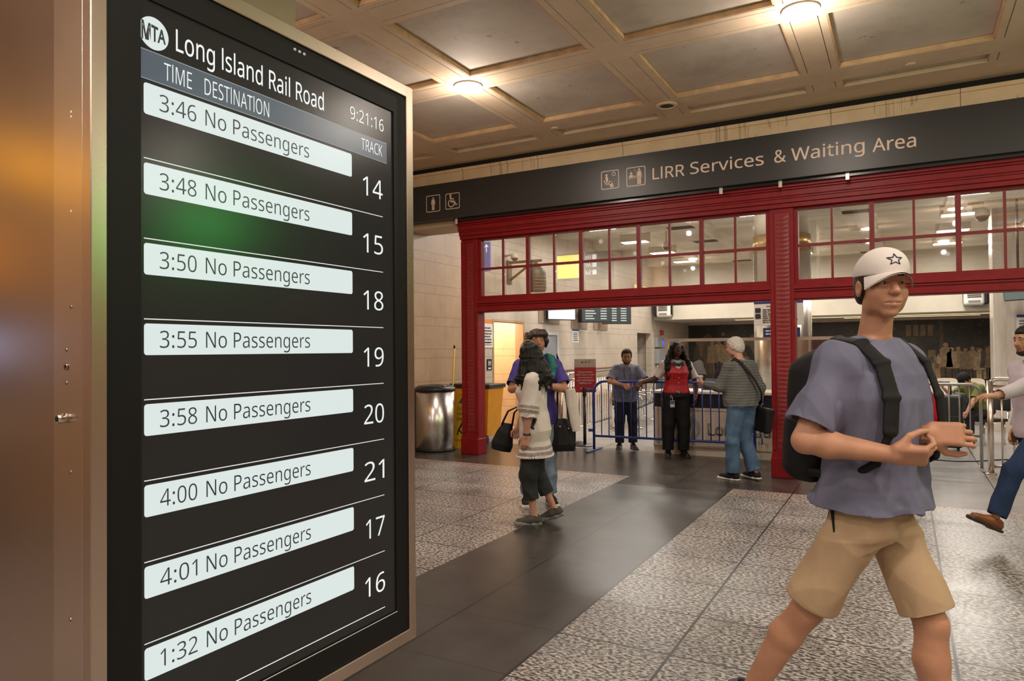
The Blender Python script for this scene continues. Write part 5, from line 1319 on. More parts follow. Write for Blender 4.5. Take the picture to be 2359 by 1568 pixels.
        for sg in (-1,1):
            sd.chain([tp(H,(sg*0.015,0.0855,0.0165-squint)),tp(H,(sg*0.031,0.0885,0.0185-squint)),tp(H,(sg*0.047,0.078,0.0145-squint))],[0.0042*k]*3,0.004)
            sd.chain([tp(H,(sg*0.016,0.0845,-0.0005+squint)),tp(H,(sg*0.031,0.0865,-0.003+squint)),tp(H,(sg*0.045,0.077,0.0005+squint))],[0.0042*k]*3,0.004)
        sd.cone(tp(H,(0,0.086,0.016)),tp(H,(0,0.109,-0.022)),0.008*k,0.0125*k,0.012)
        for sg in (-1,1): sd.ell((sg*0.013,0.098,-0.026),(0.009,0.011,0.008),H,0.008)
        sd.ell((0,0.076,-0.058),(0.030,0.018,0.022),H,0.015)
        sd.chain([tp(H,(-0.023,0.079,-0.0605)),tp(H,(-0.008,0.0895,-0.056)),tp(H,(0.008,0.0895,-0.056)),tp(H,(0.023,0.079,-0.0605))],[0.003*k,0.0062*k,0.0062*k,0.003*k],0.005)
        sd.chain([tp(H,(-0.021,0.079,-0.0625)),tp(H,(0,0.0880,-0.0685)),tp(H,(0.021,0.079,-0.0625))],[0.003*k,0.0075*k,0.003*k],0.005)
        sd.chain([tp(H,(-0.026,0.082,-0.0612)),tp(H,(0,0.098,-0.0618)),tp(H,(0.026,0.082,-0.0612))],[0.0020*k]*3,0.004,'s')
        for sg in (-1,1):
            sd.ell((sg*0.079,-0.010,-0.006),(0.009,0.020,0.032),H,0.008)
            sd.ell((sg*0.086,-0.004,-0.002),(0.006,0.010,0.016),H,0.006,'s')
        Hi = np.linalg.inv(H)
        def region(P):
            q = (np.c_[P,np.ones(len(P))] @ Hi.T)[:,:3]
            return (((q[:,0]/0.0245)**2+((q[:,2]+0.0622)/0.0115)**2 < 1) & (q[:,1] > 0.074)).astype(int)
        o = sd_obj('body', sd, [skin, lip], s.root, 1, region=region)
        if eyes: s.eyes(o)
        return o
    def eyes(s, body, iris=None):
        H = Matrix(s.HM.tolist())
        for sg in (-1,1):
            m = MB(); m.ball(H @ Vector((sg*0.031,0.0745,0.0085)), [0.0122*s.s]*3, 16, 12); e = m.build('eye', mat('eye_white', (0.40,0.36,0.33), 0.3), body)
            m = MB(); m.ball(H @ Vector((sg*0.0305,0.0805,0.008)), [0.0072*s.s]*3, 12, 8); m.build('iris', mat('iris_dark', (0.02,0.012,0.008), 0.15), body)
    def brows(s, m_, r=0.0042, z=0.0285):
        sd = SD(0.003*max(1,s.s))
        for sg in (-1,1): sd.chain([tp(s.HM,(sg*0.014,0.0905,z+0.004)),tp(s.HM,(sg*0.032,0.0885,z+0.005)),tp(s.HM,(sg*0.048,0.076,z-0.001))],[r,r*1.05,r*0.6],0.004)
        return sd_obj('eyebrows', sd, m_, s.root, 1)
    def hand(s, sd, nm, sg):
        k, J = s.s, s.J; W, d = J['wr'+nm], J['hd'+nm]; n = J['pn'+nm]; n = unit(n-d*(n@d)); lat = np.cross(n,d)*(-1 if nm == 'R' else 1)
        # lat points to the thumb side
        cu = math.radians(J['cu'+nm]); g = k*1.0
        M = np.eye(4); M[:3,0], M[:3,1], M[:3,2] = lat, d, n; M[:3,3] = W
        sd.box((0,0.048*g,0),(0.039*g,0.050*g,0.0145*g),0.0135*g,M,0.02)
        sd.ell((0.022*g,0.030*g,0.008*g),(0.020*g,0.030*g,0.014*g),M,0.012)
        for i,(x,y,ln) in enumerate(((0.029,0.094,0.075),(0.0095,0.098,0.083),(-0.0105,0.094,0.077),(-0.0295,0.085,0.060))):
            p = tp(M,(x*g,y*g-0.008*g,0)); ang = 0.0; r = (0.0088 if i < 3 else 0.0076)*g; sp = (x*1.5)
            for j,fr in enumerate((0.44,0.31,0.25)):
                ang += cu*(0.85,1.15,0.8)[j]*(1+0.12*i)
                dl = V(sp*(1-0.4*j),math.cos(ang),math.sin(ang)); e = p+tv(M,unit(dl))*ln*fr*g
                sd.cone(p,e,r,r*0.92,0.004); p = e; r *= 0.92
        tc = min(cu*0.55,0.9)
        p = tp(M,(0.030*g,0.018*g,0.004*g)); q = p+tv(M,unit((0.62,0.66,0.30+0.5*math.sin(tc))))*0.045*g; e = q+tv(M,unit((0.25-0.5*tc,0.85,0.35+0.5*tc)))*0.033*g; f_ = e+tv(M,unit((0.0-0.6*tc,0.85,0.30+0.4*tc)))*0.026*g
        sd.cone(p,q,0.0145*g,0.0115*g,0.012); sd.cone(q,e,0.0110*g,0.0098*g,0.004); sd.cone(e,f_,0.0098*g,0.0080*g,0.004)
        J['grip'+nm] = tp(M,(0,0.085*g,0.03*g)); J['hM'+nm] = M
    # clothes
    def top(s, name, m, off=0.012, hem=0.80, sleeve=0.5, cuff=0.0, sl_r=(0.066,0.062), fold=(0.004,16,1,(1,1,1)), flare=0.0, neckcut=0.05, hemtilt=0, split=None, long_r=0.040, region=None, res=None, fit=1.0):
        """shirt: trunk plus sleeves; sleeve is the covered share of the whole arm (0.5 = elbow)"""
        k, J = s.s, s.J; sd = SD(res or s.res)
        ez = lambda z: off*float(np.interp(z,(1.15,1.40),(1.0,0.45)))
        st = [(z*k,0,cy*k,a*k*fit+ez(z),b*k*fit+ez(z)) for z,cy,a,b in BODY[s.kind] if z > hem+0.03]
        b0 = np.array(BODY[s.kind]); g = lambda i: float(np.interp(hem,b0[:,0],b0[:,i]))
        st.append((hem*k,0,g(1)*k,g(2)*k*fit+off+flare,g(3)*k*fit+off+flare))
        st[-2 if False else 0:0] = []
        z,cy,a,b = BODY[s.kind][-1]; st = [q for q in st if q[0] < z*k-1e-6]+[(z*k,0,cy*k,a*k+off*0.3,b*k+off*0.3)]
        sd.loft(st, s.T, k=0.03)
        if hem < 0.9: pass
        for nm in 'RL':
            sh, el, wr = J['sh'+nm], J['el'+nm], J['wr'+nm]
            sd.ell(sh+tv(s.T,(0,0,-0.012*k)),(0.052*k+off*0.3,0.054*k+off*0.4,0.052*k+off*0.2),k=0.04); sd.cone(tp(s.T,(0.05*k*(1 if nm == 'R' else -1),-0.014*k,1.425*k)),sh+tv(s.T,(0,0,-0.004*k)),0.046*k+off*0.3,0.046*k+off*0.3,0.04)
            if sleeve <= 0.5:
                e = sh+(el-sh)*(sleeve*2); sd.cone(sh+(el-sh)*0.12,e,sl_r[0]*k*0.88,sl_r[1]*k,0.045,capb=True)
                sd.cone(e+(sh-e)*0.25,e+(e-sh)*0.2,sl_r[1]*k-0.015,sl_r[1]*k-0.013,0.004,'s')
            else:
                e = el+(wr-el)*min(1,(sleeve-0.5)*2); sd.cone(sh+(el-sh)*0.12,el,sl_r[0]*k*0.88,sl_r[1]*k,0.045); sd.cone(el,e,sl_r[1]*k,long_r*k,0.03,capb=True)
                sd.cone(e+(el-e)*0.12,e+(e-el)*0.2,long_r*k-0.007,long_r*k-0.005,0.004,'s')
        # neck opening
        nb, nt_ = tp(s.T,(0,-0.012*k,1.40*k)), tp(s.HM,(0,-0.015,-0.04)); d = unit(nt_-nb)
        sd.cone(nb+d*neckcut*k,nt_+d*0.1,0.050*k,0.064*k,0.01,'s')
        # hollow under the hem
        sd.loft([(hem*k-0.05,0,g(1)*k,g(2)*k*fit+off+flare-0.012,g(3)*k*fit+off+flare-0.012),(hem*k+0.022,0,g(1)*k,g(2)*k*fit+off+flare*0.8-0.018,g(3)*k*fit+off+flare*0.8-0.018)], s.T, 0.004,'s')
        s.last = sd
        return sd_obj(name, sd, m, s.root, 1, fold, region=region)
    def trousers(s, name, m, r=(0.098,0.070,0.058), end=0.96, top=1.0, off=0.010, fold=(0.004,14,3,(1,1,0.6)), region=None, kneeflat=False, drop=0.0):
        """legs: end counts 0.5 at the knee, 1 at the ankle"""
        k, J = s.s, s.J; sd = SD(s.res)
        st = [(z*k,0,cy*k,a*k+off,b*k+off) for z,cy,a,b in BODY[s.kind] if z < top-0.02]
        b0 = np.array(BODY[s.kind]); g = lambda i: float(np.interp(top,b0[:,0],b0[:,i]))
        st.append((top*k,0,g(1)*k,g(2)*k+off,g(3)*k+off)); st.append((0.835*k-drop,0,0,0.11*k,0.08*k))
        st = [q for q in st if q[0] >= 0.835*k-drop]
        sd.loft(st, np.eye(4), k=0.05)
        for nm in 'RL':
            hp, kn, an = J['hip'+nm], J['kn'+nm], J['an'+nm]
            if end <= 0.5:
                e = hp+(kn-hp)*(end*2); sd.cone(hp,e,r[0]*k,r[1]*k,0.05,capb=True); d = unit(e-hp)
                sd.cone(e-d*0.09,e+d*0.05,r[1]*k-0.017,r[1]*k-0.014,0.004,'s')
            else:
                e = kn+(an-kn)*((end-0.5)*2); sd.cone(hp,kn,r[0]*k,r[1]*k,0.05); sd.cone(kn,e,r[1]*k,r[2]*k,0.03,capb=True); d = unit(e-kn)
                sd.cone(e-d*0.05,e+d*0.05,r[2]*k-0.015,r[2]*k-0.013,0.004,'s')
        return sd_obj(name, sd, m, s.root, 1, fold, region=region)
    def shoes(s, m, msole, kind='sneaker', ln=0.27, wide=0.047):
        k, J = s.s, s.J
        for nm in 'RL':
            F = J['ft'+nm] @ mtx((0,0,-0.085*k)); f_ = k*ln/0.27
            sd = SD(min(s.res,0.006)); hi = {'sneaker':0.075,'slip':0.062,'dress':0.066,'flat':0.040}[kind]*k
            sd.cone(tp(F,(0,-0.045*f_,0.045*k)),tp(F,(0,0.03*f_,0.050*k)),0.038*k,0.040*k,0.02)
            sd.cone(tp(F,(0,0.03*f_,0.048*k)),tp(F,(0,0.150*f_,0.032*k)),0.042*k,0.030*k,0.03,flat=(tv(F,(1,0,0)),1.18))
            if kind != 'flat': sd.cone(tp(F,(0,-0.02*f_,0.05*k)),tp(F,(0,-0.028*f_,0.05*k+hi*0.62)),0.040*k,0.040*k,0.02,capb=True)
            sd.cone(tp(F,(0,-0.028*f_,hi)),tp(F,(0,-0.03*f_,0.2*k)),0.031*k,0.034*k,0.006,'s')
            sd.box((0,0.03*f_,-0.10*k+0.016*k),(0.2,0.3,0.10*k),0.001,F,0.003,'s')
            o = sd_obj('shoe', sd, m, s.root, 1)
            sd = SD(min(s.res,0.006)); t = 0.030*k if kind == 'sneaker' else 0.020*k
            sd.box((0,-0.038*f_,t/2),(0.036*k,0.045*f_,t/2+0.002),0.010,F,0.02); sd.box((0,0.085*f_,t/2),(0.044*k,0.095*f_,t/2+0.002),0.011,F,0.03); sd.box((0,0.145*f_,t/2+0.002),(0.032*k,0.045*f_,t/2),0.010,F,0.03)
            sd_obj('sole', sd, msole, o, 1)
# ================================================================ people
def skinm(name, col):
    if name in MATS: return MATS[name]
    m = mat(name, col, 0.48, noise=0.10, nscale=14, bump=0.05, bscale=180, spec=0.4)
    b = m.node_tree.nodes['Principled BSDF']; b.inputs['Subsurface Weight'].default_value = 0.06; b.inputs['Subsurface Radius'].default_value = (0.010,0.004,0.002); b.inputs['Subsurface Scale'].default_value = 0.6
    return m
SK_T, LIP_T = skinm('skin_tan', (0.50,0.255,0.155)), mat('lips_tan', (0.44,0.205,0.140), 0.45)
SK_M, LIP_M = skinm('skin_medium', (0.44,0.225,0.130)), mat('lips_medium', (0.32,0.12,0.09), 0.4)
SK_D, LIP_D = skinm('skin_dark', (0.085,0.038,0.024)), mat('lips_dark', (0.10,0.03,0.028), 0.35)
SK_P, LIP_P = skinm('skin_pink', (0.56,0.29,0.21)), mat('lips_pink', (0.42,0.16,0.13), 0.4)
HAIRB = mat('hair_black', (0.007,0.006,0.005), 0.5, bump=0.5, bscale=160, stretch=(1,1,0.18), spec=0.25)
HAIRD = mat('hair_darkbrown', (0.028,0.016,0.010), 0.42, bump=0.5, bscale=160, stretch=(1,1,0.2), spec=0.5)
HAIRW = mat('hair_white', (0.62,0.58,0.54), 0.55, noise=0.15, nscale=40, bump=0.6, bscale=120)
def cloth(name, col, rough=0.85, noise=0.10, nscale=6, bump=0.12, bscale=260, stretch=None, sheen=0.0):
    m = mat(name, col, rough, noise=noise, nscale=nscale, bump=bump, bscale=bscale, stretch=stretch, spec=0.25)
    return m
SOLEW = mat('sole_white', (0.66,0.62,0.57), 0.5, noise=0.06, nscale=30)
SOLEB = mat('sole_black', (0.016,0.015,0.015), 0.5)
def wdir(rz, ix, up, tc):
    w_ = ix*np.array(_r)*1.0+up*V(0,0,1)-tc*np.array((_f.x,_f.y,0)); c, s_ = math.cos(-rz), math.sin(-rz)
    return V(c*w_[0]-s_*w_[1], s_*w_[0]+c*w_[1], w_[2])
def face(ix, tc):
    w_ = ix*_r-tc*_f; return math.atan2(-w_.x, w_.y)
def spot(px, z):           # floor point for a picture column and a camera depth
    t_ = (px-1179.5)/FPX*z; p = _r*t_+_f*z; return (p.x, p.y)
def hair_cap(F, m, grow=0.012, back=-0.03, nape=-0.06, fringe=0.045, side=-0.02, name='hair', extra=None, fold=None, res=None, face_cut=True):
    """short hair: a shell over the cranium with the face cut away"""
    H, k = F.HM, F.s; sd = SD(res or min(F.res,0.006))
    sd.ell((0,-0.016,0.036),(0.078+grow,0.097+grow,0.088+grow),H,0.02)
    sd.ell((0,-0.050,-0.010+back*0.2),(0.070+grow,0.060+grow,0.075),H,0.03)
    if extra: extra(sd, H, k)
    # cut below the nape and in front of the ears
    sd.box((0,0.16,-0.16+fringe),(0.3,0.12,0.16),0.02,H,0.02,'s')
    sd.box((0,0.10,-0.20+side),(0.3,0.12,0.16),0.015,H,0.02,'s')
    sd.box((0,0.0,-0.30+nape),(0.4,0.4,0.24),0.01,H,0.01,'s')
    return sd_obj(name, sd, m, F.root, 1, fold)

# ---------------------------------------------------------------- 1. man in the white cap, striding past the camera
def man_cap():
    rz = face(0.74,0.67); D = lambda ix,up,tc: wdir(rz,ix,up,tc)
    x, y = spot(2003,2.68)
    F = Fig('person', 'man in white cap, grey-blue T-shirt and khaki shorts striding past with a black backpack', (x,y), rz, 1.925, 'm', lean=0.05, twist=-0.34, hs=0.93, neck=(0,0.0,0.022),
        head=(-0.56,0.04,0.02), res=0.0042, sh=0.178, limb=1.06,
        armR=(D(-0.42,-0.90,0.06), D(0.84,-0.10,0.55), D(0.92,0.0,0.35), D(-0.25,0.5,-0.75), 48),
        armL=(D(-0.12,-0.97,-0.16), D(-0.02,0.18,1.0), D(0.80,0.02,0.55), D(-0.3,-0.15,-0.9), 36),
        legR=((0.03,-0.45,-0.89),(0.02,-0.50,-0.86),0.05,-0.65), legL=((-0.02,0.36,-0.93),(-0.01,0.08,-0.99),-0.08,0.15))
    F.body(SK_T, LIP_T, ('arms','head','legs'))
    F.brows(mat('brow_brown', (0.06,0.032,0.018), 0.7))
    k = F.s; H = F.HM
    T_ = cloth('tee_greyblue', (0.150,0.155,0.225), 0.9, 0.16, 7)
    F.top('t_shirt', T_, 0.036, hem=0.905, sleeve=0.41, sl_r=(0.078,0.080), fold=(0.015,12,11,(1,1,0.8)), flare=0.026, neckcut=0.07)
    F.trousers('shorts', cloth('shorts_khaki', (0.47,0.335,0.205), 0.85, 0.10, 6), r=(0.090,0.090,0.09), end=0.45, top=0.955, off=-0.012, fold=(0.010,13,5,(1,1,0.8)), drop=0.05)
    F.shoes(cloth('sneaker_grey', (0.10,0.10,0.11)), SOLEW)
    # cap with curved peak
    WC = cloth('cap_white', (0.74,0.69,0.66), 0.8, 0.05, 9)
    sd = SD(0.0045); sd.ell((0,-0.014,0.046),(0.088,0.107,0.090),H,0.02); sd.ell((0,0.02,0.075),(0.070,0.080,0.062),H,0.03)
    sd.box((0,0,-0.163),(0.4,0.4,0.20),0.005,H,0.004,'s')
    sd.ell((0,-0.014,0.030),(0.079,0.098,0.085),H,0.006,'s')
    cp = sd_obj('cap', sd, WC, F.root, 1)
    m = MB(); Hm = Matrix(H.tolist()); n = 17; g = []
    for j in range(6):
        v = j/5; row = []
        for i in range(n):
            a = math.radians(-64+128*i/(n-1)); rx, ry = 0.086+0.006*v, 0.094+0.066*v*math.cos(a)**0.8 if math.cos(a) > 0 else 0.094
            px_, py_ = rx*math.sin(a), ry*math.cos(a)-0.010
            row.append((px_, py_, 0.046+0.004*v-0.012*v*v-7.0*(px_**2)*(0.30+0.70*v)))
        g.append(row)
    for dz in (0.0, -0.0045):
        gv = [[m.bm.verts.new(Hm @ Vector((p[0],p[1],p[2]+dz))) for p in r] for r in g]
        for a in range(5):
            for b in range(n-1): m._f([gv[a][b],gv[a][b+1],gv[a+1][b+1],gv[a+1][b]], True)
    m.build('peak', WC, cp, fix=False)
    # embroidered dark blue star strokes
    m = MB(); BL = mat('embroidery_navy', (0.02,0.022,0.05), 0.7)
    for a in range(5):
        t0 = math.radians(90+72*a); c_ = (0.0, 0.088)
        for sgn in (-1,1):
            p = [(c_[0]+0.027*math.cos(t0), c_[1]+0.021*math.sin(t0)), (c_[0]+0.011*math.cos(t0+sgn*0.63), c_[1]+0.009*math.sin(t0+sgn*0.63))]
            def on(q):
                X, Z = q; u_ = (X/0.070)**2+((Z-0.075)/0.062)**2; v_ = (X/0.088)**2+((Z-0.046)/0.090)**2; yy = max(0.02+0.080*math.sqrt(max(0.02,1-u_)), -0.014+0.107*math.sqrt(max(0.02,1-v_)))
                return Hm @ Vector((X, yy+0.0035, Z))
            m.tube([on(p[0]),on(((p[0][0]+p[1][0])/2,(p[0][1]+p[1][1])/2)),on(p[1])],0.0018,6)
    m.build('embroidery', BL, cp)
    hair_cap(F, HAIRD, 0.004, nape=0.0, fringe=0.02, side=-0.005)
    # backpack (rests on him: a thing of its own)
    BP = cloth('pack_black', (0.010,0.010,0.011), 0.7, 0.1, 8)
    bp = thing('backpack', 'black backpack worn on the back of the man in the white cap', 'backpack', (x,y,F.dz), rz=rz)
    T = F.T @ np.diag([k,k,k,1])
    sd = SD(0.007); sd.box((0,-0.205,1.17),(0.140,0.075,0.225),0.055,T,0.03); sd.box((0,-0.265,1.08),(0.11,0.035,0.11),0.03,T,0.03); sd.ell((0,-0.19,1.385),(0.11,0.060,0.05),T,0.04)
    sd_obj('pack', sd, BP, bp, 1, (0.006,11,4,(1,1,1)))
    for sg in (-1,1):
        pts = [(sg*0.075,-0.155,1.40),(sg*0.098,-0.085,1.468),(sg*0.110,0.015,1.462),(sg*0.118,0.098,1.40),(sg*0.125,0.142,1.29),(sg*0.140,0.150,1.18),(sg*0.160,0.118,1.08),(sg*0.168,0.02,1.01),(sg*0.140,-0.14,1.0)]
        sd = SD(0.0055)
        for i,(a,b) in enumerate(zip(pts,pts[1:])):
            A, B = tp(T,a), tp(T,b); w_ = 0.030 if i < 5 else 0.015
            nrm = unit((a[0]*0.3,a[1],max(0,a[2]-1.38)*3)); dr = unit(np.array(b)-np.array(a)); lat = unit(np.cross(dr,nrm))
            sd.cone(A,B,0.010*k,0.010*k,0.012,flat=(tv(T,lat),w_/0.010))
        sd_obj('strap', sd, BP, bp, 1)
    m = MB(); Tm = Matrix(T.tolist()); m.box(-0.012,-0.003,-0.23,0.012,0.003,0.0, Matrix.Translation(Tm @ Vector((0.185,-0.03,0.97))) @ Matrix.Rotation(0.12,4,'X')); m.build('strap_end', BP, bp)
    return F

# ---------------------------------------------------------------- 2. woman in the white lace blouse
def woman_white():
    rz = face(-0.97,-0.12); D = lambda ix,up,tc: wdir(rz,ix,up,tc)
    x, y = spot(1229,6.50)
    F = Fig('person', 'woman in white lace-trimmed blouse and dark cropped trousers with long wavy black hair', (x,y), rz, 1.645, 'f', lean=0.03, head=(-0.95,0.02,0), res=0.0065, limb=1.12,
        armL=((-0.12,0.10,-0.98),(-0.04,0.10,-0.99),(-0.02,0.14,-0.98),(1,0,0),30), armR=((0.15,0.30,-0.95),(0.0,0.35,-0.93),(0,0.2,-0.98),(-1,0,0),60),
        legL=((0.0,0.13,-0.99),(0.0,-0.12,-0.99),-0.1,0.0), legR=((0.03,-0.02,-1),(0.0,-0.42,-0.90),0.1,-0.30))
    F.body(SK_P, LIP_P, ('arms','head'))
    k, H, T = F.s, F.HM, F.T
    WB = cloth('blouse_white', (0.70,0.635,0.585), 0.85, 0.06, 7)
    LACE = mat('lace_grey', (0.33,0.28,0.26), 0.9, noise=0.5, nscale=90, bump=0.4, bscale=120)
    def bands(P):
        Q = (np.c_[P,np.ones(len(P))] @ np.linalg.inv(T).T)[:,2]/k
        r = ((Q > 0.725) & (Q < 0.75)) | ((Q > 0.672) & (Q < 0.698))
        el = F.J['elL']; d = (P-F.J['shL']) @ unit(el-F.J['shL'])/k
        arm = np.linalg.norm(P-(F.J['shL']+np.outer(d*k,unit(el-F.J['shL']))),axis=1) < 0.10
        r2 = arm & (((d > 0.265) & (d < 0.285)) | ((d > 0.305) & (d < 0.33)))
        return (r | r2).astype(int)
    F.top('blouse', [WB,LACE], 0.036, hem=0.655, sleeve=0.66, sl_r=(0.082,0.088), long_r=0.085, fold=(0.012,12,21,(1,1,0.6)), flare=0.03, neckcut=0.06, region=bands)
    m = MB(); b0 = np.array(BODY['f']); Tm = Matrix(T.tolist())
    A = float(np.interp(0.655,b0[:,0],b0[:,2]))*k+0.066; B = float(np.interp(0.655,b0[:,0],b0[:,3]))*k+0.066
    for i in range(64):
        a = 2*PI*i/64; c, s_ = math.cos(a), math.sin(a); e = 2/2.4
        m.ball(Tm @ Vector((A*math.copysign(abs(c)**e,c), B*math.copysign(abs(s_)**e,s_), 0.652*k)), (0.011,0.011,0.009), 7, 5)
    m.build('lace_edge', WB, F.root)
    F.trousers('cropped_trousers', cloth('trousers_charcoal', (0.030,0.033,0.034), 0.8), r=(0.108,0.086,0.078), end=0.80, fold=(0.009,14,8,(1,1,0.8)))
    F.shoes(cloth('sneaker_olive', (0.085,0.082,0.072)), mat('sole_speckle', (0.22,0.21,0.19), 0.6, noise=0.4, nscale=60), ln=0.265)
    def wav(sd, H, k):
        for i in range(26):
            rr_ = random.Random(i); a = math.radians(100+160*rr_.random()*1.0+ (0 if i % 2 else 0)); a = math.radians(95+170*i/25)
            X, Y = 0.080*math.cos(a-PI/2)*1.12, 0.088*math.sin(a-PI/2)
            X, Y = 0.088*math.sin(a)*1.0, 0.095*math.cos(a)
            p = [(X*0.9,Y*0.9,0.05),(X*1.10,Y*1.10-0.01,-0.02),(X*1.2+0.012*math.sin(i*2.1),Y*1.25-0.02,-0.085),(X*1.55+0.016*math.sin(i*1.3+1),Y*1.5-0.035,-0.15),(X*1.95+0.02*math.sin(i*1.7),Y*1.8-0.055,-0.215-0.015*(i%3)),(X*2.05,Y*1.9-0.06,-0.27-0.03*(i%4))]
            sd.chain([tp(H,q) for q in p],[0.024*k,0.026*k,0.028*k,0.027*k,0.021*k,0.008*k],0.02)
    sd = SD(0.006); sd.ell((0,-0.016,0.040),(0.088,0.105,0.092),H,0.02); sd.ell((0,-0.06,-0.03),(0.085,0.06,0.09),H,0.03); wav(sd,H,k)
    sd.box((0,0.17,-0.10),(0.065,0.11,0.17),0.03,H,0.02,'s')
    sd_obj('hair', sd, HAIRB, F.root, 1, (0.010,45,5,(1,1,0.8)))
    m = MB(); Hm = Matrix(H.tolist())
    m.tube([Hm @ Vector((0.092*math.sin(a),0.022,0.040+0.094*math.cos(a))) for a in [math.radians(-95+190*i/24) for i in range(25)]],0.004,8); hb = m.build('headband', BLKC := mat('headband_black', (0.01,0.01,0.01), 0.4), F.root)
    m = MB()
    for i in range(14):
        a = math.radians(-85+170*i/13); m.ball(Hm @ Vector((0.094*math.sin(a),0.023,0.041+0.098*math.cos(a))),0.0058,8,6)
    m.build('headband_gems', mat('gem', (0.85,0.85,0.85), 0.08, 0.3), hb)
    J = F.J; w_ = J['wrL']-unit(J['wrL']-J['elL'])*0.015; m = MB(); d = unit(J['wrL']-J['elL']); q = Vector(d).to_track_quat('Z','Y').to_matrix().to_4x4()
    m.lathe([(0.026*k,-0.011),(0.031*k,-0.010),(0.031*k,0.010),(0.026*k,0.011)],20,M=Matrix.Translation(w_) @ q,cap=False); wt = m.build('watch_band', mat('watch_teal', (0.02,0.05,0.06), 0.4), F.root)
    MB().bbox(-0.016,-0.036*k,-0.017,0.016,-0.028*k,0.017,0.004,1,Matrix.Translation(w_) @ q).build('watch_case', mat('watch_dark', (0.02,0.02,0.025), 0.15), wt)
    # tote held on the far arm
    bg = thing('tote_bag', 'black tote bag hanging in front of the woman in the white blouse', 'bag', (x,y,F.dz), rz=rz)
    c = J['wrR']+V(0.0,0.05,-0.06); sd = SD(0.007); M = mtx((c[0],c[1]+0.02,0)); z0 = c[2]
    M = mtx((J['wrR'][0]+0.02, J['wrR'][1]+0.13, J['wrR'][2]-0.04), rx=0.25)
    sd.loft([(-0.18,0,0.0,0.06,0.095),(-0.12,0,0,0.065,0.105),(0.0,0,0,0.05,0.08),(0.09,0,0,0.022,0.045)],M,0.02)
    BC = cloth('tote_black', (0.010,0.010,0.011), 0.45, 0.1, 8)
    sd_obj('bag_body', sd, BC, bg, 1, (0.006,14,7,(1,1,0.6)))
    g = J['elR']; m = MB(); Mm = Matrix(M.tolist())
    for sg in (-1,1): m.tube([Mm @ Vector((sg*0.02,0.05,0.06)), Mm @ Vector((sg*0.015,0.02,0.20)), Vector(g)+Vector((sg*0.01,0.045,0.0)), Mm @ Vector((sg*0.015,-0.04,0.20)), Mm @ Vector((sg*0.02,-0.05,0.06))],0.008,8)
    m.build('handle', BC, bg)
    return F

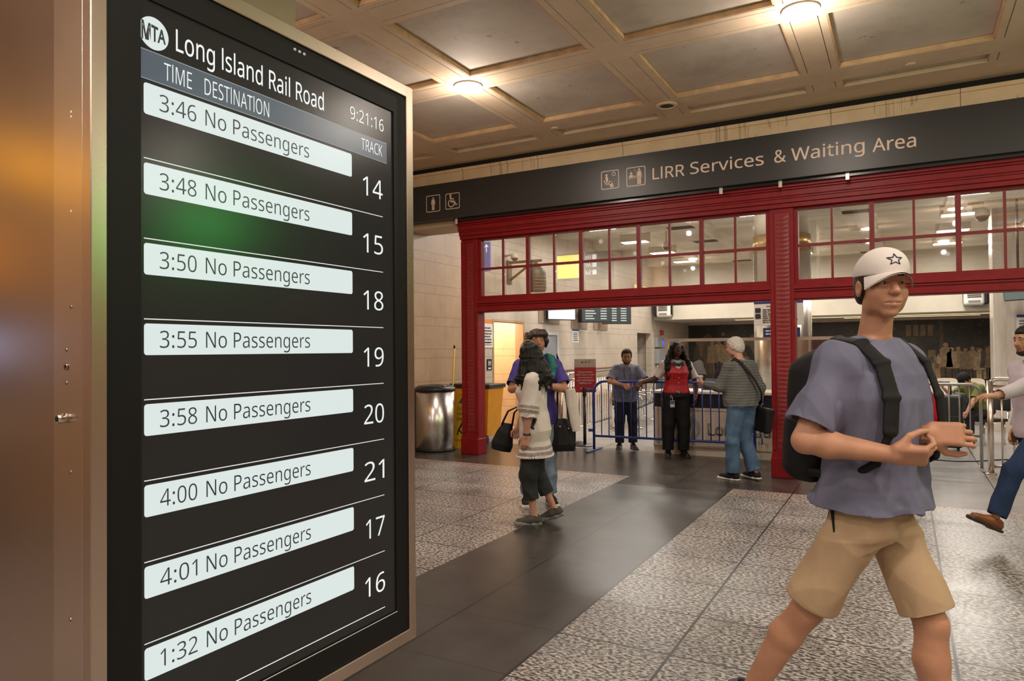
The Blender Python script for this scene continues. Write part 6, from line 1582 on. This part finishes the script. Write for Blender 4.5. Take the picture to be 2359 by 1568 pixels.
# ---------------------------------------------------------------- 3. man in purple behind her
def man_purple():
    rz = face(0.05,1.0); D = lambda ix,up,tc: wdir(rz,ix,up,tc)
    x, y = spot(1238,7.35)
    F = Fig('person', 'man in purple polo shirt and pale jeans with arms raised behind the woman in white', (x,y), rz, 1.795, 'm', head=(0.10,0.03,0.05), res=0.007,
        armR=(D(-0.30,-0.80,0.45), D(0.80,0.12,0.50), D(0.7,0.5,0.4), (-0.3,-0.9,0.1), 45), armL=(D(0.30,-0.80,0.45), D(-0.80,0.15,0.50), D(-0.7,0.5,0.4), (0.3,-0.9,0.1), 45),
        legR=((0.05,0.03,-1),(0.03,0.0,-1),0.15,0), legL=((-0.05,0.0,-1),(-0.03,0,-1),-0.2,0))
    F.body(SK_M, LIP_M, ('arms','head'), squint=0.003); F.brows(mat('brow_dark', (0.015,0.010,0.008), 0.7))
    k, H, T = F.s, F.HM, F.T
    F.top('polo_shirt', cloth('polo_purple', (0.065,0.045,0.235), 0.85, 0.10, 7), 0.026, hem=0.80, sleeve=0.42, sl_r=(0.078,0.078), fold=(0.010,13,31,(1,1,0.7)), flare=0.012)
    sd = SD(0.007)
    for sg in (-1,1):
        pts = [(sg*0.045,-0.10,1.44),(sg*0.10,-0.05,1.475),(sg*0.135,0.03,1.46),(sg*0.150,0.105,1.38),(sg*0.125,0.150,1.27),(sg*0.08,0.165,1.17)]
        sd.chain([tp(T @ np.diag([k,k,k,1]),p) for p in pts],[0.030*k,0.034*k,0.038*k,0.036*k,0.032*k,0.024*k],0.03)
    sd_obj('shawl', sd, cloth('shawl_teal', (0.035,0.17,0.155), 0.9, 0.25, 30), F.root, 1, (0.007,30,9,(1,1,1)))
    F.trousers('jeans', cloth('jeans_pale', (0.20,0.26,0.35), 0.85, 0.22, 9), r=(0.098,0.078,0.070), end=0.97, fold=(0.010,13,12,(1,1,0.8)))
    F.shoes(cloth('sneaker_black', (0.02,0.02,0.022)), SOLEW)
    def fr(sd, H, k):
        for i in range(9): sd.chain([tp(H,(-0.075+0.012*i,0.045+0.004*i,0.105)),tp(H,(-0.085+0.016*i,0.085+0.002*i,0.065)),tp(H,(-0.088+0.012*i,0.088,0.035+0.004*i))],[0.016*k,0.015*k,0.006*k],0.012)
        for sg in (-1,1): sd.chain([tp(H,(sg*0.078,0.02,0.06)),tp(H,(sg*0.090,0.015,0.0)),tp(H,(sg*0.088,-0.01,-0.055))],[0.024*k,0.026*k,0.014*k],0.02)
    sd = SD(0.006); sd.ell((0,-0.016,0.038),(0.094,0.108,0.096),H,0.02); sd.ell((0,-0.05,-0.01),(0.086,0.065,0.085),H,0.03)
    sd.box((0,0.17,-0.125),(0.30,0.135,0.16),0.03,H,0.02,'s'); sd.box((0,0,-0.30),(0.4,0.4,0.23),0.01,H,0.01,'s'); fr(sd,H,k)
    sd_obj('hair', sd, HAIRD, F.root, 1, (0.003,60,5,(1,1,0.3)))
    # jacket over the forearm and shoulder bag, both top-level
    L = F.J['elL']; c = V(L[0]-0.015,L[1]+0.0,L[2])
    jk = thing('white_jacket', 'white jacket draped from the arm of the man in purple', 'jacket', (x,y,F.dz), rz=rz)
    sd = SD(0.007); M = mtx((c[0]-0.035,c[1]+0.04,c[2]-0.02),ry=0.16); sd.loft([(-0.42,0,0,0.045,0.03),(-0.30,0,0,0.058,0.038),(-0.1,0,0,0.062,0.045),(0.02,0,0,0.055,0.05)],M,0.02)
    sd_obj('cloth', sd, cloth('jacket_white', (0.68,0.62,0.57)), jk, 1, (0.008,16,14,(1,1,0.4)))
    bg = thing('shoulder_bag', 'black shoulder bag hanging beside the man in purple', 'bag', (x,y,F.dz), rz=rz)
    sd = SD(0.007); M = mtx((L[0]+0.01,L[1]-0.09,L[2]-0.48)); sd.loft([(-0.17,0,0,0.125,0.055),(-0.10,0,0,0.135,0.07),(0.08,0,0,0.105,0.05),(0.17,0,0,0.06,0.028)],M,0.02)
    BC = cloth('bag_black', (0.011,0.011,0.012), 0.4, 0.1, 8); sd_obj('bag_body', sd, BC, bg, 1, (0.006,14,7,(1,1,0.6)))
    m = MB(); sh = F.J['shL']; m.tube([Vector((L[0]-0.06,L[1]-0.09,L[2]-0.35)), Vector(sh)+Vector((-0.085,-0.075,-0.05)), Vector(sh)+Vector((-0.03,-0.03,0.10)), Vector(sh)+Vector((-0.05,-0.10,-0.05)), Vector((L[0]+0.07,L[1]-0.10,L[2]-0.35))],0.010,8); m.build('strap', BC, bg)
    for p in ((-0.05,0.06,0.07),(0.04,0.058,0.09)): MB().ball((L[0]+0.01+p[0],L[1]-0.09+p[1],L[2]-0.48+p[2]),0.009,8,6).build('stud', M_CHR, bg)
    return F

# ---------------------------------------------------------------- 4. leaning officer
def officer_man():
    rz = face(-0.06,1.0); D = lambda ix,up,tc: wdir(rz,ix,up,tc)
    x, y = spot(1440,11.42)
    F = Fig('person', 'man in grey-blue uniform shirt and glasses leaning with folded forearms on the blue barrier', (x,y), rz, 1.65, 'h', lean=0.40, head=(-0.08,0.22,0.03), neck=(0,0.0,-0.015), res=0.007, limb=1.1,
        armR=((0.45,0.55,-0.74),(-0.90,0.33,-0.20),(-0.62,0.30,-0.72),(-0.3,-0.9,-0.2),30), armL=((-0.45,0.55,-0.74),(0.90,0.36,-0.18),(0.75,0.30,-0.58),(0.3,-0.9,-0.2),30),
        legR=((0.05,0.08,-1),(0.02,-0.06,-1),0.2,0), legL=((-0.05,0.10,-1),(-0.02,-0.06,-1),-0.2,0))
    F.body(SK_M, LIP_M, ('arms','head')); k, H, T = F.s, F.HM, F.T
    BD = mat('beard_dark', (0.055,0.028,0.017), 0.8, bump=0.4, bscale=200); F.brows(BD)
    F.top('uniform_shirt', cloth('shirt_greyblue', (0.205,0.225,0.305), 0.85, 0.08, 7), 0.022, hem=0.84, sleeve=0.45, sl_r=(0.080,0.080), fold=(0.010,13,41,(1,1,0.7)), flare=0.008)
    m = MB(); Tm = Matrix((T @ np.diag([k,k,k,1])).tolist())
    for sg in (-1,1): m.prism([(0,0),(sg*0.055,-0.012),(sg*0.045,-0.075),(sg*0.012,-0.055)], Tm @ frame((0,0.082,1.475),(1,0,0),(0,-0.35,1)), 0.006)
    m.build('collar', MATS['shirt_greyblue'], F.root)
    m = MB(); m.tube([Tm @ Vector(p) for p in ((0.05,0.08,1.47),(0.055,0.135,1.38),(0.02,0.185,1.22),(-0.03,0.183,1.22),(-0.06,0.135,1.38),(-0.05,0.08,1.47))],0.0035,6); m.build('lanyard', mat('lanyard_dark', (0.02,0.02,0.03), 0.6), F.root)
    m = MB()
    for i in range(5): m.ball(Tm @ Vector((0.0,0.185-0.012*abs(i-2)*0.5+0.004,1.34-i*0.075)),0.0055,8,5)
    m.build('buttons', mat('button_pale', (0.4,0.4,0.42), 0.4), F.root)
    F.trousers('trousers', cloth('trousers_navy', (0.012,0.013,0.021), 0.75), r=(0.108,0.085,0.078), end=0.97, fold=(0.005,13,13,(1,1,0.7)))
    F.shoes(mat('shoe_black', (0.010,0.010,0.010), 0.35), SOLEB, 'dress')
    hair_cap(F, mat('hair_brown', (0.050,0.026,0.015), 0.6, bump=0.4, bscale=150, spec=0.2), 0.014, nape=0.02, fringe=0.068, side=0.01, extra=lambda sd,H,k: [sd.ell((0.0,0.035,0.095),(0.068,0.055,0.036),H,0.03)], fold=(0.004,60,6,(1,1,1)))
    sd = SD(0.005); sd.ell((0,0.045,-0.090),(0.044,0.042,0.034),H,0.015); sd.ell((0,0.085,-0.047),(0.028,0.012,0.007),H,0.008)
    for sg in (-1,1): sd.chain([tp(H,(sg*0.070,0.01,-0.02)),tp(H,(sg*0.062,0.025,-0.06)),tp(H,(sg*0.04,0.055,-0.095))],[0.008*k,0.012*k,0.014*k],0.015)
    sd.ell((0,0.094,-0.061),(0.024,0.02,0.013),H,0.006,'s'); sd_obj('beard', sd, BD, F.root, 1)
    glasses(F)
    J = F.J; watch(F,'L',mat('watch_black', (0.01,0.01,0.011), 0.25))
    return F
def glasses(F):
    Hm = Matrix(F.HM.tolist()); m = MB(); G = mat('glasses_black', (0.012,0.012,0.012), 0.25)
    for sg in (-1,1):
        m.tube([Hm @ Vector((sg*0.032+0.024*math.cos(a),0.103-0.10*abs(sg*0.032+0.024*math.cos(a))**1.5,0.009+0.018*math.sin(a))) for a in [2*PI*i/20 for i in range(20)]],0.0022*F.s,6,closed=True)
        m.tube([Hm @ Vector((sg*0.056,0.098,0.014)), Hm @ Vector((sg*0.080,0.06,0.012)), Hm @ Vector((sg*0.083,-0.01,0.008))],0.002*F.s,6)
    m.tube([Hm @ Vector((-0.009,0.104,0.012)), Hm @ Vector((0,0.107,0.014)), Hm @ Vector((0.009,0.104,0.012))],0.002*F.s,6)
    return m.build('glasses', G, F.root)
def watch(F, nm, m_, w_=0.011):
    J, k = F.J, F.s; d = unit(J['wr'+nm]-J['el'+nm]); c = J['wr'+nm]-d*0.02; q = Vector(d).to_track_quat('Z','Y').to_matrix().to_4x4()
    m = MB(); m.lathe([(0.026*k,-w_),(0.0315*k,-w_*0.9),(0.0315*k,w_*0.9),(0.026*k,w_)],20,M=Matrix.Translation(c) @ q,cap=False); o = m.build('watch_band', m_, F.root)
    return o

# ---------------------------------------------------------------- 5. officer in the red waistcoat
def officer_woman():
    rz = face(0.02,1.0); D = lambda ix,up,tc: wdir(rz,ix,up,tc)
    x, y = spot(1556,10.58)
    F = Fig('person', 'woman in red waistcoat, white shirt and bow tie with long wavy black hair', (x,y), rz, 1.70, 'f', side=-0.02, head=(0.10,-0.03,0.06), res=0.0065, limb=1.12, sh=0.175,
        armR=((0.42,-0.42,-0.80),(0.86,0.12,-0.20),(0.50,0.30,-0.80),(-0.3,-0.9,-0.3),35), armL=((-0.42,-0.10,-0.90),(0.02,0.25,-0.97),(0.2,0.15,-0.96),(1,0,0),25),
        legR=((0.09,0.02,-1),(0.03,0.0,-1),0.25,0), legL=((-0.05,0.03,-1),(0.02,0.0,-1),-0.15,0))
    F.body(SK_D, LIP_D, ('arms','head')); F.brows(mat('brow_dark', (0.015,0.010,0.008), 0.7)); k, H, T = F.s, F.HM, F.T; Tk = T @ np.diag([k,k,k,1]); Tm = Matrix(Tk.tolist())
    b0 = BODY['f']; BODY['f'] = [(z,cy,a*1.10,b*1.10) for z,cy,a,b in b0]
    F.top('shirt', cloth('shirt_white', (0.66,0.60,0.56), 0.8, 0.05, 7), 0.010, hem=0.93, sleeve=0.40, sl_r=(0.076,0.078), fold=(0.004,14,51,(1,1,0.7)), neckcut=0.085)
    sd = SD(0.0065); st = [(z*k,0,cy*k,a*k+0.020,b*k+0.020) for z,cy,a,b in BODY['f'] if 0.97 < z < 1.44]; st.append((0.955*k,0,-0.004*k,0.188*k+0.018,0.126*k+0.018)); sd.loft(st,T,0.02)
    for sg in (-1,1): sd.cone(tp(Tk,(sg*0.16,0,1.40)),tp(Tk,(sg*0.30,0,1.36)),0.085*k,0.13*k,0.02,'s'); sd.box((sg*0.205,0,0.93),(0.12,0.3,0.055),0.01,Tk @ mtx(ry=0),0.01,'s') if False else None
    sd.cone(tp(Tk,(0,0.20,1.34)),tp(Tk,(0,0.06,1.50)),0.035*k,0.115*k,0.015,'s'); sd.box((0,0,0),(0.030,0.30,0.030),0.002,Tk @ mtx((0,0.1,0.957),ry=PI/4),0.004,'s')
    sd.cone(tp(Tk,(0,-0.02,1.40)),tp(Tk,(0,-0.02,1.55)),0.075*k,0.10*k,0.01,'s')
    vest = sd_obj('waistcoat', sd, mat('vest_red', (0.42,0.008,0.020), 0.5, noise=0.10, nscale=6, bump=0.1, bscale=200), F.root, 1, (0.004,13,52,(1,1,0.8)))
    BODY['f'] = b0
    def front(xx, z):
        return Tm @ Vector((xx, float(np.interp(z,[q[0] for q in b0],[q[1]+q[3]*1.10 for q in b0]))+0.025, z))
    for i in range(4): MB().ball(front(0.0,1.27-i*0.075),0.007,10,6).build('button', mat('button_brass', (0.75,0.62,0.42), 0.25, 0.6), vest)
    m = MB(); c0 = front(0,1.40)
    for sg in (-1,1):
        m.prism([(0,0.010),(sg*0.075,0.045),(sg*0.085,-0.035),(0,-0.012)], frame(c0,(1,0,0),(0,-0.3,1)), 0.014); m.prism([(0,0),(sg*0.012,-0.01),(sg*0.062,-0.105),(sg*0.020,-0.115)], frame(c0,(1,0,0),(0,-0.1,1)), 0.008)
    m.ball(c0+Vector((0,0.008,0)),(0.014,0.012,0.016),10,8); m.build('bow_tie', mat('bow_navy', (0.018,0.020,0.055), 0.5, noise=0.5, nscale=40), F.root)
    F.trousers('trousers', cloth('trousers_black', (0.007,0.007,0.008), 0.7), r=(0.122,0.098,0.088), end=0.985, top=1.0, off=0.022, fold=(0.006,12,15,(1,1,0.7)))
    F.shoes(mat('shoe_black', (0.010,0.010,0.010), 0.35), SOLEB, 'dress')
    m = MB(); m.bbox(-0.024,0,-0.018,0.024,0.008,0.018,0.004,1,Matrix.Translation(front(0.01,0.985)+Vector((0,0.005,0)))); m.build('belt_buckle', mat('buckle', (0.6,0.55,0.5), 0.25, 0.8), F.root)
    m = MB(); m.box(-0.032,0,-0.05,0.032,0.004,0.05,Matrix.Translation(front(0.095,0.80)+Vector((0,0.012,0)))); bd = m.build('id_badge', mat('badge_pale', (0.50,0.52,0.56), 0.35), F.root)
    m = MB(); m.box(-0.028,0.0041,-0.005,0.028,0.0045,0.045,Matrix.Translation(front(0.095,0.80)+Vector((0,0.012,0)))); m.build('badge_print', mat('badge_blue', (0.05,0.08,0.25), 0.4), bd)
    m = MB(); q = front(0.095,0.85)+Vector((0,0.012,0)); m.tube([q,q+Vector((0.0,0,0.04)),front(0.115,0.93)+Vector((0,0.006,0)),front(0.13,0.88)+Vector((0,0.014,0))],0.005,6); m.build('badge_clip', mat('clip_pale', (0.6,0.6,0.6), 0.3), F.root)
    MB().bbox(-0.03,-0.03,-0.07,0.03,0.03,0.07,0.01,2,Matrix.Translation(Tm @ Vector((0.205,0.0,0.80)))).build('radio', SOLEB, F.root)
    watch(F,'L',mat('wristband_red', (0.55,0.02,0.06), 0.4),0.016)
    sd = SD(0.006); sd.ell((0,-0.018,0.038),(0.086,0.104,0.092),H,0.02); sd.ell((0,-0.06,-0.03),(0.088,0.055,0.09),H,0.03)
    for i in range(30):
        a = math.radians(62+236*i/29); X, Y = 0.090*math.sin(a), 0.098*math.cos(a)-0.01; ph = i*1.9
        p = [(X*0.92,Y*0.92,0.045),(X*1.06,Y*1.02-0.012,-0.03),(X*1.40+0.012*math.sin(ph),Y*1.0-0.015,-0.11),(X*1.80+0.018*math.sin(ph+1),Y*0.95+0.02*(math.cos(a) > 0.2),-0.20),(X*1.90+0.020*math.sin(ph+2.2),Y*0.95+0.04*(math.cos(a) > 0),-0.29-0.01*(i%3)),(X*1.85+0.020*math.sin(ph+3),Y*0.95+0.05*(math.cos(a) > 0),-0.36-0.03*(i%4)),(X*1.75,Y*0.9+0.05*(math.cos(a) > 0),-0.43-0.03*(i%3))]
        sd.chain([tp(H,q) for q in p],[0.020*k,0.024*k,0.027*k,0.028*k,0.026*k,0.020*k,0.007*k],0.016)
    sd.box((0,0.17,-0.04),(0.058,0.11,0.12),0.03,H,0.02,'s'); sd.box((0,0.20,-0.30),(0.05,0.15,0.3),0.03,H,0.02,'s')
    sd_obj('hair', sd, HAIRB, F.root, 1, (0.009,40,15,(1,1,0.9)))
    return F

# ---------------------------------------------------------------- 6. white-haired man with shoulder bag
def man_grey():
    rz = face(-0.42,-0.90); D = lambda ix,up,tc: wdir(rz,ix,up,tc)
    x, y = spot(1706,8.62)
    F = Fig('person', 'white-haired man in striped grey sweater and blue jeans seen from behind at the counter', (x,y), rz, 1.725, 'h', lean=0.06, side=0.0, head=(0.32,-0.10,0), res=0.0065, sh=0.170,
        armL=(D(-0.38,-0.90,-0.15), D(-0.50,0.12,-0.80), None, (0.6,0.3,0.5), 50), armR=(D(0.36,-0.92,0.05), D(0.02,-0.99,-0.10), None, (-1,0,0), 45),
        legL=(D(-0.10,-0.99,-0.05), D(0.02,-0.99,-0.05),-0.25,0.0), legR=(D(-0.03,-0.98,-0.10), D(0.22,-0.96,0.18),0.0,0.0))
    F.body(SK_P, LIP_P, ('arms','head')); k, H, T = F.s, F.HM, F.T; Tk = T @ np.diag([k,k,k,1]); Tm = Matrix(Tk.tolist())
    t_ = NT('sweater_striped', rough=0.9, spec=0.2)
    tc = t_.n('ShaderNodeTexCoord'); xx, yy, zz = t_.sep(tc.outputs['Object'])
    wv = t_.math('SINE', t_.math('MULTIPLY_ADD', t_.noise(tc.outputs['Object'],6,2), 3.0, t_.math('MULTIPLY', zz, 190)))
    c = t_.mix(t_.math('MULTIPLY', t_.math('GREATER_THAN', wv, 0.35), 0.55), (0.155,0.155,0.150), (0.060,0.060,0.060))
    t_.l(t_.mix(1.0, c, t_.ramp(t_.noise(tc.outputs['Object'],120,2), [(0.3,(0.8,0.8,0.8)),(0.7,(1.2,1.2,1.2))]), 'MULTIPLY'), t_.b.inputs['Base Color'])
    F.top('sweater', t_.m, 0.020, hem=0.895, sleeve=0.96, sl_r=(0.080,0.068), long_r=0.046, fold=(0.010,14,61,(1,1,0.8)), neckcut=0.14)
    F.trousers('jeans', cloth('jeans_blue', (0.085,0.150,0.255), 0.85, 0.28, 7), r=(0.112,0.088,0.086), end=0.985, off=0.004, fold=(0.012,13,16,(1,1,0.9)))
    F.shoes(cloth('sneaker_navy', (0.018,0.020,0.028)), SOLEW, 'slip', 0.30)
    hair_cap(F, HAIRW, 0.013, nape=-0.045, fringe=0.055, side=0.002, fold=(0.005,55,17,(1,1,1)))
    # phone in the left hand, bag on the back
    ph = thing('white_cup', 'pale paper cup held in the left hand of the white-haired man', 'cup', (x,y,F.dz), rz=rz); g = F.J['gripL']
    m = MB(); m.lathe([(0.028,-0.05),(0.038,0.055),(0.040,0.058)],20,M=Matrix.Translation(g)); m.build('cup_wall', mat('cup_pale', (0.55,0.53,0.52), 0.4), ph)
    m = MB(); m.lathe([(0.041,0.055),(0.041,0.063),(0.034,0.070),(0.001,0.070)],20,M=Matrix.Translation(g)); m.build('cup_lid', mat('cup_lid', (0.62,0.60,0.58), 0.35), ph)
    bg = thing('messenger_bag', 'black messenger bag with long strap worn by the white-haired man', 'bag', (x,y,F.dz), rz=rz)
    BC = cloth('bag_black', (0.011,0.011,0.012), 0.4, 0.1, 8)
    sd = SD(0.007); M = mtx((0.235*k,-0.10*k,0.73*k),ry=0.08,rx=0.10); sd.box((0,0,0),(0.06,0.145,0.155),0.035,M,0.02); sd.box((0.045,0,0.03),(0.03,0.13,0.11),0.02,M,0.02); sd_obj('bag_body', sd, BC, bg, 1, (0.008,12,19,(1,1,1)))
    pts = [(0.235,0.02,0.86),(0.215,-0.12,0.95),(0.15,-0.195,1.06),(0.07,-0.192,1.20),(-0.01,-0.175,1.31),(-0.075,-0.125,1.42),(-0.098,-0.03,1.487),(-0.09,0.08,1.45),(-0.02,0.185,1.30),(0.10,0.20,1.10),(0.22,0.12,0.92)]
    sd = SD(0.006)
    for a,b in zip(pts,pts[1:]):
        nrm = unit((a[0],a[1],max(0,a[2]-1.36)*2)); lat = unit(np.cross(np.array(b)-np.array(a),nrm)); sd.cone(tp(Tk,a),tp(Tk,b),0.009,0.009,0.01,flat=(tv(Tk,lat),2.4))
    sd_obj('strap', sd, BC, bg, 1)
    return F

# ---------------------------------------------------------------- 7. red hoodie behind the man in the cap
def red_kid():
    rz = face(-0.92,0.35); D = lambda ix,up,tc: wdir(rz,ix,up,tc)
    x, y = spot(2088,7.80)
    F = Fig('person', 'young person in red sweatshirt and maroon trousers mostly hidden behind the striding man', (x,y), rz, 1.50, 'm', head=(0,0,0), res=0.008,
        armL=(D(0.45,-0.88,0.1), D(0.25,-0.96,0.1), None, None, 35), armR=(D(-0.1,-0.98,-0.2), D(-0.3,-0.9,0.1), None, None, 35),
        legL=((-0.02,-0.15,-0.98),(0,-0.28,-0.95),0,0.0), legR=((0.02,0.25,-0.96),(0,-0.02,-1),0,0.0))
    F.body(SK_P, LIP_P, ('arms','head')); F.brows(mat('brow_dark', (0.015,0.010,0.008), 0.7))
    F.top('sweatshirt', cloth('sweat_red', (0.50,0.008,0.012), 0.85), 0.030, hem=0.84, sleeve=0.93, sl_r=(0.078,0.072), long_r=0.058, fold=(0.006,14,71,(1,1,0.7)))
    F.trousers('trousers', cloth('trousers_maroon', (0.090,0.010,0.022), 0.85), r=(0.100,0.080,0.062), end=0.96, fold=(0.010,14,18,(1,1,0.9)))
    F.shoes(cloth('sneaker_maroon', (0.16,0.012,0.035)), mat('sole_tan', (0.35,0.28,0.22), 0.6), ln=0.29)
    hair_cap(F, HAIRD, 0.014, nape=-0.02, fringe=0.05, side=0.0)
    return F

# ---------------------------------------------------------------- 8. walker entering at the right edge
def lavender():
    rz = face(-0.98,0.10); D = lambda ix,up,tc: wdir(rz,ix,up,tc)
    x, y = spot(2385,5.80)
    F = Fig('person', 'bearded walker in pale lavender shirt and dark blue jeans stepping in at the right edge', (x,y), rz, 1.76, 'm', lean=0.05, head=(0.05,-0.02,0), res=0.007,
        armL=(D(-0.86,-0.50,0.10), D(-0.96,-0.24,0.15), D(-0.98,0.0,0.1), (0.2,-0.2,-1), 22), armR=(D(0.25,-0.95,-0.1), D(-0.3,-0.9,0.0), None, None, 35),
        legL=((0.0,0.68,-0.73),(0,0.42,-0.91),0,0.45), legR=((0.02,-0.35,-0.94),(0,-0.55,-0.84),0,-0.5))
    F.body(SK_M, LIP_M, ('arms','head')); F.brows(mat('brow_dark', (0.015,0.010,0.008), 0.7)); H, k = F.HM, F.s
    F.top('shirt', cloth('shirt_lavender', (0.52,0.46,0.52), 0.85, 0.06, 7), 0.022, hem=0.84, sleeve=0.93, sl_r=(0.076,0.062), long_r=0.048, fold=(0.006,13,81,(1,1,0.7)))
    F.trousers('jeans', cloth('jeans_dark', (0.016,0.033,0.085), 0.85, 0.2, 8), r=(0.100,0.080,0.072), end=0.97, fold=(0.010,13,20,(1,1,0.9)))
    F.shoes(mat('shoe_brown', (0.20,0.068,0.022), 0.4, noise=0.2, nscale=10), mat('sole_brown', (0.05,0.022,0.012), 0.5), 'dress', 0.30)
    hair_cap(F, HAIRB, 0.012, nape=0.01, fringe=0.06, side=0.005)
    BD = mat('beard_black', (0.022,0.014,0.010), 0.8); sd = SD(0.006); sd.ell((0,0.045,-0.090),(0.044,0.042,0.034),H,0.015); sd.ell((0,0.085,-0.047),(0.028,0.012,0.008),H,0.008)
    for sg in (-1,1): sd.chain([tp(H,(sg*0.070,0.01,-0.02)),tp(H,(sg*0.062,0.025,-0.06)),tp(H,(sg*0.04,0.055,-0.095))],[0.008*k,0.012*k,0.014*k],0.015)
    sd.ell((0,0.094,-0.061),(0.024,0.02,0.013),H,0.006,'s'); sd_obj('beard', sd, BD, F.root, 1)
    return F

# ---------------------------------------------------------------- 9. seated woman behind the grey barrier
def seated():
    rz = face(-0.97,0.22); D = lambda ix,up,tc: wdir(rz,ix,up,tc)
    x, y = spot(2262,11.65)
    F = Fig('person', 'seated woman in olive top and black cap bending over behind the grey barrier', (x,y), rz, 1.60, 'f', lean=0.50, head=(0.15,-0.35,0), neck=(0,0.0,-0.01), res=0.007,
        armL=((-0.10,0.62,-0.78),(0.05,0.55,-0.84),None,None,40), armR=((0.10,0.75,-0.55),(-0.1,0.75,0.55),None,(-0.5,-0.5,0.5),60),
        legL=((-0.05,0.97,-0.20),(0.0,-0.05,-1),0.0,0), legR=((0.05,0.98,-0.10),(0.0,0.28,-0.96),0,0.0))
    F.body(SK_P, LIP_P, ('arms','head')); F.brows(mat('brow_dark', (0.015,0.010,0.008), 0.7)); H, k = F.HM, F.s
    F.top('top', cloth('top_olive', (0.150,0.170,0.045), 0.85), 0.022, hem=0.88, sleeve=0.42, sl_r=(0.074,0.074), fold=(0.005,14,91,(1,1,0.7)))
    F.trousers('trousers', cloth('trousers_dark', (0.024,0.024,0.027), 0.85), r=(0.104,0.080,0.066), end=0.86, fold=(0.005,14,22,(1,1,1)))
    F.shoes(mat('flats_black', (0.012,0.012,0.012), 0.35), SOLEB, 'flat', 0.25)
    hair_cap(F, HAIRB, 0.012, nape=-0.09, fringe=0.05, side=-0.04)
    sd = SD(0.006); sd.ell((0,-0.014,0.050),(0.092,0.110,0.088),H,0.02); sd.box((0,0,-0.165),(0.4,0.4,0.20),0.005,H,0.004,'s'); sd.ell((0,0.11,0.036),(0.075,0.075,0.010),H,0.012); sd_obj('cap', sd, cloth('cap_black', (0.012,0.012,0.013)), F.root, 1)
    t = thing('daypack', 'grey black daypack on the lap of the seated woman', 'backpack', (x,y,F.dz), rz=rz)
    sd = SD(0.008); kn = (F.J['knL']+F.J['knR'])/2; M = mtx((kn[0],kn[1]+0.10,kn[2]+0.19),rx=-0.15); sd.box((0,0,0),(0.14,0.09,0.19),0.05,M,0.02); sd.box((0,0.07,-0.05),(0.11,0.05,0.10),0.03,M,0.02)
    sd_obj('pack', sd, cloth('pack_grey', (0.045,0.045,0.050), 0.6, 0.3, 10), t, 1, (0.008,13,23,(1,1,1)))
    m = MB(); Mm = Matrix(M.tolist())
    m.tube([Mm @ Vector((-0.05,0.0,0.18)), Mm @ Vector((-0.04,0,0.23)), Mm @ Vector((0.04,0,0.23)), Mm @ Vector((0.05,0,0.18))],0.008,8); m.build('loop', SOLEB, t)
    # the seat that carries her
    st_ = thing('waiting_stool', 'dark waiting seat under the woman in the olive top', 'seat', (x,y,0), rz=rz)
    z = F.dz+F.J['hipL'][2]-0.105
    MB().bbox(-0.24,-0.24,z-0.05,0.24,0.24,z,0.015,2).build('seat_pad', M_BSEAT, st_)
    MB().bbox(-0.24,-0.30,z+0.12,0.24,-0.26,z+0.45,0.015,2).build('backrest', M_BSEAT, st_)
    for sx in (-1,1):
        for sy in (-1,1): MB().tube([(sx*0.2,sy*0.2,0),(sx*0.2,sy*0.2,z-0.045)],0.014,8).build('leg', M_CHR, st_)
        MB().tube([(sx*0.2,-0.2,z-0.04),(sx*0.2,-0.28,z+0.0),(sx*0.2,-0.28,z+0.2)],0.012,8).build('back_support', M_CHR, st_)
    return F
def cloth_fix():
    pass
for fn in (man_cap, woman_white, man_purple, officer_man, officer_woman, man_grey, red_kid, lavender, seated): fn()
